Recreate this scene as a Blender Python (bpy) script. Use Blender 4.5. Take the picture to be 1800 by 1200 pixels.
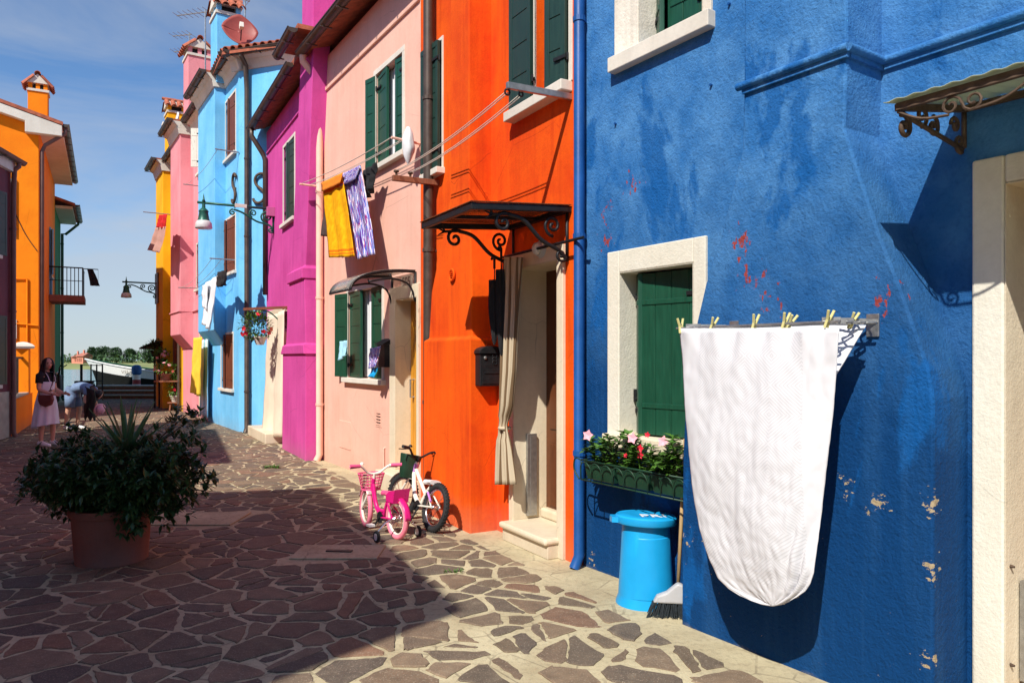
import bpy, bmesh, math, random
import numpy as np
from mathutils import Vector, Matrix, noise as mnoise

random.seed(7)
R = math.radians
scene = bpy.context.scene
for o in list(bpy.data.objects):
    bpy.data.objects.remove(o)
col = scene.collection

# ------------------------------------------------------------------ camera
CAM_H = 1.65
FPX, CX, HY = 1300.0, 900.0, 628.0          # focal length, centre column and horizon row in photo pixels
cam_d = bpy.data.cameras.new('camera')
cam_d.sensor_width = 36.0
cam_d.lens = 36.0 * FPX / 1800.0
cam_d.shift_y = (HY - 600.0) / 1800.0
cam_d.clip_start = 0.05
cam_d.clip_end = 6000
cam = bpy.data.objects.new('camera', cam_d)
cam.location = (0, 0, CAM_H)
cam.rotation_euler = (R(90), 0, 0)
col.objects.link(cam)
scene.camera = cam

# ------------------------------------------------------------------ light
SUN = Vector((-0.40, -0.87, 1.0)).normalized()     # towards the sun
elev = math.asin(SUN.z)
rot = math.atan2(SUN.x, SUN.y)
world = bpy.data.worlds.new('World')
scene.world = world
world.use_nodes = True
wn, wl = world.node_tree.nodes, world.node_tree.links
wn.clear()
wo = wn.new('ShaderNodeOutputWorld')
bg = wn.new('ShaderNodeBackground')
sky = wn.new('ShaderNodeTexSky')
sky.sky_type = 'NISHITA'
sky.sun_disc = False
sky.sun_elevation = elev
sky.sun_rotation = rot
sky.altitude = 0
sky.air_density = 1.0
sky.dust_density = 0.2
sky.ozone_density = 6.0
bg.inputs['Strength'].default_value = 0.08
# thin streaked cloud in the sky
tc = wn.new('ShaderNodeTexCoord')
mp = wn.new('ShaderNodeMapping')
mp.inputs['Scale'].default_value = (1.0, 1.0, 4.2)
mp.inputs['Rotation'].default_value = (R(8), R(-10), 0)
mp.inputs['Location'].default_value = (0.35, 0.1, 0.2)
nz = wn.new('ShaderNodeTexNoise')
nz.inputs['Scale'].default_value = 2.1
nz.inputs['Detail'].default_value = 9
nz.inputs['Roughness'].default_value = 0.58
nz.inputs['Distortion'].default_value = 0.5
rp = wn.new('ShaderNodeValToRGB')
rp.color_ramp.elements[0].position = 0.49
rp.color_ramp.elements[0].color = (0, 0, 0, 1)
rp.color_ramp.elements[1].position = 0.86
rp.color_ramp.elements[1].color = (0.7, 0.7, 0.7, 1)
mx = wn.new('ShaderNodeMix')
mx.data_type = 'RGBA'
mx.inputs[7].default_value = (5.5, 5.9, 6.5, 1)
wl.new(tc.outputs['Generated'], mp.inputs['Vector'])
wl.new(mp.outputs['Vector'], nz.inputs['Vector'])
sx = wn.new('ShaderNodeSeparateXYZ')
hz = wn.new('ShaderNodeMapRange')
hz.inputs['From Min'].default_value = 0.34
hz.inputs['From Max'].default_value = 0.0
hz.inputs['To Min'].default_value = 0.0
hz.inputs['To Max'].default_value = 0.40
ad = wn.new('ShaderNodeMath')
ad.operation = 'ADD'
wl.new(tc.outputs['Generated'], sx.inputs[0])
wl.new(sx.outputs[2], hz.inputs['Value'])
wl.new(nz.outputs['Fac'], ad.inputs[0])
wl.new(hz.outputs['Result'], ad.inputs[1])
wl.new(ad.outputs[0], rp.inputs['Fac'])
wl.new(rp.outputs['Color'], mx.inputs[0])
tint = wn.new('ShaderNodeMix')
tint.data_type = 'RGBA'
tint.blend_type = 'MULTIPLY'
tint.inputs[0].default_value = 1.0
tint.inputs[7].default_value = (1.16, 1.34, 1.45, 1)
wl.new(sky.outputs['Color'], tint.inputs[6])
wl.new(tint.outputs[2], mx.inputs[6])
wl.new(mx.outputs[2], bg.inputs['Color'])
wl.new(bg.outputs['Background'], wo.inputs['Surface'])

sun_d = bpy.data.lights.new('sun', 'SUN')
sun_d.energy = 4.8
sun_d.angle = R(0.55)
sun_d.color = (1.0, 0.955, 0.87)
sun = bpy.data.objects.new('sun', sun_d)
sun.rotation_euler = SUN.to_track_quat('Z', 'Y').to_euler()
sun.location = (0, 0, 30)
col.objects.link(sun)

vs = scene.view_settings
vs.view_transform = 'Standard'
vs.look = 'None'
vs.gamma = 1
vs.exposure = 0.33
vs.use_curve_mapping = False

# ------------------------------------------------------------------ materials
def s2l(c):
    return tuple(((x / 255.0) / 12.92 if x <= 10.3 else (((x / 255.0) + 0.055) / 1.055) ** 2.4) for x in c)

class NT:
    """small helper around a material node tree"""
    def __init__(s, name):
        s.m = bpy.data.materials.new(name)
        s.m.use_nodes = True
        s.n = s.m.node_tree.nodes
        s.l = s.m.node_tree.links
        s.b = s.n['Principled BSDF']
        s.tc = s.n.new('ShaderNodeTexCoord')
        s.co = s.tc.outputs['Object']
    def new(s, t, **k):
        n = s.n.new(t)
        for a, b in k.items():
            setattr(n, a, b)
        return n
    def map(s, scale=(1, 1, 1), rot=(0, 0, 0), loc=(0, 0, 0), src=None):
        m = s.new('ShaderNodeMapping')
        m.inputs['Scale'].default_value = scale
        m.inputs['Rotation'].default_value = rot
        m.inputs['Location'].default_value = loc
        s.l.new(src or s.co, m.inputs['Vector'])
        return m.outputs['Vector']
    def noise(s, scale, detail=4, rough=0.55, vec=None, dist=0.0):
        n = s.new('ShaderNodeTexNoise')
        n.inputs['Scale'].default_value = scale
        n.inputs['Detail'].default_value = detail
        n.inputs['Roughness'].default_value = rough
        n.inputs['Distortion'].default_value = dist
        s.l.new(vec or s.co, n.inputs['Vector'])
        return n.outputs['Fac']
    def ramp(s, fac, a, b, ca=(0, 0, 0), cb=(1, 1, 1)):
        r = s.new('ShaderNodeValToRGB')
        r.color_ramp.elements[0].position = a
        r.color_ramp.elements[1].position = b
        r.color_ramp.elements[0].color = (*ca[:3], 1)
        r.color_ramp.elements[1].color = (*cb[:3], 1)
        s.l.new(fac, r.inputs['Fac'])
        return r.outputs['Color']
    def mix(s, fac, a, b, mode='MIX'):
        m = s.new('ShaderNodeMix', data_type='RGBA', blend_type=mode)
        for i, v in ((0, fac), (6, a), (7, b)):
            if isinstance(v, bpy.types.NodeSocket):
                s.l.new(v, m.inputs[i])
            elif i == 0:
                m.inputs[0].default_value = v
            else:
                m.inputs[i].default_value = (*v[:3], 1)
        return m.outputs[2]
    def math(s, op, a, b=0.0, c=0.0):
        m = s.new('ShaderNodeMath', operation=op)
        for i, v in enumerate((a, b, c)):
            if isinstance(v, bpy.types.NodeSocket):
                s.l.new(v, m.inputs[i])
            else:
                m.inputs[i].default_value = v
        return m.outputs[0]
    def sep(s, src=None):
        x = s.new('ShaderNodeSeparateXYZ')
        s.l.new(src or s.co, x.inputs[0])
        return x.outputs
    def bump(s, h, strength=0.3, dist=0.01, prev=None):
        b = s.new('ShaderNodeBump')
        b.inputs['Strength'].default_value = strength
        b.inputs['Distance'].default_value = dist
        s.l.new(h, b.inputs['Height'])
        if prev is not None:
            s.l.new(prev, b.inputs['Normal'])
        return b.outputs['Normal']
    def out(s, color=None, rough=None, normal=None, metal=None, spec=None):
        for k, v in (('Base Color', color), ('Roughness', rough), ('Metallic', metal), ('Specular IOR Level', spec)):
            if v is None:
                continue
            if isinstance(v, bpy.types.NodeSocket):
                s.l.new(v, s.b.inputs[k])
            elif k == 'Base Color':
                s.b.inputs[k].default_value = (*v[:3], 1)
            else:
                s.b.inputs[k].default_value = v
        if normal is not None:
            s.l.new(normal, s.b.inputs['Normal'])
        return s.m

def dk(c, f):
    return tuple(x * f for x in c[:3])

def simple(name, c, rough=0.6, var=0.15, scale=8.0, bump=0.15, bscale=40.0, metal=0.0, spec=0.4, bd=0.004):
    t = NT(name)
    f = t.noise(scale, 5)
    colr = t.mix(t.ramp(f, 0.3, 0.7), dk(c, 1 - var), dk(c, 1 + var * 0.6))
    nr = t.bump(t.noise(bscale, 4), bump, bd) if bump else None
    rr = t.math('MULTIPLY_ADD', t.noise(scale * 2, 3), 0.25, rough - 0.12)
    return t.out(colr, rr, nr, metal, spec)

def plaster(name, c, c2=None, streak=0.25, bump=0.35, bscale=70.0, dirt=(0.25, 0.2, 0.17), dirt_z=0.5, patch=0.0, rough=0.88):
    """painted render: broad fading, vertical runs, splash dirt at the foot with a ragged edge"""
    t = NT(name)
    c2 = c2 or dk(c, 0.78)
    base = t.mix(t.ramp(t.noise(1.1, 6, 0.6), 0.35, 0.68), c, c2)
    runs = t.noise(1.0, 5, 0.6, t.map((5, 5, 0.45)))
    base = t.mix(t.math('MULTIPLY', t.ramp(runs, 0.45, 0.75), streak), base, dk(c, 1.22))
    runs2 = t.noise(1.0, 5, 0.65, t.map((9, 9, 0.6), loc=(3, 7, 1)))
    base = t.mix(t.math('MULTIPLY', t.ramp(runs2, 0.5, 0.8), streak * 1.1), base, dk(c2, 0.7))
    fine = t.noise(28, 4, 0.6)
    base = t.mix(t.math('MULTIPLY', t.ramp(fine, 0.45, 0.75), 0.22), base, dk(c2, 0.75))
    if patch:
        base = t.mix(t.math('MULTIPLY', t.ramp(t.noise(2.2, 7, 0.6, t.map((1, 1, 0.7), loc=(5, 2, 9))), 0.56, 0.6), patch), base, c2)
    vor = t.new('ShaderNodeTexVoronoi', feature='DISTANCE_TO_EDGE')
    vor.inputs['Scale'].default_value = 1.1
    vmix = t.mix(0.12, t.map((1, 1, 1)), t.new('ShaderNodeTexNoise').outputs['Color'])
    t.l.new(vmix, vor.inputs['Vector'])
    ck = t.math('MULTIPLY', t.math('LESS_THAN', vor.outputs['Distance'], 0.0035), t.ramp(t.noise(0.9, 3, 0.5, t.map(loc=(2, 8, 5))), 0.52, 0.6))
    base = t.mix(t.math('MULTIPLY', ck, 0.4), base, dk(c2, 0.45))
    rep_ = t.ramp(t.noise(0.7, 4, 0.5, t.map((1, 1, 0.8), loc=(6, 1, 4))), 0.55, 0.575)
    base = t.mix(t.math('MULTIPLY', rep_, 0.22), base, dk(c, 1.12))
    z = t.sep()[2]
    zz = t.math('ADD', z, t.math('MULTIPLY', t.noise(3.0, 6, 0.65), -1.1 * dirt_z))
    dm = t.ramp(t.math('ADD', zz, 0.75 * dirt_z), 0.0, 0.85 * dirt_z)
    inv = t.math('SUBTRACT', 1.0, dm)
    base = t.mix(t.math('MULTIPLY', inv, 0.35), base, dirt)
    h = t.math('ADD', t.noise(bscale, 5, 0.6), t.math('MULTIPLY', t.noise(bscale * 0.25, 3), 0.8))
    n = t.bump(h, bump, 0.006)
    n = t.bump(t.noise(2.3, 3), 0.25, 0.03, n)
    return t.out(base, rough, n, None, 0.25)

def blue_plaster():
    t = NT('blue_render')
    pale = s2l((80, 136, 190)); mid = s2l((44, 106, 168)); deep = s2l((0, 58, 110))
    z = t.sep()[2]
    big = t.noise(0.9, 6, 0.62, t.map((1, 1, 0.8), loc=(1.7, 0.4, 3.1)))
    # old sun-bleached paint on the upper wall, newer paint lower down; the border between them is brushed
    lvl = t.math('ADD', t.math('MULTIPLY', z, 0.34), t.math('MULTIPLY', big, 0.9))
    fade = t.ramp(t.math('MULTIPLY', lvl, 0.5), 0.43, 0.70)
    base = t.mix(fade, deep, t.mix(t.ramp(t.noise(3.5, 6, 0.6), 0.35, 0.7), mid, pale))
    br = t.noise(1.0, 6, 0.6, t.map((1.3, 1.3, 0.6), rot=(0, 0.5, 0), loc=(8, 3, 2)), 0.4)
    base = t.mix(t.math('MULTIPLY', t.ramp(br, 0.565, 0.60), 0.8), base, s2l((4, 84, 152)))
    runs = t.noise(1.0, 5, 0.6, t.map((7, 7, 0.5)))
    base = t.mix(t.math('MULTIPLY', t.ramp(runs, 0.52, 0.75), 0.12), base, pale)
    fine = t.noise(40, 4, 0.6)
    base = t.mix(t.math('MULTIPLY', t.ramp(fine, 0.5, 0.72), 0.25), base, dk(deep, 0.7))
    # flaked spots: red undercoat and bare render, in a few clusters
    def near(cs, rad):
        acc = None
        for c in cs:
            d = t.new('ShaderNodeVectorMath', operation='DISTANCE')
            t.l.new(t.map((1, 1, 1)), d.inputs[0])
            d.inputs[1].default_value = c
            m = t.math('SUBTRACT', 1.0, t.math('DIVIDE', d.outputs['Value'], rad))
            acc = m if acc is None else t.math('MAXIMUM', acc, m)
        return t.math('MAXIMUM', acc, 0.0)
    cl = near(FLAKES_RED, 0.16)
    sp = t.ramp(t.math('ADD', t.noise(22, 6, 0.65, t.map((1, 1, 0.6))), t.math('MULTIPLY', cl, 0.20)), 0.695, 0.71)
    cl = t.math('GREATER_THAN', cl, 0.02)
    base = t.mix(t.math('MULTIPLY', cl, sp), base, s2l((148, 62, 56)))
    low = t.ramp(z, 0.55, 0.9, (1, 1, 1), (0, 0, 0))
    nt_ = near(FLAKES_TAN, 0.11)
    sp2 = t.ramp(t.math('ADD', t.noise(19, 6, 0.65, t.map((1, 1, 1.6), loc=(9, 1, 3))), t.math('MULTIPLY', nt_, 0.22)), 0.70, 0.71)
    base = t.mix(t.math('MULTIPLY', sp2, t.math('MAXIMUM', low, t.math('GREATER_THAN', nt_, 0.02))), base, s2l((170, 152, 122)))
    zz = t.math('ADD', z, t.math('MULTIPLY', t.noise(5.0, 6, 0.7), -0.17))
    base = t.mix(t.ramp(t.math('ADD', zz, 0.2), 0.05, 0.125, (0.7, 0.7, 0.7), (0, 0, 0)), base, s2l((150, 140, 118)))
    h = t.math('ADD', t.noise(62, 5, 0.62), t.math('MULTIPLY', t.noise(17, 4, 0.6), 1.1))
    n = t.bump(h, 0.7, 0.012)
    n = t.bump(t.noise(2.0, 4), 0.3, 0.03, n)
    return t.out(base, 0.8, n, None, 0.18)

def boards(name, c, rough=0.45, scale=1.0, var=0.35):
    t = NT(name)
    g = t.noise(6, 6, 0.65, t.map((8 * scale, 8 * scale, 0.7 * scale)), 0.3)
    cc = t.mix(t.ramp(g, 0.3, 0.72), dk(c, 1 - var), dk(c, 1.12))
    cc = t.mix(t.math('MULTIPLY', t.ramp(t.noise(3, 5), 0.55, 0.75), 0.25), cc, dk(c, 1.6))
    n = t.bump(g, 0.12, 0.003)
    return t.out(cc, t.math('MULTIPLY_ADD', g, 0.3, rough - 0.15), n, None, 0.4)

def stone_mat():
    t = NT('trachyte_flag')
    oi = t.new('ShaderNodeObjectInfo')
    rr = t.new('ShaderNodeValToRGB')
    cr = rr.color_ramp
    cr.elements[0].position = 0.0
    cr.elements[0].color = (*s2l((112, 97, 80)), 1)
    cr.elements[1].position = 1.0
    cr.elements[1].color = (*s2l((136, 120, 100)), 1)
    for p, c in ((0.25, (102, 91, 80)), (0.45, (122, 103, 85)), (0.6, (132, 113, 93)), (0.75, (96, 86, 77)), (0.9, (132, 101, 81))):
        e = cr.elements.new(p)
        e.color = (*s2l(c), 1)
    a = t.new('ShaderNodeAttribute', attribute_name='tone')
    t.l.new(t.math('FRACT', t.math('ADD', oi.outputs['Random'], a.outputs['Fac'])), rr.inputs['Fac'])
    gp = t.new('ShaderNodeNewGeometry').outputs['Position']
    c = t.mix(t.ramp(t.noise(9, 6, 0.65, gp), 0.3, 0.72), dk((0.7, 0.7, 0.7), 1), (1.12, 1.1, 1.05))
    base = t.mix(1.0, rr.outputs['Color'], c, 'MULTIPLY')
    sp = t.ramp(t.noise(120, 3, 0.5, gp), 0.58, 0.66)
    base = t.mix(t.math('MULTIPLY', sp, 0.3), base, s2l((196, 180, 158)))
    # cement smear left on the faces
    sm = t.ramp(t.noise(5.5, 7, 0.7, t.map(src=gp)), 0.57, 0.70)
    base = t.mix(t.math('MULTIPLY', sm, 0.25), base, s2l((172, 156, 130)))
    n = t.bump(t.math('ADD', t.noise(55, 5, 0.6, gp), t.math('MULTIPLY', t.noise(14, 3, 0.5, gp), 1.5)), 0.5, 0.006)
    return t.out(base, 0.82, n, None, 0.3)

def mortar_mat():
    t = NT('mortar')
    gp = t.new('ShaderNodeNewGeometry').outputs['Position']
    a, b = s2l((196, 184, 150)), s2l((170, 156, 124))
    base = t.mix(t.ramp(t.noise(2.0, 7, 0.62, gp), 0.35, 0.68), a, b)
    base = t.mix(t.math('MULTIPLY', t.ramp(t.noise(26, 5, 0.6, gp), 0.5, 0.72), 0.5), base, s2l((122, 108, 90)))
    base = t.mix(t.math('MULTIPLY', t.ramp(t.noise(0.55, 5, 0.6, gp), 0.5, 0.66), 0.35), base, s2l((128, 112, 95)))
    ln = t.new('ShaderNodeTexVoronoi', feature='DISTANCE_TO_EDGE')
    ln.inputs['Scale'].default_value = 4.0
    t.l.new(t.mix(0.05, gp, t.new('ShaderNodeTexNoise').outputs['Color']), ln.inputs['Vector'])
    lm = t.math('MULTIPLY', t.math('LESS_THAN', ln.outputs['Distance'], 0.02), t.ramp(t.noise(1.7, 4, 0.6, gp), 0.45, 0.55))
    base = t.mix(t.math('MULTIPLY', lm, 0.45), base, s2l((96, 84, 70)))
    n = t.bump(t.math('ADD', t.noise(90, 5, 0.6, gp), t.noise(18, 4, 0.6, gp)), 0.55, 0.008)
    return t.out(base, 0.9, n, None, 0.25)

M = {}
M['orange'] = plaster('orange_render', s2l((238, 94, 2)), s2l((210, 60, 1)), 0.62, 0.35, 80)
M['pink'] = plaster('peach_render', s2l((234, 186, 166)), s2l((228, 174, 153)), 0.3, 0.25, 90)
M['magenta'] = plaster('magenta_render', s2l((208, 78, 156)), s2l((188, 62, 138)), 0.36, 0.3, 80)
M['lightblue'] = plaster('sky_blue_render', s2l((122, 196, 240)), s2l((96, 176, 224)), 0.3, 0.3, 70)
M['salmon'] = plaster('salmon_render', s2l((230, 152, 158)), s2l((214, 130, 138)), 0.25, 0.3, 70)
M['yellow'] = plaster('yellow_render', s2l((248, 184, 28)), s2l((232, 162, 16)), 0.25, 0.3, 70)
M['lorange'] = plaster('tangerine_render', s2l((246, 140, 14)), s2l((236, 122, 6)), 0.12, 0.25, 70)
M['purple'] = plaster('plum_render', s2l((120, 70, 78)), s2l((100, 56, 66)), 0.25, 0.3, 70)
M['green_wall'] = plaster('green_render', s2l((60, 130, 80)), None, 0.25, 0.3, 70)
M['white'] = plaster('whitewash', s2l((226, 221, 206)), s2l((212, 205, 186)), 0.2, 0.45, 60, dirt_z=0.2)
M['flaky_white'] = plaster('flaking_whitewash', s2l((240, 234, 220)), s2l((200, 188, 170)), 0.4, 0.6, 45, patch=0.8)
M['fascia'] = plaster('eaves_white', s2l((222, 215, 202)), s2l((204, 196, 182)), 0.2, 0.15, 60)
M['cream'] = plaster('cream_reveal', s2l((226, 212, 186)), s2l((212, 196, 168)), 0.2, 0.45, 60)
M['marble'] = plaster('istrian_stone', s2l((228, 214, 188)), s2l((212, 196, 166)), 0.25, 0.12, 50, rough=0.5)
M['green'] = boards('green_shutter_paint', s2l((24, 76, 56)), 0.42)
M['dgreen'] = boards('dark_green_shutter_paint', s2l((34, 62, 54)), 0.45)
M['brown'] = boards('brown_shutter_wood', s2l((112, 62, 44)), 0.5)
M['doorwood'] = boards('dark_door_wood', s2l((104, 58, 32)), 0.4)
M['ywood'] = boards('honey_door_wood', s2l((214, 148, 44)), 0.4)
M['rodwood'] = boards('weathered_pole_wood', s2l((140, 88, 62)), 0.6)
M['iron'] = simple('black_iron', (0.018, 0.018, 0.02), 0.5, 0.3, 20, 0.2, 80, 0.3)
M['rust'] = simple('rusted_iron', s2l((92, 74, 60)), 0.75, 0.4, 30, 0.5, 120, 0.2)
M['steel'] = simple('galvanised_steel', (0.42, 0.42, 0.41), 0.42, 0.2, 25, 0.1, 60, 0.85)
M['chrome'] = simple('chrome', (0.75, 0.75, 0.75), 0.2, 0.08, 25, 0, 60, 1.0)
M['gutter'] = simple('bronze_gutter_metal', s2l((84, 72, 64)), 0.45, 0.25, 6, 0.1, 40, 0.35)
M['bluepipe'] = simple('blue_painted_pipe', s2l((22, 80, 146)), 0.45, 0.22, 4, 0.2, 50)
M['pinkpipe'] = simple('peach_painted_pipe', s2l((238, 190, 170)), 0.5, 0.1, 4, 0.1, 50)
M['brownpipe'] = simple('brown_painted_pipe', s2l((112, 82, 74)), 0.5, 0.2, 4, 0.1, 50)
M['lampgreen'] = simple('lamp_green_paint', s2l((36, 92, 76)), 0.4, 0.25, 14, 0.15, 60, 0.2)
M['frost'] = simple('frosted_lamp_glass', (0.6, 0.6, 0.58), 0.35, 0.05, 10, 0)
M['rope'] = simple('clothes_line', (0.62, 0.56, 0.48), 0.8, 0.1, 30, 0)
M['stone'] = stone_mat()
M['mortar'] = mortar_mat()
M['terracotta'] = plaster('terracotta', s2l((142, 96, 82)), s2l((118, 78, 68)), 0.3, 0.2, 60, dirt_z=0.3)
M['soil'] = simple('soil', (0.035, 0.025, 0.018), 0.95, 0.4, 30, 0.8, 60)
M['tile'] = simple('clay_roof_tile', s2l((168, 92, 66)), 0.8, 0.4, 9, 0.4, 60)
M['leaf'] = simple('shrub_leaf', s2l((58, 84, 44)), 0.36, 0.5, 9, 0)
M['leaf2'] = simple('fresh_leaf', s2l((78, 118, 44)), 0.45, 0.4, 9, 0)
M['yucca'] = simple('yucca_leaf', s2l((84, 116, 78)), 0.45, 0.3, 9, 0)
M['bark'] = simple('bark', s2l((92, 74, 58)), 0.9, 0.4, 18, 0.6, 60)
M['petalpink'] = simple('pink_petal', s2l((244, 170, 182)), 0.6, 0.1, 20, 0)
M['petalred'] = simple('red_petal', s2l((206, 26, 52)), 0.6, 0.15, 20, 0)
M['bin'] = simple('cyan_plastic', s2l((28, 160, 222)), 0.36, 0.1, 5, 0.05, 60)
M['bindark'] = simple('dark_plastic', (0.02, 0.02, 0.022), 0.5, 0.2, 10, 0.1)
M['boxgreen'] = simple('green_plastic', s2l((30, 62, 44)), 0.45, 0.2, 8, 0.05)
M['whitepaint'] = simple('white_paint', (0.80, 0.79, 0.76), 0.4, 0.08, 14, 0.05)
M['greyplastic'] = simple('grey_plastic', (0.45, 0.45, 0.46), 0.45, 0.1, 14, 0.05)
M['bristle'] = simple('broom_bristle', (0.02, 0.028, 0.034), 0.8, 0.3, 40, 0.2)
M['stick'] = boards('broom_stick', s2l((196, 164, 116)), 0.55)
M['peg'] = simple('peg_plastic', s2l((214, 206, 140)), 0.5, 0.15, 20, 0)
M['rubber'] = simple('tyre_rubber', (0.02, 0.02, 0.021), 0.8, 0.2, 20, 0.3, 90)
M['pinkrubber'] = simple('pink_tyre', s2l((236, 128, 148)), 0.7, 0.1, 20, 0.1)
M['pinkframe'] = simple('magenta_frame_paint', s2l((214, 30, 120)), 0.3, 0.1, 10, 0)
M['pinkplastic'] = simple('pink_plastic', s2l((232, 92, 140)), 0.4, 0.1, 10, 0)
M['lilac'] = simple('lilac_paint', s2l((196, 128, 200)), 0.35, 0.1, 10, 0)
M['creampaint'] = simple('cream_frame_paint', s2l((236, 230, 214)), 0.3, 0.06, 10, 0)
M['skin'] = simple('skin', s2l((206, 158, 132)), 0.55, 0.08, 20, 0)
M['hair'] = simple('dark_hair', s2l((38, 26, 24)), 0.5, 0.3, 60, 0.3, 120)
M['blackcloth'] = simple('black_cloth', (0.016, 0.016, 0.018), 0.85, 0.2, 20, 0.3, 90)
M['browncloth'] = simple('brown_cloth', s2l((86, 66, 62)), 0.85, 0.2, 20, 0.3, 90)
M['whitecloth'] = simple('white_cloth', (0.80, 0.80, 0.82), 0.85, 0.05, 6, 0.25, 60)
M['dress'] = simple('white_dress_cloth', (0.74, 0.74, 0.80), 0.85, 0.06, 6, 0.3, 50)
M['denim'] = simple('denim', s2l((112, 134, 164)), 0.85, 0.2, 20, 0.3, 90)
M['leather'] = simple('brown_leather', s2l((110, 60, 54)), 0.5, 0.2, 20, 0.2, 60)
M['redcloth'] = simple('red_cloth', s2l((206, 32, 34)), 0.85, 0.1, 20, 0.2)
M['mauvecloth'] = simple('faded_mauve_cloth', s2l((186, 142, 128)), 0.85, 0.1, 20, 0.2)
M['yellowcloth'] = simple('yellow_cloth', s2l((246, 200, 60)), 0.85, 0.1, 10, 0.3, 60)
M['bluecloth'] = simple('pale_blue_cloth', s2l((160, 208, 226)), 0.85, 0.1, 10, 0.3)
M['dishred'] = simple('red_dish_paint', s2l((150, 70, 62)), 0.5, 0.1, 10, 0.05)
M['dishwhite'] = simple('white_dish_paint', (0.76, 0.75, 0.72), 0.5, 0.1, 10, 0.05)
M['brick'] = simple('quay_brick', s2l((128, 84, 66)), 0.85, 0.35, 12, 0.5, 50)
M['quaystone'] = simple('quay_stone', s2l((172, 164, 150)), 0.8, 0.2, 6, 0.3, 40)
M['boatdark'] = simple('dark_hull_paint', (0.012, 0.013, 0.012), 0.8, 0.2, 5, 0, spec=0.1)
M['boatgreen'] = simple('green_deck_paint', s2l((26, 84, 60)), 0.5, 0.2, 5, 0)
M['polblue'] = simple('pole_blue', s2l((40, 96, 160)), 0.5, 0.1, 10, 0)
M['polred'] = simple('pole_red', s2l((158, 60, 62)), 0.6, 0.2, 10, 0)
M['marsh'] = simple('marsh_grass', s2l((138, 142, 84)), 0.95, 0.35, 0.15, 0.4, 2)
M['treeleaf'] = simple('tree_leaf', s2l((64, 92, 52)), 0.7, 0.5, 0.5, 0)
M['roofred'] = simple('far_roof', s2l((176, 112, 92)), 0.8, 0.2, 0.8, 0)
M['farwall'] = simple('far_pink_wall', s2l((212, 136, 112)), 0.9, 0.15, 0.3, 0)
M['numtile'] = simple('number_tile', s2l((232, 214, 196)), 0.4, 0.05, 10, 0)
M['ink'] = simple('tile_ink', s2l((120, 70, 60)), 0.5, 0.05, 10, 0)
M['paperlid'] = simple('lid_lettering', (0.82, 0.82, 0.80), 0.5, 0.03, 10, 0)
M['plasticbag'] = simple('white_plastic_bag', (0.80, 0.80, 0.80), 0.35, 0.05, 10, 0.2, 25)

def pane_mat():
    t = NT('dark_window_glass')
    return t.out((0.012, 0.014, 0.016), 0.06, None, None, 0.7)
M['pane'] = pane_mat()

def smoked_mat():
    t = NT('bronze_canopy_sheet')
    t.out(s2l((150, 96, 66)), 0.25, t.bump(t.noise(14, 3), 0.1, 0.004))
    t.b.inputs['Transmission Weight'].default_value = 0.55
    t.b.inputs['IOR'].default_value = 1.2
    return t.m
M['smoked'] = smoked_mat()

def corrugated_mat():
    t = NT('corrugated_sheet')
    t.out(s2l((196, 206, 178)), 0.4, t.bump(t.noise(40, 3), 0.15, 0.004))
    t.b.inputs['Transmission Weight'].default_value = 0.35
    t.b.inputs['IOR'].default_value = 1.1
    return t.m
M['corrugated'] = corrugated_mat()

def water_mat():
    t = NT('lagoon_water')
    n = t.bump(t.noise(1.0, 5, 0.6, t.map((0.6, 1.6, 1))), 0.35, 0.25)
    return t.out(s2l((108, 142, 140)), 0.12, n, None, 0.5)
M['water'] = water_mat()

def uvsplit(t):
    return t.sep(t.tc.outputs['UV'])

def matelasse():
    """woven bedspread: blocks of diagonal cord running opposite ways, plain border"""
    t = NT('white_matelasse')
    uv = uvsplit(t)
    u, v = uv[0], uv[1]
    NB, NV = 6.0, 10.0
    cu = t.math('FLOOR', t.math('MULTIPLY', u, NB))
    cv = t.math('FLOOR', t.math('MULTIPLY', v, NV))
    par = t.math('MODULO', t.math('ADD', cu, cv), 2.0)
    sg = t.math('MULTIPLY_ADD', par, 2.0, -1.0)
    ph = t.math('ADD', t.math('MULTIPLY', u, 300.0), t.math('MULTIPLY', t.math('MULTIPLY', v, 500.0), sg))
    w = t.math('SINE', ph)
    inx = t.math('MULTIPLY', t.math('GREATER_THAN', u, 0.17), t.math('LESS_THAN', u, 0.84))
    iny = t.math('LESS_THAN', v, 0.9)
    h = t.math('MULTIPLY', t.math('MULTIPLY', w, inx), iny)
    c = t.mix(t.ramp(h, 0.0, 1.0), (0.70, 0.70, 0.73), (0.58, 0.58, 0.605))
    n = t.bump(h, 0.07, 0.002)
    n = t.bump(t.noise(120, 3), 0.15, 0.002, n)
    return t.out(c, 0.9, n, None, 0.1)
M['matelasse'] = matelasse()

def beach_yellow():
    t = NT('yellow_beach_towel')
    uv = uvsplit(t)
    v = uv[1]
    y = s2l((240, 178, 24)); o = s2l((214, 92, 20))
    c = t.mix(t.ramp(t.noise(14, 4), 0.35, 0.7), y, s2l((222, 150, 10)))
    for a, b in ((0.0, 0.055), (0.09, 0.13), (0.90, 0.93), (0.945, 0.965)):
        msk = t.math('MULTIPLY', t.math('GREATER_THAN', v, a), t.math('LESS_THAN', v, b))
        c = t.mix(t.math('MULTIPLY', msk, 0.8), c, o)
    n = t.bump(t.noise(160, 3), 0.4, 0.004)
    return t.out(c, 0.95, n, None, 0.1)
M['beachyellow'] = beach_yellow()

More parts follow.
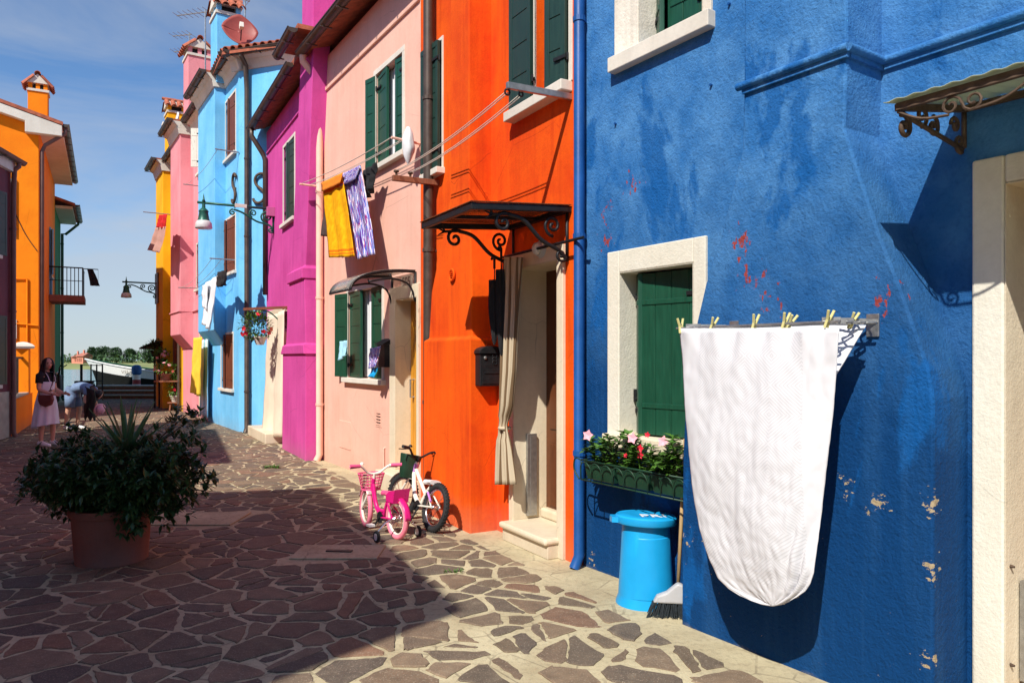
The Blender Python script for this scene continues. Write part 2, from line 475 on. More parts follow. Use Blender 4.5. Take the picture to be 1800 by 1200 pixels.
def beach_purple():
    t = NT('patterned_beach_towel')
    uv = t.map((1, 1, 1), src=t.tc.outputs['UV'])
    st = t.noise(1.0, 2, 0.4, t.map((26, 3.0, 1), src=t.tc.outputs['UV']))
    r = t.new('ShaderNodeValToRGB')
    r.color_ramp.interpolation = 'CONSTANT'
    cs = [(0.0, (60, 40, 120)), (0.36, (110, 60, 150)), (0.43, (90, 140, 200)), (0.48, (235, 225, 235)),
          (0.52, (150, 40, 110)), (0.57, (60, 90, 180)), (0.63, (200, 190, 225))]
    r.color_ramp.elements[0].color = (*s2l(cs[0][1]), 1)
    r.color_ramp.elements[1].position = cs[1][0]
    r.color_ramp.elements[1].color = (*s2l(cs[1][1]), 1)
    for p, c in cs[2:]:
        e = r.color_ramp.elements.new(p)
        e.color = (*s2l(c), 1)
    t.l.new(st, r.inputs['Fac'])
    n = t.bump(t.noise(160, 3), 0.4, 0.004)
    return t.out(r.outputs['Color'], 0.95, n, None, 0.1)
M['beachpurple'] = beach_purple()

def stripes(name, a, b, n_, axis=0):
    t = NT(name)
    u = uvsplit(t)[axis]
    w = t.math('SINE', t.math('MULTIPLY', u, n_ * 6.283))
    c = t.mix(t.ramp(w, 0.45, 0.6), a, b)
    return t.out(c, 0.9, t.bump(t.noise(90, 3), 0.2, 0.003), None, 0.1)
M['curtain'] = stripes('striped_cotton', s2l((190, 174, 148)), s2l((118, 96, 72)), 7.3)
M['bluestripe'] = stripes('blue_striped_cotton', s2l((220, 228, 232)), s2l((120, 180, 206)), 5)
M['awning'] = simple('cream_canvas', s2l((232, 214, 190)), 0.9, 0.1, 3, 0.2, 40)

# ------------------------------------------------------------------ geometry helpers
Z3 = Vector((0, 0, 1))
def V(*a):
    return Vector(a)

class Fr:
    """wall frame: s along the wall (away from the camera), o out of the wall, z up"""
    def __init__(s, p0, p1, flip=False):
        s.O = Vector((p0[0], p0[1], 0))
        d = Vector((p1[0] - p0[0], p1[1] - p0[1], 0))
        s.L = d.length
        s.u = d.normalized()
        s.n = Vector((-s.u.y, s.u.x, 0)) if not flip else Vector((s.u.y, -s.u.x, 0))
    def P(s, a, o, z):
        return s.O + s.u * a + s.n * o + Z3 * z
    def px(s, X, Y, o=0.0):
        r = Vector(((X - CX) / FPX, 1, (HY - Y) / FPX))
        C = Vector((0, 0, CAM_H))
        t = (o + (s.O - C).dot(s.n)) / r.dot(s.n)
        p = C + r * t
        return (p - s.O).dot(s.u), p.z
    def rect(s, xl, xr, yt, yb, o=0.0):
        """pixel box -> s0,s1,z0,z1 (heights read at the middle column)"""
        xm = (xl + xr) / 2
        a, b = s.px(xr, yt, o)[0], s.px(xl, yt, o)[0]
        return min(a, b), max(a, b), s.px(xm, yb, o)[1], s.px(xm, yt, o)[1]

def G(X, Y, z=0.0):
    t = (z - CAM_H) / ((HY - Y) / FPX)
    return Vector(((X - CX) / FPX * t, t, z))

def at(X, Y, d):
    return Vector(((X - CX) / FPX * d, d, CAM_H + (HY - Y) / FPX * d))

ORG = {}

class MB:
    def __init__(s):
        s.v, s.f, s.uv = [], [], {}
    def add(s, pts):
        i = len(s.v)
        s.v += [Vector(p) for p in pts]
        return i
    def face(s, pts):
        i = s.add(pts)
        s.f.append(tuple(range(i, i + len(pts))))
    def hexa(s, p):
        i = s.add(p)
        for q in ((0, 3, 2, 1), (4, 5, 6, 7), (0, 1, 5, 4), (1, 2, 6, 5), (2, 3, 7, 6), (3, 0, 4, 7)):
            s.f.append(tuple(i + k for k in q))
    def box(s, F, s0, s1, o0, o1, z0, z1):
        P = F.P
        s.hexa([P(s0, o0, z0), P(s1, o0, z0), P(s1, o1, z0), P(s0, o1, z0), P(s0, o0, z1), P(s1, o0, z1), P(s1, o1, z1), P(s0, o1, z1)])
        return s
    def bar(s, a, b, w, h, up=Z3):
        """rectangular bar from a to b, w across, h along up"""
        a, b = Vector(a), Vector(b)
        d = (b - a).normalized()
        x = d.cross(up)
        if x.length < 1e-4:
            x = d.cross(Vector((1, 0, 0)))
        x.normalize()
        y = x.cross(d).normalized()
        x *= w / 2
        y *= h / 2
        s.hexa([a - x - y, a + x - y, a + x + y, a - x + y, b - x - y, b + x - y, b + x + y, b - x + y])
        return s
    def tube(s, pts, r, n=8, closed=False, cap=True):
        pts = [Vector(p) for p in pts]
        k = len(pts)
        rs = r if isinstance(r, (list, tuple)) else [r] * k
        nv = None
        rings = []
        for i, p in enumerate(pts):
            if closed:
                d = pts[(i + 1) % k] - pts[i - 1]
            else:
                d = pts[min(i + 1, k - 1)] - pts[max(i - 1, 0)]
            if d.length < 1e-9:
                d = Vector((0, 0, 1))
            d.normalize()
            if nv is None:
                nv = d.orthogonal().normalized()
            nv = nv - d * nv.dot(d)
            if nv.length < 1e-6:
                nv = d.orthogonal()
            nv.normalize()
            b = d.cross(nv)
            rings.append(s.add([p + (nv * math.cos(2 * math.pi * j / n) + b * math.sin(2 * math.pi * j / n)) * rs[i] for j in range(n)]))
        for i in range(k if closed else k - 1):
            a, b = rings[i], rings[(i + 1) % k]
            for j in range(n):
                s.f.append((a + j, a + (j + 1) % n, b + (j + 1) % n, b + j))
        if cap and not closed:
            s.f.append(tuple(rings[0] + j for j in reversed(range(n))))
            s.f.append(tuple(rings[-1] + j for j in range(n)))
        return s
    def lathe(s, prof, c, n=24, ax=None, cap=True, sx=1.0, sy=1.0):
        """prof: list of (radius, height) about a vertical (or given) axis at c"""
        c = Vector(c)
        if ax is None:
            X, Y, A = Vector((1, 0, 0)), Vector((0, 1, 0)), Z3
        else:
            A = Vector(ax).normalized()
            X = A.orthogonal().normalized()
            Y = A.cross(X)
        rings = []
        for r, h in prof:
            rings.append(s.add([c + A * h + (X * math.cos(2 * math.pi * j / n) * sx + Y * math.sin(2 * math.pi * j / n) * sy) * r for j in range(n)]))
        for a, b in zip(rings, rings[1:]):
            for j in range(n):
                s.f.append((a + j, a + (j + 1) % n, b + (j + 1) % n, b + j))
        if cap:
            s.f.append(tuple(rings[0] + j for j in reversed(range(n))))
            s.f.append(tuple(rings[-1] + j for j in range(n)))
        return s
    def torus(s, c, ax, Rr, r, n=28, m=8, squash=1.0):
        c, A = Vector(c), Vector(ax).normalized()
        X = A.orthogonal().normalized()
        Y = A.cross(X)
        i0 = len(s.v)
        for i in range(n):
            a = 2 * math.pi * i / n
            d = X * math.cos(a) + Y * math.sin(a)
            for j in range(m):
                b = 2 * math.pi * j / m
                s.v.append(c + d * (Rr + r * math.cos(b)) + A * (r * squash * math.sin(b)))
        for i in range(n):
            for j in range(m):
                s.f.append((i0 + i * m + j, i0 + ((i + 1) % n) * m + j, i0 + ((i + 1) % n) * m + (j + 1) % m, i0 + i * m + (j + 1) % m))
        return s
    def grid(s, fn, nu, nv, uv=True):
        """surface fn(u,v) -> point"""
        i0 = len(s.v)
        for j in range(nv + 1):
            for i in range(nu + 1):
                s.v.append(Vector(fn(i / nu, j / nv)))
                s.uv[len(s.v) - 1] = (i / nu, j / nv)
        for j in range(nv):
            for i in range(nu):
                a = i0 + j * (nu + 1) + i
                s.f.append((a, a + 1, a + nu + 2, a + nu + 1))
        return s
    def prism(s, poly, d):
        """extrude a planar polygon (list of points) by vector d"""
        k = len(poly)
        i = s.add(poly)
        j = s.add([Vector(p) + Vector(d) for p in poly])
        s.f.append(tuple(reversed(range(i, i + k))))
        s.f.append(tuple(range(j, j + k)))
        for a in range(k):
            b = (a + 1) % k
            s.f.append((i + a, i + b, j + b, j + a))
        return s
    def build(s, name, mat, parent=None, smooth=False, bevel=0.0, org=None, solid=0.0, sub=0, kind=None, recalc=True, sharp=None):
        if org is None:
            org = ORG[parent.name] if parent is not None else Vector((0, 0, 0))
        org = Vector(org)
        me = bpy.data.meshes.new(name)
        me.from_pydata([tuple(p - org) for p in s.v], [], s.f)
        if s.uv:
            lay = me.uv_layers.new(name='UVMap')
            for lp in me.loops:
                lay.data[lp.index].uv = s.uv.get(lp.vertex_index, (0, 0))
        if recalc:
            bm = bmesh.new()
            bm.from_mesh(me)
            bmesh.ops.recalc_face_normals(bm, faces=bm.faces)
            bm.to_mesh(me)
            bm.free()
        if smooth:
            me.polygons.foreach_set('use_smooth', [True] * len(me.polygons))
            if sharp:
                me.set_sharp_from_angle(angle=R(sharp))
        me.materials.append(M[mat] if isinstance(mat, str) else mat)
        ob = bpy.data.objects.new(name, me)
        col.objects.link(ob)
        ORG[ob.name] = org
        if parent is not None:
            ob.parent = parent
            ob.location = org - ORG[parent.name]
        else:
            ob.location = org
        if solid:
            md = ob.modifiers.new('solid', 'SOLIDIFY')
            md.thickness = solid
        if bevel:
            md = ob.modifiers.new('bevel', 'BEVEL')
            md.width = bevel
            md.segments = 2
            md.limit_method = 'ANGLE'
            md.angle_limit = R(40)
        if sub:
            md = ob.modifiers.new('sub', 'SUBSURF')
            md.levels = sub
            md.render_levels = sub
        if kind:
            ob['kind'] = kind
        return ob

def thing(name, label, cat, loc, group=None):
    o = bpy.data.objects.new(name, None)
    o.empty_display_size = 0.1
    col.objects.link(o)
    o.location = loc
    ORG[o.name] = Vector(loc)
    return tag(o, label, cat, group)

def tag(o, label, cat, group=None):
    o['label'] = label
    o['category'] = cat
    if group:
        o['group'] = group
    return o

def place(ob_src, parent, M4, name=None):
    """linked copy of a mesh as a child of parent, at world matrix M4"""
    o = ob_src.copy()
    col.objects.link(o)
    o.parent = parent
    o.matrix_basis = Matrix.Translation(-ORG[parent.name]) @ M4
    ORG[o.name] = Vector(M4.translation)
    return o

def spiral(F, s, o, z, r0, turns, a0, dirn=1, n=22, rmin=0.12):
    """spiral in the plane o-z of frame F at s, ends at centre; starts at angle a0"""
    pts = []
    for i in range(n + 1):
        t = i / n
        r = r0 * (1 - t) + r0 * rmin * t
        a = a0 + dirn * turns * 2 * math.pi * t
        pts.append(F.P(s, o + r * math.cos(a), z + r * math.sin(a)))
    return pts

def smoothpts(pts, k=6):
    """Catmull-Rom through points"""
    pts = [Vector(p) for p in pts]
    out = []
    for i in range(len(pts) - 1):
        p0, p1, p2, p3 = pts[max(i - 1, 0)], pts[i], pts[i + 1], pts[min(i + 2, len(pts) - 1)]
        for j in range(k):
            t = j / k
            out.append(0.5 * ((2 * p1) + (p2 - p0) * t + (2 * p0 - 5 * p1 + 4 * p2 - p3) * t * t + (3 * p1 - p0 - 3 * p2 + p3) * t ** 3))
    out.append(pts[-1])
    return out

def leaf(mb, base, d, up, L, W, bend=0.15):
    """one folded leaf blade of four triangles"""
    d = Vector(d).normalized()
    x = d.cross(up)
    if x.length < 1e-3:
        x = d.orthogonal()
    x.normalize()
    nrm = x.cross(d).normalized()
    i = mb.add([base, base + d * L * 0.45 + x * W * 0.5 + nrm * bend * W, base + d * L - nrm * bend * L * 0.6,
                base + d * L * 0.45 - x * W * 0.5 + nrm * bend * W, base + d * L * 0.5])
    mb.f += [(i, i + 1, i + 4), (i + 1, i + 2, i + 4), (i + 2, i + 3, i + 4), (i + 3, i, i + 4)]

def rnd_dir(rng, up=0.0):
    while True:
        v = Vector((rng.uniform(-1, 1), rng.uniform(-1, 1), rng.uniform(-1, 1)))
        if 0.05 < v.length < 1:
            v.normalize()
            v.z += up
            return v.normalized()

# ------------------------------------------------------------------ wall lines
FB = Fr((0.56, 5.88), (0.56 - math.sin(R(34)), 5.88 + math.cos(R(34))))
FO = Fr((0.53, 5.865), (-1.08, 8.75))
FP = Fr((-1.08, 8.75), (-3.05, 11.92))
FM = Fr((-3.05, 11.92), (-5.35, 16.13))
LCX, LCY = -6.05, 16.37
FL = Fr((LCX, LCY), (-7.89, 19.2))
FLS = Fr((-5.35 + 3.2 * 0.95, 16.13 - 3.2 * 0.31), (LCX, LCY))
FS = Fr((-7.89, 19.2), (-9.94, 22.35))
FY = Fr((-9.94, 22.35), (-11.9, 25.4))

def facade(F, s0, s1, z0, z1, holes, o=0.0):
    """wall sheet with rectangular openings and their reveals; holes = (s0,s1,z0,z1,depth)"""
    mb = MB()
    ss = sorted(set([s0, s1] + [h[0] for h in holes] + [h[1] for h in holes]))
    zs = sorted(set([z0, z1] + [h[2] for h in holes] + [h[3] for h in holes]))
    ss = [a for a in ss if s0 - 1e-6 <= a <= s1 + 1e-6]
    zs = [a for a in zs if z0 - 1e-6 <= a <= z1 + 1e-6]
    P = F.P
    for a, b in zip(ss, ss[1:]):
        for c, d in zip(zs, zs[1:]):
            m, q = (a + b) / 2, (c + d) / 2
            if any(h[0] < m < h[1] and h[2] < q < h[3] for h in holes):
                continue
            mb.face([P(a, o, c), P(b, o, c), P(b, o, d), P(a, o, d)])
    for h in holes:
        a, b, c, d, k = h
        mb.face([P(a, o, c), P(a, o, d), P(a, o - k, d), P(a, o - k, c)])
        mb.face([P(b, o, c), P(b, o - k, c), P(b, o - k, d), P(b, o, d)])
        mb.face([P(a, o, d), P(b, o, d), P(b, o - k, d), P(a, o - k, d)])
        mb.face([P(a, o, c), P(a, o - k, c), P(b, o - k, c), P(b, o, c)])
    return mb

def shell(mb, F, s0, s1, z1, back, ends=(True, True)):
    """end walls and back wall behind a facade"""
    P = F.P
    if ends[0]:
        mb.face([P(s0, 0, 0), P(s0, -back, 0), P(s0, -back, z1), P(s0, 0, z1)])
    if ends[1]:
        mb.face([P(s1, 0, 0), P(s1, -back, 0), P(s1, -back, z1), P(s1, 0, z1)])
    mb.face([P(s0, -back, 0), P(s1, -back, 0), P(s1, -back, z1), P(s0, -back, z1)])

def roof(F, house, s0, s1, z, back, over=0.35, pitch=0.32, mat='tile', es=0.1):
    """double-pitched roof along the facade"""
    mid = back / 2
    mb = MB()
    P = F.P
    zr = z + pitch * (mid + over)
    th = 0.10
    prof = [(over, z), (-mid, zr), (-back - over, z), (-back - over, z + th), (-mid, zr + th), (over, z + th)]
    mb.prism([P(s0 - es, o, h) for o, h in prof], F.u * (s1 - s0 + 2 * es))
    return mb.build('roof', mat, house)

def gutter(F, parent, s0, s1, z, o, r=0.075, mat='gutter'):
    """half-round gutter along the eave with rolled front lip"""
    mb = MB()
    n = 9
    for sgn, rr in ((1, r), (-1, r * 0.86)):
        def fn(u, v):
            a = math.pi * (1 + u)
            return F.P(s0 + (s1 - s0) * v, o + rr * math.cos(a), z + rr * math.sin(a))
        mb.grid(fn, n, 1, False)
    for q in (s0, s1):
        mb.face([F.P(q, o + r * math.cos(math.pi * (1 + i / n)), z + r * math.sin(math.pi * (1 + i / n))) for i in range(n + 1)])
    mb.tube([F.P(s0, o + r, z), F.P(s1, o + r, z)], 0.012, 6)
    k = s0 + 0.4
    while k < s1:
        mb.box(F, k, k + 0.025, -0.02 + o - r, o + r, z - r - 0.008, z - r + 0.006)
        k += 0.7
    mb.uv = {}
    return mb.build('gutter', mat, parent, True, sharp=40)

def cornice(F, parent, s0, s1, ob, z0, z1, out=0.20, name='eaves_board', mat='fascia'):
    pr = [(-0.02, z0), (ob + 0.03, z0), (ob + 0.05, z0 + 0.08), (ob + out * 0.5, z1 - 0.10), (ob + out, z1 - 0.05), (ob + out, z1), (-0.02, z1)]
    return MB().prism([F.P(s0, o, z) for o, z in pr], F.u * (s1 - s0)).build(name, mat, parent, bevel=0.006)

def downpipe(F, parent, s, z0, z1, o=0.07, r=0.045, mat='gutter', top=None, name='downpipe', foot=True):
    pts = []
    if top is not None:                        # swan neck out to the gutter: (o, z)
        pts += [F.P(s, top[0], top[1]), F.P(s, top[0], top[1] - 0.1), F.P(s, o + (top[0] - o) * 0.2, top[1] - 0.1 - abs(top[0] - o) * 0.8)]
    pts += [F.P(s, o, z1), F.P(s, o, z0 + 0.1)]
    if foot:
        pts += [F.P(s, o + 0.05, z0)]
    else:
        pts += [F.P(s, o, z0)]
    mb = MB().tube(pts, r, 12)
    pipe = mb.build(name, mat, parent, True, sharp=40)
    z = z0 + 0.9
    while z < z1:
        c = MB().lathe([(r * 1.02, -0.02), (r * 1.16, -0.02), (r * 1.16, 0.02), (r * 1.02, 0.02)], F.P(s, o, z), 12, cap=False)
        c.box(F, s - 0.01, s + 0.01, 0, o, z - 0.012, z + 0.012)
        c.build('pipe_clip', mat, pipe)
        z += 1.7
    return pipe

def shutter(F, parent, hs, hinge, ang, w, z0, z1, mat, o=0.02, th=0.035, style='panel', split=False):
    """one hinged leaf. hinge 'near' opens from the near jamb, 'far' from the far jamb"""
    a = R(ang)
    sg = 1 if hinge == 'near' else -1
    d = F.u * (sg * math.cos(a)) + F.n * math.sin(a)
    out = F.n * math.cos(a) - F.u * (sg * math.sin(a))          # faces the street when closed
    p = F.P(hs, o, 0)
    mb = MB()
    def bx(a0, a1, b0, b1, c0, c1):
        q = [p + d * x + out * y + Z3 * zz for zz in (c0, c1) for x, y in ((a0, b0), (a1, b0), (a1, b1), (a0, b1))]
        mb.hexa(q)
    if style == 'plank':
        k = max(2, int(round(w / 0.13)))
        for i in range(k):
            bx(w * i / k + 0.003, w * (i + 1) / k - 0.003, 0, th, z0, z1)
        bx(0.002, w - 0.002, 0.004, th - 0.006, z0 + 0.002, z1 - 0.002)
        for zz in (z0 + 0.18 * (z1 - z0), z1 - 0.18 * (z1 - z0)):
            bx(0.01, w - 0.03, -0.008, 0.003, zz - 0.018, zz + 0.018)
            bx(0.01, w - 0.03, th - 0.003, th + 0.007, zz - 0.018, zz + 0.018)
    else:
        n = 5
        st = 0.055
        bx(0, st, 0, th, z0, z1)
        bx(w - st, w, 0, th, z0, z1)
        hh = (z1 - z0)
        for i in range(n):
            a0, a1 = z0 + hh * i / n, z0 + hh * (i + 1) / n
            bx(st - 0.004, w - st + 0.004, 0.004, th - 0.006, a0 + 0.004, a1 - 0.004)
        bx(st - 0.004, w - st + 0.004, 0.010, th - 0.014, z0 + 0.002, z1 - 0.002)
        bx(0.002, w - 0.002, -0.003, th + 0.003, z0 - 0.002, z0 + 0.06)
        bx(0.002, w - 0.002, -0.003, th + 0.003, z1 - 0.06, z1 + 0.002)
    for zz in (z0 + 0.14 * (z1 - z0), z1 - 0.14 * (z1 - z0)):
        hg = MB()
        hg.hexa([p + d * x + out * y + Z3 * (zz + c) for c in (-0.014, 0.014) for x, y in ((-0.012, th + 0.001), (min(0.16, w * 0.5), th + 0.001), (min(0.16, w * 0.5), th + 0.012), (-0.012, th + 0.012))])
        hg.tube([p - d * 0.012 + out * (th * 0.5) + Z3 * (zz - 0.03), p - d * 0.012 + out * (th * 0.5) + Z3 * (zz + 0.03)], 0.011, 7)
        hg.build('hinge', 'iron', parent)
    return mb.build('shutter', mat, parent, bevel=0.003)

def surround_ring(F, s0, s1, z0, z1, w, proj, o=0.0, bottom=False, mb=None):
    """raised band round an opening, mitred end to end"""
    mb = mb or MB()
    zb = z0 - (w if bottom else 0)
    mb.box(F, s0 - w, s0, o - 0.02, o + proj, zb, z1)
    mb.box(F, s1, s1 + w, o - 0.02, o + proj, zb, z1)
    mb.box(F, s0 - w, s1 + w, o - 0.02, o + proj, z1 + 0.0005, z1 + w)
    if bottom:
        mb.box(F, s0, s1, o - 0.02, o + proj, z0 - w, z0)
    return mb

def window(F, house, r, dep=0.18, sw=0.05, smat='fascia', leaves=(), lmat='green', style='panel', sill=True, proj=0.012, sillproj=0.07, pane_at=0.7, sillmat=None, sillh=0.07, label=None):
    s0, s1, z0, z1 = r
    w = surround_ring(F, s0, s1, z0, z1, sw, proj).build('window', smat, house, bevel=0.004)
    if label:
        w['label'] = label
    if sill:
        MB().box(F, s0 - sw - 0.05, s1 + sw + 0.05, -0.02, sillproj, z0 - sillh, z0 - 0.001).build('sill', sillmat or smat, w, bevel=0.006)
    k = dep * pane_at
    fr = MB()
    t = 0.045
    for a, b, c, d in ((s0, s0 + t, z0, z1), (s1 - t, s1, z0, z1), (s0 + t, s1 - t, z0, z0 + t), (s0 + t, s1 - t, z1 - t, z1), ((s0 + s1) / 2 - 0.03, (s0 + s1) / 2 + 0.03, z0 + t, z1 - t)):
        fr.box(F, a, b, -k - 0.02, -k + 0.03, c, d)
    fr.build('frame', 'fascia', w)
    sm = (s0 + s1) / 2
    for a, b in ((s0 + t, sm - 0.03), (sm + 0.03, s1 - t)):
        MB().box(F, a, b, -k - 0.008, -k, z0 + t, z1 - t).build('pane', 'pane', w)
    for (h, ang, frac) in leaves:
        wid = (s1 - s0) * frac
        shutter(F, w, s0 if h == 'near' else s1, h, ang, wid, z0 + 0.01, z1 - 0.01, lmat, o=0.02 if ang > 20 else -0.06, style=style)
    return w

def chimney_breast(F, house, rows, o0, mat, name='chimney_breast', cap=True):
    """rows: (z, s_near, s_far, out) from the ground up, joined as a flared pier against the wall"""
    mb = MB()
    P = F.P
    rings = []
    for z, a, b, o in rows:
        rings.append(mb.add([P(a, o0 - 0.03, z), P(a, o, z), P(b, o, z), P(b, o0 - 0.03, z)]))
    for a, b in zip(rings, rings[1:]):
        for j in range(3):
            mb.f.append((a + j, a + j + 1, b + j + 1, b + j))
    if cap:
        mb.f.append(tuple(rings[-1] + j for j in range(4)))
    return mb.build(name, mat, house, bevel=0.012)

TILE = None
def tile_mesh():
    global TILE
    if TILE is None:
        mb = MB()
        n = 6
        def arc(r, x):
            return [Vector((x, r * math.cos(math.pi * i / n), r * math.sin(math.pi * i / n))) for i in range(n + 1)]
        A, B, C, D = arc(0.085, 0), arc(0.07, 0), arc(0.075, 0.42), arc(0.06, 0.42)
        ia, ib, ic, id_ = (mb.add(q) for q in (A, B, C, D))
        for i in range(n):
            mb.f.append((ia + i, ia + i + 1, ic + i + 1, ic + i))
            mb.f.append((ib + i + 1, ib + i, id_ + i, id_ + i + 1))
            mb.f.append((ia + i, ib + i, ib + i + 1, ia + i + 1))
            mb.f.append((ic + i + 1, id_ + i + 1, id_ + i, ic + i))
        me = bpy.data.meshes.new('tile')
        me.from_pydata([tuple(v) for v in mb.v], [], mb.f)
        me.materials.append(M['tile'])
        me.polygons.foreach_set('use_smooth', [True] * len(me.polygons))
        me.set_sharp_from_angle(angle=R(50))
        TILE = me
    return TILE

def tile_at(parent, p, xdir, up):
    """roof tile whose open end sits at p and which runs along xdir"""
    o = bpy.data.objects.new('tile', tile_mesh())
    col.objects.link(o)
    x = Vector(xdir).normalized()
    y = Vector(up).cross(x).normalized()
    z = x.cross(y)
    m = Matrix((x, y, z)).transposed().to_4x4()
    m.translation = Vector(p) - ORG[parent.name]
    o.parent = parent
    o.matrix_basis = m
    ORG[o.name] = Vector(p)
    return o

def chimney(house, c, F, w, d, z0, z1, mat, capkind='gable', rise=0.26, name='chimney'):
    """stack with band, vents and a small tiled gable cap. c = ground point of the stack's centre"""
    Fc = Fr((c[0], c[1]), (c[0] + F.u.x, c[1] + F.u.y))
    mb = MB().box(Fc, -w / 2, w / 2, -d / 2, d / 2, z0, z1)
    st = mb.build(name, mat, house, bevel=0.01)
    MB().box(Fc, -w / 2 - 0.03, w / 2 + 0.03, -d / 2 - 0.03, d / 2 + 0.03, z1, z1 + 0.07).build('chimney_band', 'fascia', st)
    leg = MB()
    for a in (-1, 1):
        for b in (-1, 0, 1):
            leg.box(Fc, a * (w / 2 - 0.06) - 0.05, a * (w / 2 - 0.06) + 0.05, b * (d / 2 - 0.06) - 0.05, b * (d / 2 - 0.06) + 0.05, z1 + 0.07, z1 + 0.24)
    leg.build('vent_piers', mat, st, kind='stuff')
    MB().box(Fc, -w / 2 + 0.12, w / 2 - 0.12, -d / 2 + 0.12, d / 2 - 0.12, z1 + 0.06, z1 + 0.23).build('flue', 'iron', st)
    zc = z1 + 0.24
    ov = 0.10
    # ridge along u (gable ends face up and down the street)
    P = Fc.P
    gb = MB()
    gb.prism([P(-w / 2 - 0.04, d / 2 + 0.02, zc), P(-w / 2 - 0.04, -d / 2 - 0.02, zc), P(-w / 2 - 0.04, 0, zc + rise)], Fc.u * (w + 0.08))
    gb.build('cap_gable', 'fascia', st)
    slope = Vector((0, 0, 0))
    for sg in (1, -1):
        e0 = P(0, sg * (d / 2 + ov), zc - ov * rise / (d / 2))
        e1 = P(0, 0, zc + rise + 0.01)
        run = (e1 - e0)
        up = Fc.u.cross(run).normalized()
        if up.z < 0:
            up = -up
        k = max(3, int((w + 2 * ov) / 0.17))
        for i in range(k):
            off = Fc.u * ((i + 0.5) / k * (w + 2 * ov) - (w / 2 + ov))
            tile_at(st, e0 + off + up * 0.01, run, up)
    for i in range(max(2, int((w + 2 * ov) / 0.36))):
        tile_at(st, P(-w / 2 - ov + 0.36 * i, 0, zc + rise + 0.0), Fc.u, Z3)
    return st

def antenna(p, h, arm, dirv, label, n_el=7):
    """television aerial: mast, boom and short rods"""
    t = thing('television_aerial', label, 'aerial', p, 'television aerials on the roofs')
    p = Vector(p)
    MB().tube([p, p + Z3 * h], 0.018, 6).build('mast', 'steel', t)
    top = p + Z3 * (h - 0.05)
    d = Vector(dirv).normalized()
    b = MB().tube([top - d * arm * 0.12, top + d * arm * 0.88], 0.014, 6)
    b.build('boom', 'steel', t)
    x = d.cross(Z3).normalized()
    rods = MB()
    for i in range(n_el):
        q = top + d * arm * (-0.1 + 0.96 * i / (n_el - 1))
        L = 0.26 - 0.012 * i
        rods.tube([q - x * L, q + x * L], 0.006, 5)
    rods.build('rods', 'steel', t)
    return t

def house(name, label, F, s=0.0):
    return thing(name, label, 'house', F.P(s, 0, 0))

# ================================================================== GROUND, WATER, FAR SHORE
def struct(o):
    o['kind'] = 'structure'
    return o

QUAY = 30.5
gm = MB()
gm.face([V(-60, -40, 0), V(30, -40, 0), V(30, QUAY, 0), V(-60, QUAY, 0)])
gm.face([V(-60, QUAY, 0), V(30, QUAY, 0), V(30, QUAY, -2), V(-60, QUAY, -2)])
pave = struct(gm.build('pavement', 'mortar', None))
wm = MB()
wm.face([V(-3000, QUAY - 1, -0.75), V(3000, QUAY - 1, -0.75), V(3000, 5000, -0.75), V(-3000, 5000, -0.75)])
struct(wm.build('water', 'water', None))

# ---- flagstones: jittered cells, shrunk for wide cement joints, ragged edges
rng = random.Random(11)
def clip(poly, nx, ny, c):
    out = []
    for i in range(len(poly)):
        a, b = poly[i], poly[(i + 1) % len(poly)]
        da, db = a[0] * nx + a[1] * ny - c, b[0] * nx + b[1] * ny - c
        if da <= 0:
            out.append(a)
        if (da < 0) != (db < 0) and abs(da - db) > 1e-12:
            t = da / (da - db)
            out.append((a[0] + (b[0] - a[0]) * t, a[1] + (b[1] - a[1]) * t))
    return out

ux, uy = -0.53, 0.848                     # street direction
def wall_x(y):                            # right-hand wall line
    return 0.56 - (y - 5.88) * 0.6 if y < 5.88 else 0.53 - (y - 5.865) * 0.556
def left_x(y):
    return -6.0 - (y - 5.0) * 0.36
cells = []
CS = 0.232
pts = {}
ranges = range(-12, 110)
for i in range(-10, 145):
    for j in range(-60, 95):
        y = 0.2 + i * CS * 0.92
        x = -6 + j * CS * 1.12 + (i % 2) * CS * 0.55
        if y > QUAY - 1 or x > wall_x(y) + 0.6 or x < left_x(y) - 1.5 or (y < 2.0):
            continue
        if y > 14 and x > -4.0:
            continue
        big = 1.0
        pts[(i, j)] = (x + rng.uniform(-0.47, 0.47) * CS * 1.1, y + rng.uniform(-0.47, 0.47) * CS)
SLABS = [(G(352, 912).xy, 0.42, 0.30), (G(596, 971).xy, 0.36, 0.22)]
stones = []
for (i, j), p in pts.items():
    if rng.random() < 0.20:               # let a neighbour grow bigger
        continue
    stones.append(((i, j), p))
keep = dict(stones)
cellpolys = []
wts = {k: rng.uniform(-0.045, 0.045) for k in keep}
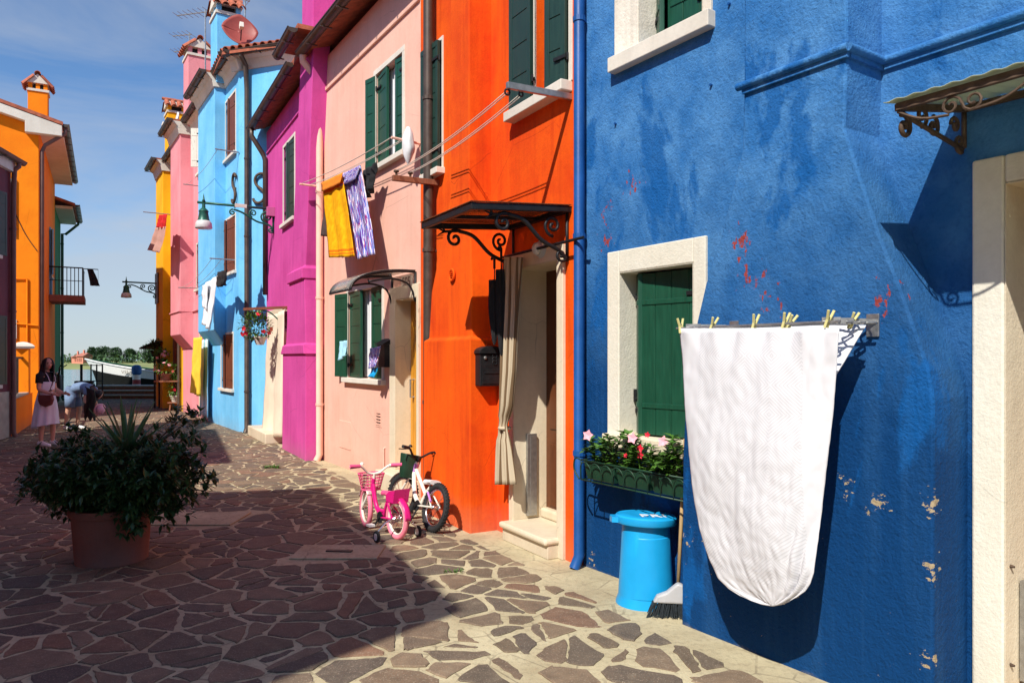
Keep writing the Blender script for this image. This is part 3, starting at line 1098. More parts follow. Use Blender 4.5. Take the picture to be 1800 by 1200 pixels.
for (i, j), p in stones:
    poly = [(p[0] - 0.9, p[1] - 0.8), (p[0] + 0.9, p[1] - 0.8), (p[0] + 0.9, p[1] + 0.8), (p[0] - 0.9, p[1] + 0.8)]
    wm_ = 0.5 * mnoise.noise(Vector((p[0] * 0.6, p[1] * 0.6, 3.3))) + 0.5
    sunny = 1.0 if p[0] > -0.6 - (p[1] - 4.6) * 0.45 else 0.0
    m = 0.008 + 0.008 * rng.random() + 0.018 * max(0, wm_) * (0.35 + sunny)
    for di in range(-4, 5):
        for dj in range(-4, 5):
            if di == 0 and dj == 0:
                continue
            q = keep.get((i + di, j + dj))
            if q is None:
                continue
            dx, dy = q[0] - p[0], q[1] - p[1]
            L = math.hypot(dx, dy)
            if L < 1e-4 or L > 1.9:
                continue
            nx, ny = dx / L, dy / L
            c = (p[0] + q[0]) / 2 * nx + (p[1] + q[1]) / 2 * ny - m + (wts[(i, j)] - wts[(i + di, j + dj)]) * min(1.0, L / 0.3)
            poly = clip(poly, nx, ny, c)
            if len(poly) < 3:
                break
        if len(poly) < 3:
            break
    if len(poly) < 3:
        continue
    # keep clear of walls and slabs
    bad = False
    cx = sum(a[0] for a in poly) / len(poly)
    cy = sum(a[1] for a in poly) / len(poly)
    for (sc, hx, hy) in SLABS:
        if abs(cx - sc[0]) < hx + 0.05 and abs(cy - sc[1]) < hy + 0.05:
            bad = True
    if bad:
        continue
    # strip of plain cement along the wall and a seam across the pavement
    wl_n = (0.857, 0.515)
    cwall = 0.56 * wl_n[0] + 5.88 * wl_n[1] - 0.46 if cy < 5.9 else 0.53 * 0.873 + 5.865 * 0.487 - 0.36
    wn_ = wl_n if cy < 5.9 else (0.873, 0.487)
    poly = clip(poly, wn_[0], wn_[1], cwall - rng.uniform(0, 0.05))
    if len(poly) < 3:
        continue
    # the photo's straight cement seam
    sa, sb = G(800, 1095), G(965, 1205)
    sd = (sb - sa).normalized()
    snx, sny = -sd.y, sd.x
    dist = (cx - sa.x) * snx + (cy - sa.y) * sny
    sc_ = sa.x * snx + sa.y * sny
    along = (cx - sa.x) * sd.x + (cy - sa.y) * sd.y
    if -0.3 < along < 3 and abs(dist) < 0.6:
        if dist > 0:
            poly = clip(poly, -snx, -sny, -(sc_ + 0.035))
        else:
            poly = clip(poly, snx, sny, sc_ - 0.035)
    if len(poly) < 3:
        continue
    area = 0.5 * abs(sum(poly[k][0] * poly[(k + 1) % len(poly)][1] - poly[(k + 1) % len(poly)][0] * poly[k][1] for k in range(len(poly))))
    if area < 0.006:
        continue
    parts_ = [poly]
    if rng.random() < 0.34 and area > 0.035:
        a_ = rng.uniform(0, math.pi)
        nx, ny = math.cos(a_), math.sin(a_)
        c_ = cx * nx + cy * ny + rng.uniform(-0.04, 0.04)
        g_ = rng.uniform(0.005, 0.013)
        parts_ = [clip(poly, nx, ny, c_ - g_), clip(poly, -nx, -ny, -(c_ + g_))]
    for q_ in parts_:
        if len(q_) < 3:
            continue
        ar = 0.5 * abs(sum(q_[k][0] * q_[(k + 1) % len(q_)][1] - q_[(k + 1) % len(q_)][0] * q_[k][1] for k in range(len(q_))))
        if ar < 0.005:
            continue
        cellpolys.append((q_, sum(a[0] for a in q_) / len(q_), sum(a[1] for a in q_) / len(q_), ar))

def ragged(poly, step, amp):
    out = []
    cut = rng.uniform(0.03, 0.17)
    np_ = []
    for i in range(len(poly)):
        a, b = poly[i], poly[(i + 1) % len(poly)]
        np_.append((a[0] + (b[0] - a[0]) * cut, a[1] + (b[1] - a[1]) * cut))
        np_.append((a[0] + (b[0] - a[0]) * (1 - cut), a[1] + (b[1] - a[1]) * (1 - cut)))
    poly = np_
    k = len(poly)
    for i in range(k):
        a, b = poly[i], poly[(i + 1) % k]
        L = math.hypot(b[0] - a[0], b[1] - a[1])
        m = max(1, int(L / step))
        for q in range(m):
            t = q / m
            x, y = a[0] + (b[0] - a[0]) * t, a[1] + (b[1] - a[1]) * t
            e = amp * (1.0 if q else 2.2)
            out.append((x + rng.uniform(-e, e), y + rng.uniform(-e, e)))
    return out

def stone_geo(poly, cx, cy, z, step, amp):
    p = ragged(poly, step, amp)
    k = len(p)
    tx, ty = rng.uniform(-0.006, 0.006), rng.uniform(-0.006, 0.006)
    v, f = [], []
    for (x, y) in p:
        v.append((x, y, -0.004))
    for (x, y) in p:
        v.append((x, y, max(0.0015, z * 0.55 + tx * (x - cx) + ty * (y - cy))))
    for (x, y) in p:
        d = math.hypot(x - cx, y - cy) + 1e-6
        g = max(0.0, 1 - 0.007 / d)
        v.append((cx + (x - cx) * g, cy + (y - cy) * g, max(0.003, z + tx * (x - cx) + ty * (y - cy))))
    for i in range(k):
        j = (i + 1) % k
        f.append((i, j, k + j, k + i))
        f.append((k + i, k + j, 2 * k + j, 2 * k + i))
    f.append(tuple(range(2 * k, 3 * k)))
    return v, f

def in_view(x, y):
    return y > 3.3 and abs(x) < 0.72 * y
cellpolys.sort(key=lambda c: (0 if in_view(c[1], c[2]) else 1, -c[3] / max(c[2], 0.5) ** 3 if in_view(c[1], c[2]) else c[2]))
rest_v, rest_f, rest_t = [], [], []
for n_, (poly, cx, cy, area) in enumerate(cellpolys):
    single = n_ < 300
    v, f = stone_geo(poly, cx, cy, rng.uniform(0.004, 0.010), 0.045 if cy < 9 else 0.09, 0.006)
    if single:
        me = bpy.data.meshes.new('flagstone')
        me.from_pydata([(a - cx, b - cy, c) for a, b, c in v], [], f)
        me.materials.append(M['stone'])
        at_ = me.attributes.new('tone', 'FLOAT', 'FACE')
        o = bpy.data.objects.new('flagstone', me)
        col.objects.link(o)
        o.location = (cx, cy, 0)
        o.parent = pave
    else:
        b = len(rest_v)
        rest_v += v
        rest_f += [tuple(b + q for q in ff) for ff in f]
        rest_t += [rng.random()] * len(f)
me = bpy.data.meshes.new('flagstones')
me.from_pydata(rest_v, [], rest_f)
me.materials.append(M['stone'])
at_ = me.attributes.new('tone', 'FLOAT', 'FACE')
at_.data.foreach_set('value', rest_t)
o = bpy.data.objects.new('flagstones', me)
col.objects.link(o)
o.parent = pave
o['kind'] = 'stuff'
# drain slab with an iron slot and a plain slab beside the planter
FG = Fr((0, 0), (ux, uy))
def slab(c, hx, hy, name):
    mb = MB()
    mb.prism([V(c[0] - hx, c[1] - hy * 1.0, 0.002), V(c[0] + hx, c[1] - hy, 0.002), V(c[0] + hx, c[1] + hy, 0.002), V(c[0] - hx, c[1] + hy, 0.002)], V(0, 0, 0.012))
    return mb.build(name, 'quaystone' if False else 'mortar', pave, bevel=0.004)
for sc, hx, hy in SLABS:
    slab(sc, hx, hy, 'cement_slab')
c = G(596, 972)
MB().bar(c + V(-0.11, 0.02, 0.018), c + V(0.11, -0.0, 0.018), 0.05, 0.012).build('drain_slot', 'iron', pave)

# far shore: marsh, low hedge of trees, a pink house
mm = MB()
NX = 60
prof = []
mb = MB()
def shore(u, v):
    x = -420 + 720 * u
    y0 = 150 + 8 * mnoise.noise(Vector((u * 9, 0, 0)))
    y = y0 + v * 260
    z = -0.75 + 0.55 * min(1, v * 12) + 0.35 * mnoise.noise(Vector((u * 40, v * 8, 1.0))) * min(1, v * 6)
    return V(x, y, z)
mb.grid(shore, 90, 24, False)
mb.uv = {}
struct(mb.build('marsh_island', 'marsh', None, True))

def crown(mb, c, rx, rz, n, L, seed, lobes=7):
    r = random.Random(seed)
    ls = []
    for k in range(lobes):
        a = r.uniform(0, 6.28)
        ls.append((Vector((math.cos(a) * rx * r.uniform(0.1, 0.6), math.sin(a) * rx * r.uniform(0.1, 0.6), r.uniform(-0.5, 0.6) * rz)), r.uniform(0.35, 0.62)))
    for k in range(n):
        lo, lr = r.choice(ls)
        d = rnd_dir(r)
        rad = r.uniform(0.55, 1.0) ** 0.5
        p = Vector(c) + lo + Vector((d.x * rx * lr * rad, d.y * rx * lr * rad, d.z * rz * lr * rad))
        leaf(mb, p, (d + rnd_dir(r) * 0.8), Z3, L * r.uniform(0.6, 1.3), L * 0.7)

def far_tree(X, Ytop, dist, wpx, label, seed, zb=-0.2):
    x = (X - CX) / FPX * dist
    ztop = CAM_H + (HY - Ytop) / FPX * dist
    rx = wpx / FPX * dist / 2
    h = ztop - zb
    t = thing('shore_tree', label, 'tree', (x, dist, zb), 'trees on the far shore')
    MB().tube([V(x, dist, zb - 0.3), V(x + 0.1, dist, zb + h * 0.35), V(x - 0.1, dist, zb + h * 0.75)], [0.28, 0.2, 0.08], 7).build('trunk', 'bark', t)
    mb = MB()
    crown(mb, (x, dist, zb + h * 0.55), rx, h * 0.52, 2600, 0.5, seed, 11)
    mb.build('crown', 'treeleaf', t, kind='stuff', recalc=False)
FT = [(160, 612, 240, 14, 'narrow dark cypress-like tree beside the far pink house'),
      (178, 611, 250, 30, 'rounded tree behind the bow tip of the moored boat'),
      (205, 613, 250, 34, 'broad low tree behind the middle of the white bow'),
      (232, 612, 255, 32, 'broad far tree above the striped mooring pole'),
      (262, 606, 235, 38, 'tallest far tree, close to the small dark canopy'),
      (285, 611, 240, 26, 'far tree half behind the hanging flower baskets'),
      (140, 625, 245, 18, 'low bushy tree at the right end of the far pink house')]
for k, (X, Yt, d, w, lb) in enumerate(FT):
    far_tree(X, Yt, d, w, lb, 40 + k)
hb = MB()
r_ = random.Random(5)
for k in range(5200):
    x = r_.uniform(-260, 10)
    y = r_.uniform(225, 275)
    hgt = 2.6 + 2.2 * mnoise.noise(Vector((x * 0.06, 0, 7)))
    leaf(hb, V(x, y, -0.3 + r_.uniform(0, 1) * max(0.6, hgt)), rnd_dir(r_, 0.4), Z3, r_.uniform(0.8, 1.6), 0.9)
hd = hb.build('shore_scrub', 'treeleaf', None, kind='stuff', recalc=False)
tag(hd, 'low green scrub running along the far shore of the lagoon', 'scrub')

fh = thing('far_house', 'distant pink house with red roofs across the water', 'house', at(128, 640, 225))
d = 225.0
FH = Fr((at(146, 640, d).x, d), (at(112, 640, d).x, d + 4))
FH.n = Vector((0, -1, 0))
zb, zt = -0.5, at(0, 626, d).z
w_ = facade(FH, 0, FH.L, zb, zt, [(1.0 + k * 1.2, 1.5 + k * 1.2, zt - 1.7, zt - 0.6, 0.2) for k in range(4)])
shell(w_, FH, 0, FH.L, zt, 5)
w_.build('wall', 'farwall', fh)
for k in range(4):
    MB().box(FH, 1.0 + k * 1.2, 1.5 + k * 1.2, -0.2, -0.15, zt - 1.7, zt - 0.6).build('window', 'pane', fh)
rf = MB()
zr = at(0, 620, d).z
rf.prism([FH.P(-0.4, 0.5, zt), FH.P(-0.4, -2.5, zr), FH.P(-0.4, -5.5, zt)], FH.u * (FH.L * 0.62))
rfo = rf.build('roof', 'roofred', fh)
rf = MB()
rf.prism([FH.P(FH.L * 0.62 - 0.3, 0.6, zt - 0.2), FH.P(FH.L * 0.62 - 0.3, -2.5, zr - 0.5), FH.P(FH.L * 0.62 - 0.3, -5.5, zt - 0.2)], FH.u * (FH.L * 0.40))
rf.build('roof', 'roofred', fh)
MB().box(FH, 1.6, 2.3, -2.6, -1.9, zt, zr + 0.9).build('chimney', 'farwall', fh)
MB().box(FH, FH.L - 1.6, FH.L - 1.0, -2.6, -2.0, zt, zr + 0.6).build('chimney', 'farwall', fh)

# ================================================================== BLUE HOUSE
def edge(F, pts, o):
    return [F.px(x, y, o) for x, y in pts]
def at_z(e, z):
    e = sorted(e, key=lambda q: q[1])
    return float(np.interp(z, [q[1] for q in e], [q[0] for q in e]))

OB = (G(1198, 1096) - FB.O).dot(FB.n)
FLAKES_RED, FLAKES_TAN = [], []
for (x_, y_, o_) in ((1063, 375, 0), (1065, 420, 0), (1300, 425, OB), (1320, 490, OB), (1350, 525, OB), (1110, 330, 0), (1555, 525, OB)):
    q = FB.px(x_, y_, o_)
    FLAKES_RED.append(FB.P(q[0], o_, q[1]) - FB.O)
for (x_, y_, o_) in ((1490, 860, OB), (1545, 885, OB), (1640, 885, OB), (1640, 1000, OB), (1640, 1160, OB), (1205, 945, OB), (1040, 985, 0)):
    q = FB.px(x_, y_, o_)
    FLAKES_TAN.append(FB.P(q[0], o_, q[1]) - FB.O)
M['blue'] = blue_plaster()
HB = house('blue_house', 'large weathered blue house with a flared chimney and white door frame at right', FB)
OB = (G(1198, 1096) - FB.O).dot(FB.n)
wU = FB.rect(1125, 1238, -180, 75, 0)
su0 = FB.px(1253, 40)[0]; su1 = FB.px(1083, 100)[0]
zsU = 0.5 * (FB.px(1085, 100)[1] + FB.px(1253, 25)[1])
wU = (wU[0], wU[1], zsU, zsU + 1.35)
wLl = FB.px(1092, 600)[0]; wLr = FB.px(1222, 600)[0]
zLt = 0.5 * (FB.px(1092, 480)[1] + FB.px(1220, 462)[1]); zLb = FB.px(1120, 768)[1]
wL = (wLr, wLl, zLb, zLt)
dS1 = FB.px(1770, 600)[0]
dS1o = FB.px(1712, 600)[0]
dZ = FB.px(1775, 322)[1]; dZo = FB.px(1720, 283)[1]
door = (dS1 - 0.95, dS1, 0.14, dZ)
DW, DD = 0.24, 0.42
mb = facade(FB, -16, -0.012, 0, 7.2, [(*wU, DW), (*wL, DW), (*door, DD)])
shell(mb, FB, -16, -0.012, 7.2, 7)
mb.build('wall', 'blue', HB)
roof(FB, HB, -16, -0.02, 7.2, 7)
# flared chimney breast
eL = edge(FB, [(1311, -300), (1311, 0), (1307, 175), (1304, 266), (1287, 336), (1266, 420), (1240, 500), (1225, 565), (1205, 700), (1200, 800), (1198, 1096)], OB)
eR = edge(FB, [(1490, -300), (1490, 0), (1488, 95), (1484, 224), (1505, 290), (1544, 408), (1583, 508), (1633, 650), (1641, 700), (1640, 1250)], OB)
zz = sorted(set([-0.03, 0.3, 7.2] + [round(z, 3) for _, z in eL + eR if 0.4 < z < 3.2]))
rows = [(z, at_z(eR, z), at_z(eL, z), OB) for z in zz]
chimney_breast(FB, HB, rows, 0, 'blue')
# narrow string course running over breast and wall
zc1 = FB.px(1390, 130, OB)[1]; zc2 = FB.px(1670, 62)[1]
zc = (zc1 + zc2) / 2
sR_, sL_ = at_z(eR, zc), at_z(eL, zc)
mb = MB()
q = 0.022
path = [FB.P(sL_ + 0.03, OB + 0.02, zc), FB.P(sR_ - 0.02, OB + 0.02, zc), FB.P(sR_ - 0.02, 0.02, zc), FB.P(-6.5, 0.02, zc)]
mb.tube(path[:2], q, 10)
mb.tube(path[1:3], q, 10)
mb.tube(path[2:], q, 10)
mb.box(FB, sR_ - 0.012, sL_, OB - 0.01, OB + 0.018, zc - 0.045, zc - 0.012)
mb.box(FB, sR_ - 0.016, sR_ + 0.01, 0.0, OB - 0.012, zc - 0.045, zc - 0.012)
mb.box(FB, -6.5, sR_ - 0.02, -0.01, 0.018, zc - 0.045, zc - 0.012)
mb.build('string_course', 'blue', HB, True, sharp=50)

# upper window
w = surround_ring(FB, wU[0], wU[1], wU[2], wU[3], 0.0, 0.0)
mb = MB()
mb.box(FB, wU[1] + 0.001, su1, -0.03, 0.02, wU[2], wU[3] + 0.14)
mb.box(FB, su0, wU[0] - 0.001, -0.03, 0.02, wU[2], wU[3] + 0.14)
mb.box(FB, wU[0] - 0.001, wU[1] + 0.001, -0.03, 0.02, wU[3] + 0.001, wU[3] + 0.14)
wo_ = mb.build('window', 'flaky_white', HB, bevel=0.006)
wo_['label'] = 'upper window with flaking white surround'
MB().box(FB, su0 - 0.02, su1 + 0.02, -0.05, 0.07, wU[2] - 0.11, wU[2] - 0.001).build('sill', 'fascia', wo_, bevel=0.006)
MB().box(FB, wU[0] + 0.002, wU[1] - 0.002, -DW + 0.012, -DW + 0.03, wU[2], wU[3]).build('pane', 'pane', wo_)
MB().box(FB, wU[1] - 0.004, wU[1] - 0.0015, -DW + 0.02, 0.018, wU[2] + 0.002, wU[3] - 0.002).box(FB, wU[0] + 0.0015, wU[0] + 0.004, -DW + 0.02, 0.018, wU[2] + 0.002, wU[3] - 0.002).build('reveal', 'flaky_white', wo_)
shutter(FB, wo_, wU[1] - 0.01, 'far', 38, 0.2, wU[2] + 0.03, wU[3] - 0.03, 'green', -0.2, style='plank')
shutter(FB, wo_, wU[0] + 0.01, 'near', 3, (wU[1] - wU[0]) * 0.72, wU[2] + 0.03, wU[3] - 0.03, 'green', -0.17, style='plank')
# lower window
sw1 = FB.px(1071, 600)[0] - wL[1]
mb = MB()
zo = 0.5 * (FB.px(1075, 445)[1] + FB.px(1243, 413)[1])
mb.box(FB, wL[1] + 0.001, wL[1] + sw1, -0.03, 0.022, wL[2], zo)
mb.box(FB, FB.px(1244, 430)[0], wL[0] - 0.001, -0.03, 0.022, wL[2], zo)
mb.box(FB, wL[0] - 0.001, wL[1] + 0.001, -0.03, 0.022, wL[3] + 0.001, zo)
wo_ = mb.build('window', 'white', HB, bevel=0.008)
wo_['label'] = 'lower window with thick whitewashed surround'
mb = MB()
for (a, b) in ((wL[1] - 0.004, wL[1] - 0.0015), (wL[0] + 0.0015, wL[0] + 0.004)):
    mb.box(FB, a, b, -DW + 0.02, 0.02, wL[2] + 0.002, wL[3] - 0.002)
mb.box(FB, wL[0] + 0.0045, wL[1] - 0.0045, -DW + 0.02, 0.02, wL[3] - 0.004, wL[3] - 0.0015)
mb.build('reveal', 'white', wo_)
MB().box(FB, wL[0] - 0.06, wL[1] + sw1 + 0.02, -0.2, 0.06, wL[2] - 0.10, wL[2] + 0.006).build('sill', 'cream', wo_, bevel=0.01)
MB().box(FB, wL[0] + 0.004, wL[1] - 0.004, -DW + 0.012, -DW + 0.03, wL[2], wL[3]).build('pane', 'pane', wo_)
wd = wL[1] - wL[0]
shutter(FB, wo_, wL[1] - 0.012, 'far', 40, wd * 0.30, wL[2] + 0.02, wL[3] - 0.015, 'green', -0.19, style='plank')
shutter(FB, wo_, wL[0] + 0.012, 'near', 8, wd * 0.80, wL[2] + 0.02, wL[3] - 0.02, 'green', -0.16, style='plank')
p = FB.P(wL[1] - 0.02, -0.12, wL[2] + 0.25)
MB().bar(p, p + Z3 * 0.09, 0.03, 0.02).tube([p + Z3 * 0.02, p + Z3 * 0.02 - FB.u * 0.05], 0.012, 6).build('shutter_catch', 'iron', wo_)
# door with broad white plaster frame
mb = MB()
mb.box(FB, door[1] + 0.001, dS1o, -0.03, 0.025, 0.0, dZo)
mb.box(FB, door[0] - (dS1o - door[1]), door[0] - 0.001, -0.03, 0.025, 0.0, dZo)
mb.box(FB, door[0] - 0.001, door[1] + 0.001, -0.03, 0.025, dZ + 0.001, dZo)
dr = mb.build('door', 'white', HB, bevel=0.012)
dr['label'] = 'doorway framed by a broad rough white plaster band'
mb = MB()
mb.box(FB, door[1] - 0.005, door[1] - 0.0015, -DD + 0.03, 0.022, 0.145, dZ - 0.002)
mb.box(FB, door[0] + 0.0015, door[0] + 0.005, -DD + 0.03, 0.022, 0.145, dZ - 0.002)
mb.box(FB, door[0] + 0.0055, door[1] - 0.0055, -DD + 0.03, 0.022, dZ - 0.005, dZ - 0.0015)
mb.build('reveal', 'cream', dr)
MB().box(FB, door[0] + 0.002, door[1] - 0.002, -DD + 0.012, -DD + 0.05, 0.15, dZ - 0.003).build('door_leaf', 'doorwood', dr)
MB().box(FB, door[0] - 0.1, door[1] + 0.06, -DD + 0.06, 0.12, 0.001, 0.143).build('step', 'marble', dr, bevel=0.015)
sa, za = FB.px(1793, 1050)
MB().box(FB, door[1] - 0.05, door[1] - 0.012, -0.16, -0.10, 0.16, 0.62).build('flood_gate_rail', 'steel', dr)
# rust stains from old fixings
for (x, y) in ((1774, 996), (1771, 1172)):
    s_, z_ = FB.px(x, y)
    MB().lathe([(0.006, -0.03), (0.008, 0.0), (0.005, 0.012)], FB.P(door[1] - 0.012, -0.02, max(z_, 0.25)), 8, ax=-FB.u).build('fixing_bolt', 'rust', dr)
# wall hooks
for (x, y) in ((1083, 218), (1251, 150), (1283, 8)):
    s_, z_ = FB.px(x, y)
    MB().tube([FB.P(s_, -0.01, z_), FB.P(s_, 0.018, z_)], 0.009, 6).build('wall_hook', 'bluepipe', HB)
downpipe(FB, HB, -0.045, 0.0, 6.9, 0.07, 0.043, 'bluepipe', top=(0.3, 7.15))

# blue house canopy: corrugated sheet on rusty scrolled brackets
cT_s, cT_z = FB.px(1697, 216)
CN = thing('door_canopy', 'corrugated sheet canopy on rusty scrolled iron brackets over the white-framed door', 'canopy', FB.P(cT_s, 0, cT_z))
cs0, cs1 = cT_s - 1.55, cT_s
PRJ = 0.60
slope = 0.10
def sheet(u, v):
    s_ = cs0 - 0.06 + (cs1 - cs0 + 0.1) * u
    o_ = 0.01 + (PRJ + 0.03) * v
    return FB.P(s_, o_, cT_z + 0.085 - slope * v + 0.0035 * math.sin(u * 22 * 6.28))
MB().grid(sheet, 132, 4, False).build('roof_sheet', 'corrugated', CN, True, solid=0.003)
fm = MB()
za = cT_z + 0.06
fm.bar(FB.P(cs0, PRJ, za - slope), FB.P(cs1, PRJ, za - slope), 0.025, 0.03)
fm.bar(FB.P(cs0, 0.02, za), FB.P(cs1, 0.02, za), 0.025, 0.03)
for s_ in (cs0, cs1):
    fm.bar(FB.P(s_, 0.03, za), FB.P(s_, PRJ, za - slope), 0.025, 0.03)
for k in range(2):
    s_ = cs1 - 0.26 - 0.75 * k
    for sg in (-1, 1):
        pts_ = []
        for i in range(15):
            a = sg * (i / 14) * 1.4 * 6.28
            rr = 0.042 * (1 - 0.8 * i / 14)
            pts_.append(FB.P(s_ + sg * (0.042 - rr * math.cos(a)), PRJ, za - slope - 0.055 + rr * math.sin(a)))
        fm.tube(pts_, 0.006, 5)
for k in range(2):
    s_ = cs1 - 0.26 - 0.75 * k
    for sg in (-1, 1):
        fm.tube(smoothpts([FB.P(s_ + sg * 0.05, PRJ, za - slope - 0.09), FB.P(s_ + sg * 0.16, PRJ, za - slope - 0.075), FB.P(s_ + sg * 0.26, PRJ, za - slope - 0.02)], 4), 0.006, 5)
fm.build('frame', 'rust', CN, True, sharp=40)
for s_ in (cs0, cs1):
    b = MB()
    zb_ = FB.px(1690, 270)[1]
    b.tube([FB.P(s_, 0.015, za), FB.P(s_, 0.015, zb_ + 0.02)], 0.012, 7)
    b.tube([FB.P(s_, 0.03, zb_ + 0.01), FB.P(s_, PRJ - 0.04, za - slope - 0.02)], 0.011, 7)
    b.tube(spiral(FB, s_, 0.055, zb_ + 0.035, 0.045, 1.3, R(-120), 1), 0.010, 6)
    b.tube(spiral(FB, s_, PRJ - 0.055, za - slope - 0.075, 0.055, 1.4, R(60), 1), 0.011, 6)
    b.tube(spiral(FB, s_, PRJ - 0.20, za - 0.10, 0.05, 1.3, R(-90), -1), 0.009, 6)
    b.tube(spiral(FB, s_, 0.30, (za + zb_) / 2 - 0.03, 0.05, 1.3, R(90), 1), 0.009, 6)
    b.tube(spiral(FB, s_, 0.10, za - 0.09, 0.04, 1.3, R(0), 1), 0.009, 6)
    b.build('bracket', 'rust', CN, True)

# ================================================================== ORANGE HOUSE
HO = house('orange_house', 'vivid orange house with black canopy and curtained stone doorway', FO)
OO = (G(825, 937) - FO.O).dot(FO.n)
oD_far = FO.px(907, 600)[0]; oD_near = FO.px(984, 600)[0]
oDz = 0.5 * (FO.px(905, 478)[1] + FO.px(984, 452)[1])
oDz0 = 0.17
oW1 = (FO.px(1001, 80)[0], FO.px(940, 80)[0])
zs1 = 0.5 * (FO.px(905, 205)[1] + FO.px(1004, 138)[1])
oW2 = (FO.px(783, 200)[0] - 0.02, FO.px(783, 200)[0] + 0.55)
zs2 = FO.px(770, 300)[1]
zt2 = FO.px(770, 78)[1]
holes = [(oD_near, oD_far, oDz0 - 0.03, oDz, 0.36), (oW1[0], oW1[1], zs1, zs1 + 1.4, 0.18)]
w2 = (FO.px(778, 200)[0], FO.px(752, 200)[0], zs2, zt2)
mb = facade(FO, 0.004, FO.L - 0.004, 0, 7.4, holes)
shell(mb, FO, 0.004, FO.L - 0.004, 7.4, 7)
mb.build('wall', 'orange', HO)
roof(FO, HO, 0.01, FO.L - 0.01, 7.4, 7)
# breast
def Oz(y, x=816):
    return FO.px(x, y, OO)[1]
a_top, b_top = FO.px(816, 200, OO)[0], FO.px(784, 200, OO)[0]
a_bot, b_bot = FO.px(826, 800, OO)[0], FO.px(744, 800, OO)[0]
zl = Oz(597, 790)
zf = Oz(330)
rows = [(-0.03, a_bot, b_bot, OO), (zl, a_bot, b_bot - 0.01, OO), (zl + 0.025, a_bot + 0.05, b_bot - 0.05, OO - 0.045),
        (Oz(500), a_bot + 0.06, b_bot - 0.12, OO - 0.045), (zf, a_top, b_top, OO - 0.05), (7.6, a_top, b_top, OO - 0.05)]
cb = chimney_breast(FO, HO, rows, 0, 'orange')
# round vent
s_, z_ = FO.px(790, 483, OO)
v = MB().torus(FO.P(s_, OO - 0.025, z_), FO.n, 0.055, 0.012, 20, 6)
for k in range(5):
    v.bar(FO.P(s_ - 0.045, OO - 0.03, z_ - 0.04 + 0.02 * k), FO.P(s_ + 0.045, OO - 0.03, z_ - 0.04 + 0.02 * k), 0.02, 0.006)
v.build('air_vent', 'orange', HO)
# stone doorway
mb = MB()
fw = 0.085
mb.box(FO, oD_far + 0.001, oD_far + fw, -0.03, 0.03, 0.0, oDz + 0.12)
mb.box(FO, oD_near - fw, oD_near - 0.001, -0.03, 0.03, 0.0, oDz + 0.12)
mb.box(FO, oD_near - 0.001, oD_far + 0.001, -0.03, 0.03, oDz + 0.001, oDz + 0.12)
dr = mb.build('door', 'marble', HO, bevel=0.006)
dr['label'] = 'stone-framed doorway with brown door'
mb = MB()
mb.box(FO, oD_far - 0.006, oD_far - 0.002, -0.33, 0.028, oDz0 + 0.002, oDz - 0.002)
mb.box(FO, oD_near + 0.002, oD_near + 0.006, -0.33, 0.028, oDz0 + 0.002, oDz - 0.002)
mb.box(FO, oD_near + 0.0065, oD_far - 0.0065, -0.33, 0.028, oDz - 0.006, oDz - 0.002)
mb.build('reveal', 'marble', dr)
lf = MB()
lf.box(FO, oD_near + 0.007, oD_far - 0.007, -0.345, -0.32, oDz0 + 0.01, oDz - 0.003)
k = (oD_far - oD_near - 0.014) / 2
for i in range(2):
    for (c0, c1) in ((0.05, 0.30), (0.36, 0.94)):
        hgt = oDz - oDz0
        lf.box(FO, oD_near + 0.007 + k * i + 0.08, oD_near + 0.007 + k * (i + 1) - 0.08, -0.322, -0.308, oDz0 + hgt * c0, oDz0 + hgt * c1)
lf.build('door_leaf', 'doorwood', dr, bevel=0.004)
p = FO.P(oD_near + 0.24, -0.30, 1.25)
MB().tube([p, p + FO.n * 0.05, p + FO.n * 0.05 + Z3 * 0.30, p + Z3 * 0.30], 0.011, 7).build('door_handle', 'steel', dr)
st = MB()
st.box(FO, oD_near - 0.02, oD_far + 0.02, -0.32, 0.13, 0.001, oDz0 - 0.055)
st.build('step', 'marble', dr, bevel=0.006)
MB().box(FO, oD_near - 0.035, oD_far + 0.035, -0.32, 0.165, oDz0 - 0.054, oDz0).build('threshold', 'marble', dr, bevel=0.02)
MB().box(FO, oD_near + 0.007, oD_far - 0.007, -0.345, -0.25, oDz0 + 0.001, oDz0 + 0.09).build('inner_step', 'marble', dr, bevel=0.02)
# metal flood-gate rail on the far jamb
MB().box(FO, oD_far - 0.04, oD_far - 0.0065, -0.20, -0.10, oDz0 + 0.03, oDz0 + 0.78).box(FO, oD_far - 0.042, oD_far - 0.03, -0.17, -0.13, oDz0 + 0.05, oDz0 + 0.76).build('flood_gate_rail', 'steel', dr, bevel=0.003)
# windows
w = surround_ring(FO, oW1[0], oW1[1], zs1, zs1 + 1.4, 0.05, 0.012).build('window', 'fascia', HO, bevel=0.003)
w['label'] = 'upper window with dark green shutters above the canopy'
MB().box(FO, FO.px(1006, 150)[0], FO.px(903, 200)[0], -0.05, 0.11, zs1 - 0.085, zs1 - 0.001).build('sill', 'fascia', w, bevel=0.006)
MB().box(FO, oW1[0] + 0.002, oW1[1] - 0.002, -0.17, -0.15, zs1, zs1 + 1.4).build('pane', 'pane', w)
MB().box(FO, oW1[0] + 0.22, oW1[0] + 0.27, -0.14, -0.09, zs1, zs1 + 1.4).build('frame', 'doorwood', w)
shutter(FO, w, oW1[1], 'far', 178, 0.36, zs1 + 0.01, zs1 + 1.39, 'dgreen', 0.05)
shutter(FO, w, oW1[0] + 0.01, 'near', 12, 0.24, zs1 + 0.01, zs1 + 1.39, 'dgreen', 0.01)
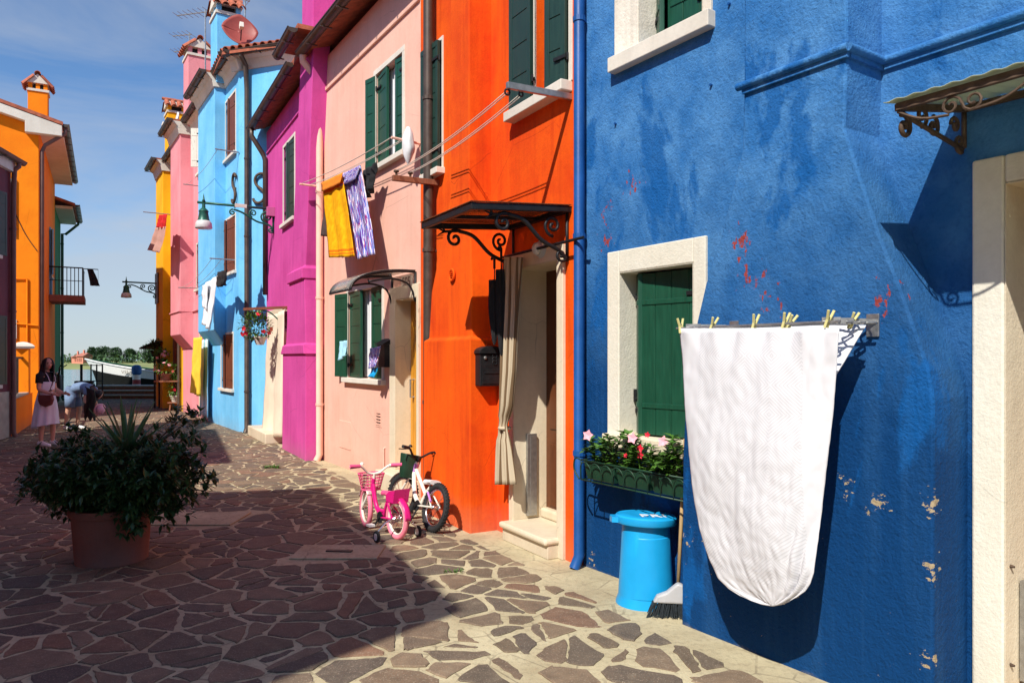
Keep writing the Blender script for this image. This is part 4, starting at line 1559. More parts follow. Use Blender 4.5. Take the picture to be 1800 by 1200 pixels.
# second window, squeezed between breast and drainpipe
w = MB().box(FO, w2[0] - 0.03, w2[1] + 0.03, -0.03, 0.012, zs2, zt2 + 0.04).build('window', 'fascia', HO)
w['label'] = 'narrow upper window beside the dark drainpipe'
MB().box(FO, w2[0], w2[1], -0.02, 0.018, zs2 + 0.02, zt2).build('pane', 'pane', w)
MB().box(FO, w2[0] - 0.06, w2[1] + 0.03, -0.03, 0.10, zs2 - 0.07, zs2 - 0.001).build('sill', 'fascia', w, bevel=0.006)
shutter(FO, w, w2[0], 'near', 4, w2[1] - w2[0], zs2 + 0.01, zt2 - 0.01, 'dgreen', 0.03)

# canopy over the orange door
cz = FO.px(1003, 368)[1]
cs0 = FO.px(1003, 368)[0]
cpr = 0.857
cs1 = cs0 + 0.95
CO = thing('door_canopy', 'black iron canopy with bronze sheet and curled brackets over the orange house door', 'canopy', FO.P(cs0, 0, cz))
fm = MB()
dz = -0.06
fm.bar(FO.P(cs0, 0.02, cz), FO.P(cs0, cpr, cz + dz), 0.04, 0.05)
fm.bar(FO.P(cs1, 0.02, cz), FO.P(cs1, cpr, cz + dz), 0.04, 0.05)
fm.bar(FO.P((cs0 + cs1) / 2, 0.02, cz), FO.P((cs0 + cs1) / 2, cpr, cz + dz), 0.03, 0.03)
fm.bar(FO.P(cs0 - 0.02, cpr + 0.02, cz + dz), FO.P(cs1 + 0.02, cpr + 0.02, cz + dz), 0.04, 0.055)
fm.bar(FO.P(cs0 - 0.02, 0.02, cz - 0.003), FO.P(cs1 + 0.02, 0.02, cz - 0.003), 0.035, 0.05)
fm.build('frame', 'iron', CO, bevel=0.004)
MB().prism([FO.P(cs0 - 0.03, 0.01, cz + 0.028), FO.P(cs0 - 0.03, cpr + 0.05, cz + dz + 0.028), FO.P(cs1 + 0.03, cpr + 0.05, cz + dz + 0.028), FO.P(cs1 + 0.03, 0.01, cz + 0.028)], Z3 * 0.006).build('roof_sheet', 'smoked', CO)
for s_ in (cs0 + 0.03, cs1 - 0.03):
    b = MB()
    b.tube([FO.P(s_, 0.015, cz - 0.02), FO.P(s_, 0.015, cz - 0.42)], 0.013, 7)
    main = smoothpts([FO.P(s_, 0.02, cz - 0.40), FO.P(s_, 0.10, cz - 0.33), FO.P(s_, 0.26, cz - 0.26), FO.P(s_, 0.42, cz - 0.12), FO.P(s_, 0.56, cz - 0.085)], 6)
    b.tube(main, 0.017, 7)
    b.tube(spiral(FO, s_, 0.60, cz - 0.155, 0.082, 1.35, R(125), -1), 0.014, 7)
    b.tube(spiral(FO, s_, 0.15, cz - 0.14, 0.085, 1.5, R(-90), 1), 0.013, 7)
    b.tube(spiral(FO, s_, 0.07, cz - 0.37, 0.055, 1.3, R(-160), 1), 0.012, 7)
    tip = FO.P(s_, 0.70, cz - 0.10)
    for a in (20, 70, -30):
        b.tube([tip, tip + FO.n * 0.07 * math.cos(R(a)) + Z3 * 0.07 * math.sin(R(a))], [0.011, 0.004], 6)
    b.tube([FO.P(s_, 0.56, cz - 0.085), tip], 0.012, 6)
    b.build('bracket', 'iron', CO, True)
ls = (cs0 + cs1) / 2 - 0.02
lp_ = FO.P(ls - 0.05, 0.035, cz - 0.27)
lt = thing('wall_light', 'small round wall light under the black canopy', 'light', lp_)
MB().lathe([(0.075, 0), (0.08, 0.03), (0.06, 0.06)], lp_ - FO.n * 0.035, 18, ax=FO.n).build('base', 'greyplastic', lt, True, sharp=40)
MB().lathe([(0.058, 0.06), (0.05, 0.09), (0.025, 0.11), (0.004, 0.115)], lp_ - FO.n * 0.035, 18, ax=FO.n).build('lens', 'frost', lt, True)

# ================================================================== PEACH HOUSE
HP = house('peach_house', 'pale peach house with green shutters and arched clear canopy', FP)
pW1 = list(FP.rect(661, 708, 112, 280)); pW2 = list(FP.rect(612, 672, 508, 665))
pW1[2], pW1[3] = FP.px(684, 281)[1], FP.px(684, 113)[1]
pD_far = FP.px(698, 700)[0]
pDz = FP.px(720, 524)[1]
pD = (0.06, pD_far, 0.24, pDz)
ZP = 6.42
mb = facade(FP, 0.004, FP.L - 0.004, 0, ZP, [(*pW1, 0.2), (*pW2, 0.2), (*pD, 0.23)])
shell(mb, FP, 0.004, FP.L - 0.004, ZP, 7)
mb.build('wall', 'pink', HP)
roof(FP, HP, 0.01, FP.L - 0.01, ZP + 0.02, 7, 0.32)
gutter(FP, HP, -0.05, FP.L + 0.02, ZP + 0.06, 0.36)
zm = 0.5 * (FP.px(590, 143)[1] + FP.px(735, 0)[1])
MB().box(FP, 0.006, FP.L - 0.05, -0.01, 0.03, zm - 0.03, zm + 0.03).box(FP, 0.006, FP.L - 0.05, -0.01, 0.012, zm + 0.03, ZP - 0.01).build('string_course', 'pink', HP, bevel=0.01)
for nm, r in (('upper green-shuttered window', pW1), ('ground-floor green-shuttered window', pW2)):
    w = window(FP, HP, r, 0.2, 0.07, 'fascia', [('far', 5, 0.44), ('far', 168, 0.26), ('near', 5, 0.29)], 'green', label=nm)
    MB().grid(lambda u, v, r=r: FP.P(r[0] + 0.02 + (r[1] - r[0] - 0.04) * u, -0.095 + 0.012 * math.sin(u * 40), r[2] + 0.02 + (r[3] - r[2] - 0.04) * v), 40, 2).build('net_curtain', 'whitecloth', w, True)
dr = MB()
fw = FP.px(688, 700)[0] - pD_far
dr.box(FP, pD[1] + 0.001, pD[1] + fw, -0.03, 0.03, 0, pDz + 0.16)
dr.box(FP, 0.008, pD[0] - 0.001, -0.03, 0.03, 0, pDz + 0.16)
dr.box(FP, pD[0] - 0.001, pD[1] + 0.001, -0.03, 0.03, pDz + 0.001, pDz + 0.16)
dr = dr.build('door', 'marble', HP, bevel=0.006)
mb = MB()
mb.box(FP, pD[1] - 0.006, pD[1] - 0.002, -0.20, 0.028, 0.242, pDz - 0.002)
mb.box(FP, pD[0] + 0.002, pD[0] + 0.006, -0.20, 0.028, 0.242, pDz - 0.002)
mb.box(FP, pD[0] + 0.0065, pD[1] - 0.0065, -0.20, 0.028, pDz - 0.006, pDz - 0.002)
mb.build('reveal', 'marble', dr)
lf = MB().box(FP, pD[0] + 0.007, pD[1] - 0.007, -0.225, -0.19, 0.25, pDz - 0.004)
for i in range(7):
    ww = (pD[1] - pD[0] - 0.014) / 7
    lf.box(FP, pD[0] + 0.007 + ww * i + 0.006, pD[0] + 0.007 + ww * (i + 1) - 0.006, -0.192, -0.18, 0.29, pDz - 0.04)
lf.build('door_leaf', 'ywood', dr, bevel=0.003)
p = FP.P(pD[1] - 0.12, -0.18, 1.15)
MB().tube([p, p + FP.n * 0.05, p + FP.n * 0.05 + Z3 * 0.22, p + Z3 * 0.22], 0.012, 7).build('door_handle', 'steel', dr)
MB().box(FP, pD[0] - 0.03, pD[1] + 0.15, -0.18, 0.24, 0.001, 0.238).build('step', 'marble', dr, bevel=0.015)
# small wall fittings
s_, z_ = FP.px(666, 738)
v = MB().box(FP, s_ - 0.11, s_ + 0.11, -0.005, 0.006, z_ - 0.09, z_ + 0.09)
for k in range(4):
    v.box(FP, s_ - 0.08, s_ + 0.08, 0.006, 0.012, z_ - 0.065 + 0.04 * k, z_ - 0.045 + 0.04 * k)
vent = v.build('air_vent', 'pink', HP)
sv = MB()
for k in range(4):
    sv.box(FP, s_ - 0.07, s_ + 0.07, 0.004, 0.0075, z_ - 0.042 + 0.04 * k, z_ - 0.030 + 0.04 * k)
sv.build('vent_slots', 'iron', vent)
a = FP.rect(597, 617, 740, 788)
MB().box(FP, a[0], a[1], -0.005, 0.008, a[2], a[3]).build('meter_door', 'pink', HP, bevel=0.002)
s_, z_ = FP.px(677, 790)
MB().tube([FP.P(s_, 0.02, 0.1), FP.P(s_, 0.02, z_ + 0.02), FP.P(s_, -0.01, z_ + 0.03)], 0.012, 7).build('gas_pipe', 'pinkpipe', HP)
# house number tile 505
s_, z_ = FP.px(716, 497)
nt = MB().box(FP, s_ - 0.16, s_ + 0.16, -0.004, 0.014, z_ - 0.085, z_ + 0.085).build('number_tile', 'numtile', HP, bevel=0.003)
def text(body, size, p, xdir, up, mat, parent, name='lettering', ext=0.001):
    cu = bpy.data.curves.new(name, 'FONT')
    cu.body = body
    cu.size = size
    cu.align_x = 'CENTER'
    cu.align_y = 'CENTER'
    cu.extrude = ext
    o = bpy.data.objects.new(name, cu)
    col.objects.link(o)
    x = Vector(xdir).normalized()
    z = x.cross(Vector(up)).normalized()
    y = z.cross(x)
    m = Matrix((x, y, z)).transposed().to_4x4()
    m.translation = Vector(p)
    dg = bpy.context.evaluated_depsgraph_get()
    me = bpy.data.meshes.new_from_object(o.evaluated_get(dg))
    bpy.data.objects.remove(o)
    me.materials.clear()
    me.materials.append(M[mat])
    ob = bpy.data.objects.new(name, me)
    col.objects.link(ob)
    ob.parent = parent
    m.translation = Vector(p) - ORG[parent.name]
    ob.matrix_basis = m
    ORG[ob.name] = Vector(p)
    return ob
text('505', 0.17, FP.P(s_, 0.016, z_ + 0.005), -FP.u, Z3, 'ink', nt, 'number')
downpipe(FO, HP, FO.px(753, 250, 0.1)[0], 0.25, ZP - 0.1, 0.10, 0.058, 'gutter', name='drainpipe', foot=False, top=(0.3, ZP + 0.02))
sPp = FP.L - 0.07
downpipe(FP, HP, sPp, 0.0, ZP - 0.25, 0.075, 0.055, 'pinkpipe', top=(0.34, ZP + 0.0))
# roof terrace dormer above the gutter
s_, z_ = FP.px(618, 10, -0.5)
dm = MB().box(FP, s_ - 1.3, s_ + 0.25, -1.6, -0.5, ZP + 0.2, z_ + 1.3).build('dormer', 'pink', HP)
MB().box(FP, s_ - 0.5, s_ + 0.1, -0.505, -0.47, z_ - 0.25, z_ + 1.1).build('shutter', 'dgreen', dm)
rl = MB()
for k in range(8):
    rl.tube([FP.P(s_ - 1.2 + 0.2 * k, -0.35, ZP + 0.3), FP.P(s_ - 1.2 + 0.2 * k, -0.35, z_ + 0.25)], 0.012, 6)
rl.tube([FP.P(s_ - 1.25, -0.35, z_ + 0.25), FP.P(s_ + 0.25, -0.35, z_ + 0.25)], 0.02, 6)
rl.build('rail', 'iron', dm)

# arched clear canopy over the peach door
sN, zN = FP.px(747, 474)
sF = FP.px(690, 490)[0]
sN = max(sN, 0.1)
pr = 0.80
CP = thing('door_canopy', 'arched clear canopy with black curved arms over the peach house door', 'canopy', FP.P((sN + sF) / 2, 0, zN))
def arch(t):
    return (pr * math.sin(t * math.pi / 2) ** 0.9, zN - 0.26 * (1 - math.cos(t * math.pi / 2)) ** 1.1)
def sheetP(u, v):
    o_, z_ = arch(v)
    return FP.P(sN + (sF - sN) * u, 0.02 + o_, z_ + 0.02)
t = NT('clear_canopy_sheet')
t.out((0.62, 0.6, 0.55), 0.18)
t.b.inputs['Transmission Weight'].default_value = 0.75
t.b.inputs['IOR'].default_value = 1.1
M['clearsheet'] = t.m
MB().grid(sheetP, 4, 14, False).build('roof_sheet', 'clearsheet', CP, True, solid=0.005)
for s_ in (sN + 0.02, sF - 0.02):
    b = MB()
    b.tube([FP.P(s_, 0.02 + arch(i / 14)[0], arch(i / 14)[1]) for i in range(15)], 0.017, 7)
    b.tube(smoothpts([FP.P(s_, 0.02, zN - 0.34), FP.P(s_, 0.10, zN - 0.16), FP.P(s_, 0.32, zN - 0.10), FP.P(s_, 0.6, zN - 0.15)], 5), 0.013, 6)
    b.tube([FP.P(s_, 0.015, zN), FP.P(s_, 0.015, zN - 0.36)], 0.015, 6)
    b.tube([FP.P(s_, 0.34, zN - 0.04), FP.P(s_, 0.32, zN - 0.10)], 0.01, 6)
    b.build('arm', 'iron', CP, True)
MB().tube([FP.P(sN, 0.02 + pr, arch(1)[1] + 0.01), FP.P(sF, 0.02 + pr, arch(1)[1] + 0.01)], 0.013, 6).build('front_bar', 'iron', CP)
s_, z_ = FP.px(682, 622)
mbx = thing('mailbox', 'small black mailbox on the peach wall beside the shutters', 'mailbox', FP.P(s_, 0.0, z_ - 0.18))
MB().box(FP, s_ - 0.13, s_ + 0.13, 0.001, 0.10, z_ - 0.17, z_ + 0.12).build('body', 'iron', mbx, bevel=0.006)
MB().prism([FP.P(s_ - 0.15, 0.001, z_ + 0.122), FP.P(s_ - 0.15, 0.14, z_ + 0.122), FP.P(s_ - 0.15, 0.001, z_ + 0.20)], FP.u * 0.30).build('lid', 'iron', mbx)

# ================================================================== MAGENTA HOUSE
HM = house('magenta_house', 'bright magenta house with tapering chimney pier', FM)
OM = (G(536, 809.5) - FM.O).dot(FM.n)
mW = FM.rect(499, 518, 250, 388)
mD = (FM.px(503, 650)[0] - 0.1, FM.px(473, 650)[0], 0.2, FM.px(485, 552)[1])
ZM = 6.55
mb = facade(FM, 0.004, FM.L + 0.02, 0, ZM, [(*mW, 0.18), (mD[0], mD[1], 0.17, mD[3], 0.3)])
shell(mb, FM, 0.004, FM.L + 0.02, ZM, 7)
mb.build('wall', 'magenta', HM)
roof(FM, HM, 0.01, FM.L - 0.02, ZM + 0.02, 7, 0.3)
window(FM, HM, mW, 0.18, 0.06, 'fascia', [('far', 8, 0.52), ('near', 6, 0.48)], 'dgreen', label='narrow window with closed dark green shutters')
eN = edge(FM, [(546, 120), (545, 160), (535, 333), (532, 470), (534, 590), (537, 622), (537, 809.5)], OM)
eF = edge(FM, [(524, 120), (523, 180), (515, 333), (507, 465), (505, 590), (497, 622), (496, 795)], OM)
zz = [-0.03, 0.4, 1.2, FM.px(520, 622, OM)[1]]
rows = [(z, at_z(eN, z), at_z(eF, z), OM) for z in zz]
zb1 = FM.px(536, 622, OM)[1]; zb2 = FM.px(536, 606, OM)[1]
zb3 = FM.px(530, 490, OM)[1]; zb4 = FM.px(530, 472, OM)[1]
rows[-1] = (zb1, at_z(eN, zb1), at_z(eF, zb1), OM)
rows += [(zb1 + 0.004, at_z(eN, zb1) - 0.03, at_z(eF, zb1) + 0.03, OM + 0.035), (zb2, at_z(eN, zb2) - 0.03, at_z(eF, zb2) + 0.03, OM + 0.035),
         (zb2 + 0.03, at_z(eN, zb2) + 0.01, at_z(eF, zb2) - 0.01, OM - 0.02), (zb3, at_z(eN, zb3), at_z(eF, zb3), OM - 0.02),
         (zb3 + 0.004, at_z(eN, zb3) - 0.02, at_z(eF, zb3) + 0.02, OM + 0.02), (zb4, at_z(eN, zb4) - 0.02, at_z(eF, zb4) + 0.02, OM + 0.02),
         (zb4 + 0.05, at_z(eN, zb4) + 0.02, at_z(eF, zb4) - 0.02, OM - 0.05), (ZM + 0.12, at_z(eN, 6.2), at_z(eF, 6.2), OM - 0.05)]
chimney_breast(FM, HM, rows, 0, 'magenta')
sa, sb = at_z(eN, 6.2), at_z(eF, 6.2)
gutter(FM, HM, sb + 0.25, FM.L + 0.1, ZM + 0.06, 0.34)
g = MB().box(FM, sa - 0.1, sb + 0.1, -0.1, OM + 0.22, ZM + 0.13, ZM + 0.20).build('pier_roof', 'tile', HM)
gutter(FM, HM, sa - 0.15, sb + 0.18, ZM + 0.10, OM + 0.30)
MB().box(FM, sb + 0.02, FM.L - 0.1, -0.01, 0.03, ZM - 0.5, ZM - 0.44).build('string_course', 'magenta', HM, bevel=0.01)
# big stack above the roof
ca, cb_ = FM.px(550, 40, OM - 0.1)[0], FM.px(531, 40, OM - 0.1)[0]
MB().box(FM, ca, cb_, -0.75, OM - 0.1, ZM + 0.205, 9.4).build('chimney', 'magenta', HM, bevel=0.012)
s_, z_ = FM.px(588, 25, -0.2)
MB().box(FM, ca - 0.18, ca - 0.001, -0.42, -0.26, 7.25, 7.42).build('junction_box', 'magenta', HM)
MB().tube([FM.P(FM.L - 0.15, 0.34, ZM), FM.P(FM.L - 0.15, 0.34, ZM - 0.16), FM.P(FM.L - 0.15, 0.12, ZM - 0.5), FM.P(FM.L - 0.15, 0.06, ZM - 0.62), FM.P(FM.L - 0.15, 0.06, 3.0)], 0.05, 10).build('downpipe', 'gutter', HM, True)
dr = MB()
dr.box(FM, mD[1] + 0.001, mD[1] + 0.1, -0.03, 0.02, 0, mD[3] + 0.1)
dr.box(FM, mD[0] + 0.001, mD[1] + 0.001, -0.03, 0.02, mD[3] + 0.001, mD[3] + 0.1)
dr = dr.build('door', 'marble', HM, bevel=0.004)
MB().box(FM, mD[0] + 0.003, mD[1] - 0.003, -0.29, -0.25, 0.2, mD[3]).build('door_leaf', 'doorwood', dr)
p0 = G(461, 785)
MB().box(FM, mD[0] - 0.05, mD[1] + 0.12, -0.28, 0.42, 0.001, 0.2).build('step', 'marble', dr, bevel=0.015)

# ================================================================== SKY-BLUE HOUSE
HL = house('sky_blue_house', 'sky-blue house with brown shutters and tiled roof corner', FL)
ZL = 8.28
lw = []
for (xl, xr, yt, yb) in ((397, 420, 168, 272), (391, 414, 386, 480), (385, 410, 588, 682)):
    r = list(FL.rect(xl, xr, yt, yb))
    r[0] = max(r[0], 0.28)
    r[1] = min(r[1], 1.75)
    lw.append(r)
mb = facade(FL, 0, FL.L - 0.004, 0, ZL, [(*r, 0.18) for r in lw])
shell(mb, FL, 0, FL.L - 0.004, ZL, 7, (False, True))
P = FL.P
mb.face([FLS.P(0, 0, 0), FLS.P(FLS.L, 0, 0), FLS.P(FLS.L, 0, ZL), FLS.P(0, 0, ZL)])
mb.build('wall', 'lightblue', HL)
for r in lw:
    w = window(FL, HL, r, 0.18, 0.05, 'fascia', [('far', 10, 0.47), ('near', 6, 0.5)], 'brown', 'plank')
ob_ = 0.25
an, af = FL.px(377, 300, ob_)[0], FL.L - 0.05
zcb = 1.95
rows = [(zcb, an + 0.02, af - 0.02, 0.01), (zcb + 0.35, an, af, ob_), (ZL - 0.3, an, af, ob_)]
chimney_breast(FL, HL, rows, 0, 'lightblue')
# white eaves board, gutters, hipped roof
fz0, fz1 = ZL - 0.30, ZL
cornice(FL, HL, -0.18, an - 0.05, 0.0, fz0, fz1)
cornice(FL, HL, an - 0.05, FL.L - 0.01, ob_, fz0, fz1)
cornice(FLS, HL, 0.0, FLS.L + 0.18, 0.0, fz0 + 0.003, fz1 - 0.003)
rf = MB()
e = 0.21
A = FL.P(-0.25, e, ZL); Bq = FL.P(FL.L, e, ZL); D_ = FLS.P(0, e, ZL)
A = FL.P(0, 0, ZL) + FL.n * e + FLS.n * e
ridge1 = FL.P(2.4, -2.9, ZL + 1.1); ridge2 = FL.P(FL.L, -2.9, ZL + 1.1)
back1 = D_ + FL.n * 0
mid = FLS.P(0, -2.6, ZL + 1.05)
rf.face([A, Bq, ridge2, ridge1])
rf.face([A, ridge1, mid, D_])
rf.face([A - Z3 * 0.06, Bq - Z3 * 0.06, ridge2 - Z3 * 0.06, ridge1 - Z3 * 0.06])
rf.face([A - Z3 * 0.06, ridge1 - Z3 * 0.06, mid - Z3 * 0.06, D_ - Z3 * 0.06])
rf.face([A, D_, D_ - Z3 * 0.06, A - Z3 * 0.06])
rf.face([A, Bq, Bq - Z3 * 0.06, A - Z3 * 0.06])
rfl = rf.build('roof', 'tile', HL, recalc=False)
upS = (mid - D_).normalized()
nS = FLS.u.cross(upS).normalized()
if nS.z < 0:
    nS = -nS
L_ = (A - D_).length
k = 0
inw = (-FLS.n * 0.9 + Z3 * 0.36).normalized()
while k * 0.185 < L_ - 0.1:
    tile_at(rfl, D_ + (A - D_).normalized() * (0.1 + k * 0.185) + Z3 * 0.02, inw, Z3)
    k += 1
k = 0
LB_ = (Bq - A).length
inw = (-FL.n * 0.9 + Z3 * 0.36).normalized()
while k * 0.2 < LB_ - 0.1:
    tile_at(rfl, A + (Bq - A).normalized() * (0.1 + k * 0.2) + Z3 * 0.02, inw, Z3)
    k += 1
gutter(FL, HL, -0.27, an - 0.06, ZL + 0.02, 0.275)
gutter(FL, HL, an - 0.14, FL.L - 0.02, ZL + 0.02, 0.275 + ob_)
MB().box(FL, an - 0.05, FL.L, 0.0, ob_ + 0.21, ZL + 0.001, ZL + 0.05).build('pier_roof', 'tile', HL)
gutter(FLS, HL, 0.0, FLS.L + 0.27, ZL + 0.02, 0.275)
sd = FLS.L - 0.28
downpipe(FLS, HL, sd, 0.0, ZL - 0.75, 0.08, 0.055, 'gutter', top=(0.275, ZL))
# S-shaped iron wall anchors
def anchor(F, s, z, h, name='wall_anchor'):
    sp = [(0.27, 0.36), (0.22, 0.46), (0.06, 0.52), (-0.12, 0.46), (-0.20, 0.30), (-0.13, 0.12), (0.02, 0.0), (0.16, -0.14), (0.20, -0.31), (0.11, -0.46), (-0.07, -0.51), (-0.23, -0.44), (-0.27, -0.34)]
    pts = [F.P(s - a * h, 0.05, z + b * h) for a, b in sp]
    mb = MB().tube(smoothpts(pts, 3), 0.03, 7)
    mb.tube([F.P(s, -0.01, z), F.P(s, 0.06, z)], 0.035, 7)
    return mb.build(name, 'rust', HL, True)
s_, z_ = FLS.px(459, 332)
anchor(FLS, s_, z_, 0.62)
s_, z_ = FL.px(415, 332)
anchor(FL, s_, z_, 0.62)
FLr = Fr((0, 0), (FL.n.x, FL.n.y))
def chim_at(H, F, X, Y, o, w, d, z0, z1, mat, ridge='u'):
    s_, z_ = F.px(X, Y, o)
    c = F.P(s_, o, 0)
    if ridge == 'u':
        return chimney(H, c, F, w, d, z0, z1, mat)
    return chimney(H, c, Fr((0, 0), (F.n.x, F.n.y)), d, w, z0, z1, mat)
chim_at(HL, FL, 397, 100, -0.05, 0.7, 0.55, ZL - 0.2, FL.px(397, 45, -0.1)[1], 'lightblue', 'n')

# ================================================================== SALMON HOUSE
HS = house('salmon_house', 'salmon pink house beyond the sky-blue one', FS)
ZS = 8.25
sW1 = list(FS.rect(346, 364, 425, 505)); sW2 = list(FS.rect(349, 360, 232, 300))
sD = (0.15, 1.05, 0.12, 2.3)
sW1[0] = max(sW1[0], 0.25)
sW2[0] = max(sW2[0], 0.5)
mb = facade(FS, 0.004, FS.L - 0.004, 0, ZS, [(*sW1, 0.18), (*sW2, 0.18), (*sD, 0.25)])
shell(mb, FS, 0.004, FS.L - 0.004, ZS, 7)
mb.build('wall', 'salmon', HS)
window(FS, HS, sW1, 0.18, 0.05, 'fascia', [('far', 10, 0.5), ('near', 8, 0.35)], 'brown', 'plank')
window(FS, HS, sW2, 0.18, 0.05, 'fascia', [('near', 60, 0.4)], 'fascia', 'plank')
dr = MB().box(FS, sD[1] + 0.001, sD[1] + 0.09, -0.03, 0.02, 0, sD[3] + 0.1).box(FS, sD[0], sD[1] + 0.001, -0.03, 0.02, sD[3] + 0.001, sD[3] + 0.1).build('door', 'marble', HS)
MB().box(FS, sD[0] + 0.003, sD[1] - 0.003, -0.24, -0.2, 0.12, sD[3]).build('door_leaf', 'fascia', dr)
an = FS.px(340, 400, 0.0)[0]
ob2 = 0.35
rows = [(1.9, an + 0.02, FS.L - 0.05, 0.01), (2.3, an, FS.L - 0.02, ob2), (ZS - 0.3, an, FS.L - 0.02, ob2)]
chimney_breast(FS, HS, rows, 0, 'salmon')
cornice(FS, HS, 0.02, an - 0.05, 0.0, ZS - 0.34, ZS)
cornice(FS, HS, an - 0.05, FS.L - 0.02, ob2, ZS - 0.34, ZS)
MB().box(FS, an - 0.05, FS.L - 0.02, 0.0, ob2 + 0.21, ZS + 0.001, ZS + 0.05).build('pier_roof', 'tile', HS)
roof(FS, HS, 0.01, FS.L - 0.01, ZS + 0.01, 7, 0.20)
gutter(FS, HS, 0.1, an - 0.06, ZS + 0.03, 0.275)
gutter(FS, HS, an - 0.14, FS.L - 0.02, ZS + 0.03, 0.275 + ob2)
chim_at(HS, FS, 347, 150, -0.15, 0.75, 0.62, ZS - 0.1, FS.px(347, 108, -0.15)[1], 'salmon', 'u')
MB().tube([FS.P(0.05, 0.03, 2.95), FS.P(an, 0.03, 2.95), FS.P(an - 0.02, ob2 + 0.02, 2.95), FS.P(FS.L, ob2 + 0.02, 2.95)], 0.02, 6).build('cable', 'salmon', HS)

# ================================================================== YELLOW HOUSE
HY_ = house('yellow_house', 'narrow golden yellow house at the far end of the row', FY)
ZY = 8.0
yW = [list(FY.rect(306, 316, 440, 520)), list(FY.rect(306, 316, 300, 380)), list(FY.rect(304, 316, 590, 690))]
yW = [[max(a, 0.2), b, c, d] for a, b, c, d in yW]
mb = facade(FY, 0.004, FY.L, 0, ZY, [(*r, 0.16) for r in yW])
shell(mb, FY, 0.004, FY.L, ZY, 7)
mb.build('wall', 'yellow', HY_)
for r in yW:
    window(FY, HY_, r, 0.16, 0.05, 'fascia', [('far', 10, 0.5), ('near', 8, 0.5)], 'brown', 'plank')
an = FY.px(304, 400, 0.0)[0]
rows = [(-0.02, an, FY.L - 0.02, 0.30), (ZY - 0.3, an, FY.L - 0.02, 0.30)]
chimney_breast(FY, HY_, rows, 0, 'yellow')
cornice(FY, HY_, 0.02, an - 0.05, 0.0, ZY - 0.34, ZY)
cornice(FY, HY_, an - 0.05, FY.L - 0.02, 0.3, ZY - 0.34, ZY)
MB().box(FY, an - 0.05, FY.L - 0.02, 0.0, 0.51, ZY + 0.001, ZY + 0.05).build('pier_roof', 'tile', HY_)
roof(FY, HY_, 0.01, FY.L - 0.01, ZY + 0.01, 7, 0.20)
gutter(FY, HY_, 0.1, an - 0.06, ZY + 0.03, 0.275)
gutter(FY, HY_, an - 0.14, FY.L + 0.05, ZY + 0.03, 0.575)
downpipe(FY, HY_, 0.3, 0.0, ZY - 0.6, 0.07, 0.05, 'gutter', top=(0.275, ZY))
chim_at(HY_, FY, 308, 240, -0.2, 0.7, 0.55, ZY - 0.1, FY.px(306, 208, -0.2)[1], 'yellow', 'n')
s_, z_ = FY.px(283, 500, 0)
MB().box(FY, FY.L - 0.75, FY.L - 0.1, 0.31, 0.345, FY.px(285, 530, 0.3)[1], FY.px(285, 475, 0.3)[1]).build('shutter', 'brown', HY_)

# satellite dishes and aerials
def dish(p, facing, r, mat, label):
    t = thing('satellite_dish', label, 'satellite dish', p)
    f = Vector(facing).normalized()
    c = Vector(p) + Z3 * (r + 0.25) 
    xa = f.cross(Z3).normalized()
    ya = xa.cross(f)
    def dfn(u, v):
        a = u * 2 * math.pi
        k = 1.0 / (abs(math.cos(a)) ** 1.5 + abs(math.sin(a)) ** 1.5) ** (1 / 1.5)
        rr = r * 1.12 * k * v
        return c + xa * rr * math.cos(a) + ya * rr * math.sin(a) + f * 0.22 * rr * rr / r
    MB().grid(dfn, 40, 7, False).build('reflector', mat, t, True, solid=0.015)
    MB().tube([Vector(p), c - f * 0.05], 0.03, 8).build('mast', 'steel', t)
    m_ = MB().tube([c - Z3 * r * 0.9 + f * 0.2, c + f * r * 0.9 - Z3 * 0.1], 0.014, 6)
    m_.build('feed_arm', 'iron', t)
    q = c + f * r * 0.95 - Z3 * 0.08
    MB().bar(q - f * 0.06, q + f * 0.06, 0.09, 0.13).build('receiver', 'fascia', t, bevel=0.01)
    return t
tocam = Vector((0.45, -0.85, 0.28))
p = at(424, 97, 16.6); p.z = ZL - 0.02
p = at(421, 96, 17.0)
dish(p + V(0, 0, -0.1), tocam, 0.36, 'dishred', 'brick-red satellite dish on the sky-blue roof corner')
dish(at(312, 262, 22.2), Vector((-0.75, -0.5, 0.25)), 0.40, 'dishwhite', 'white satellite dish behind the salmon gutter')
antenna(at(361, 150, 18.6), (150 - 18) / FPX * 18.6, 0.95, (-1, 0.25, 0), 'tall thin aerial in front of the salmon chimney, boom pointing left')
antenna(at(333, 95, 21), (95 - 58) / FPX * 21, 0.6, (-1, 0.2, 0), 'small aerial standing above the salmon chimney cap', 5)
antenna(at(332, 118, 21.4), (118 - 86) / FPX * 21.4, 0.55, (-1, 0.2, 0), 'lowest small aerial left of the salmon chimney', 5)
antenna(at(431, 60, 18.4), (60 + 3) / FPX * 18.4, 0.95, (-0.8, -0.6, 0), 'aerial behind the sky-blue chimney, cut by the top edge')

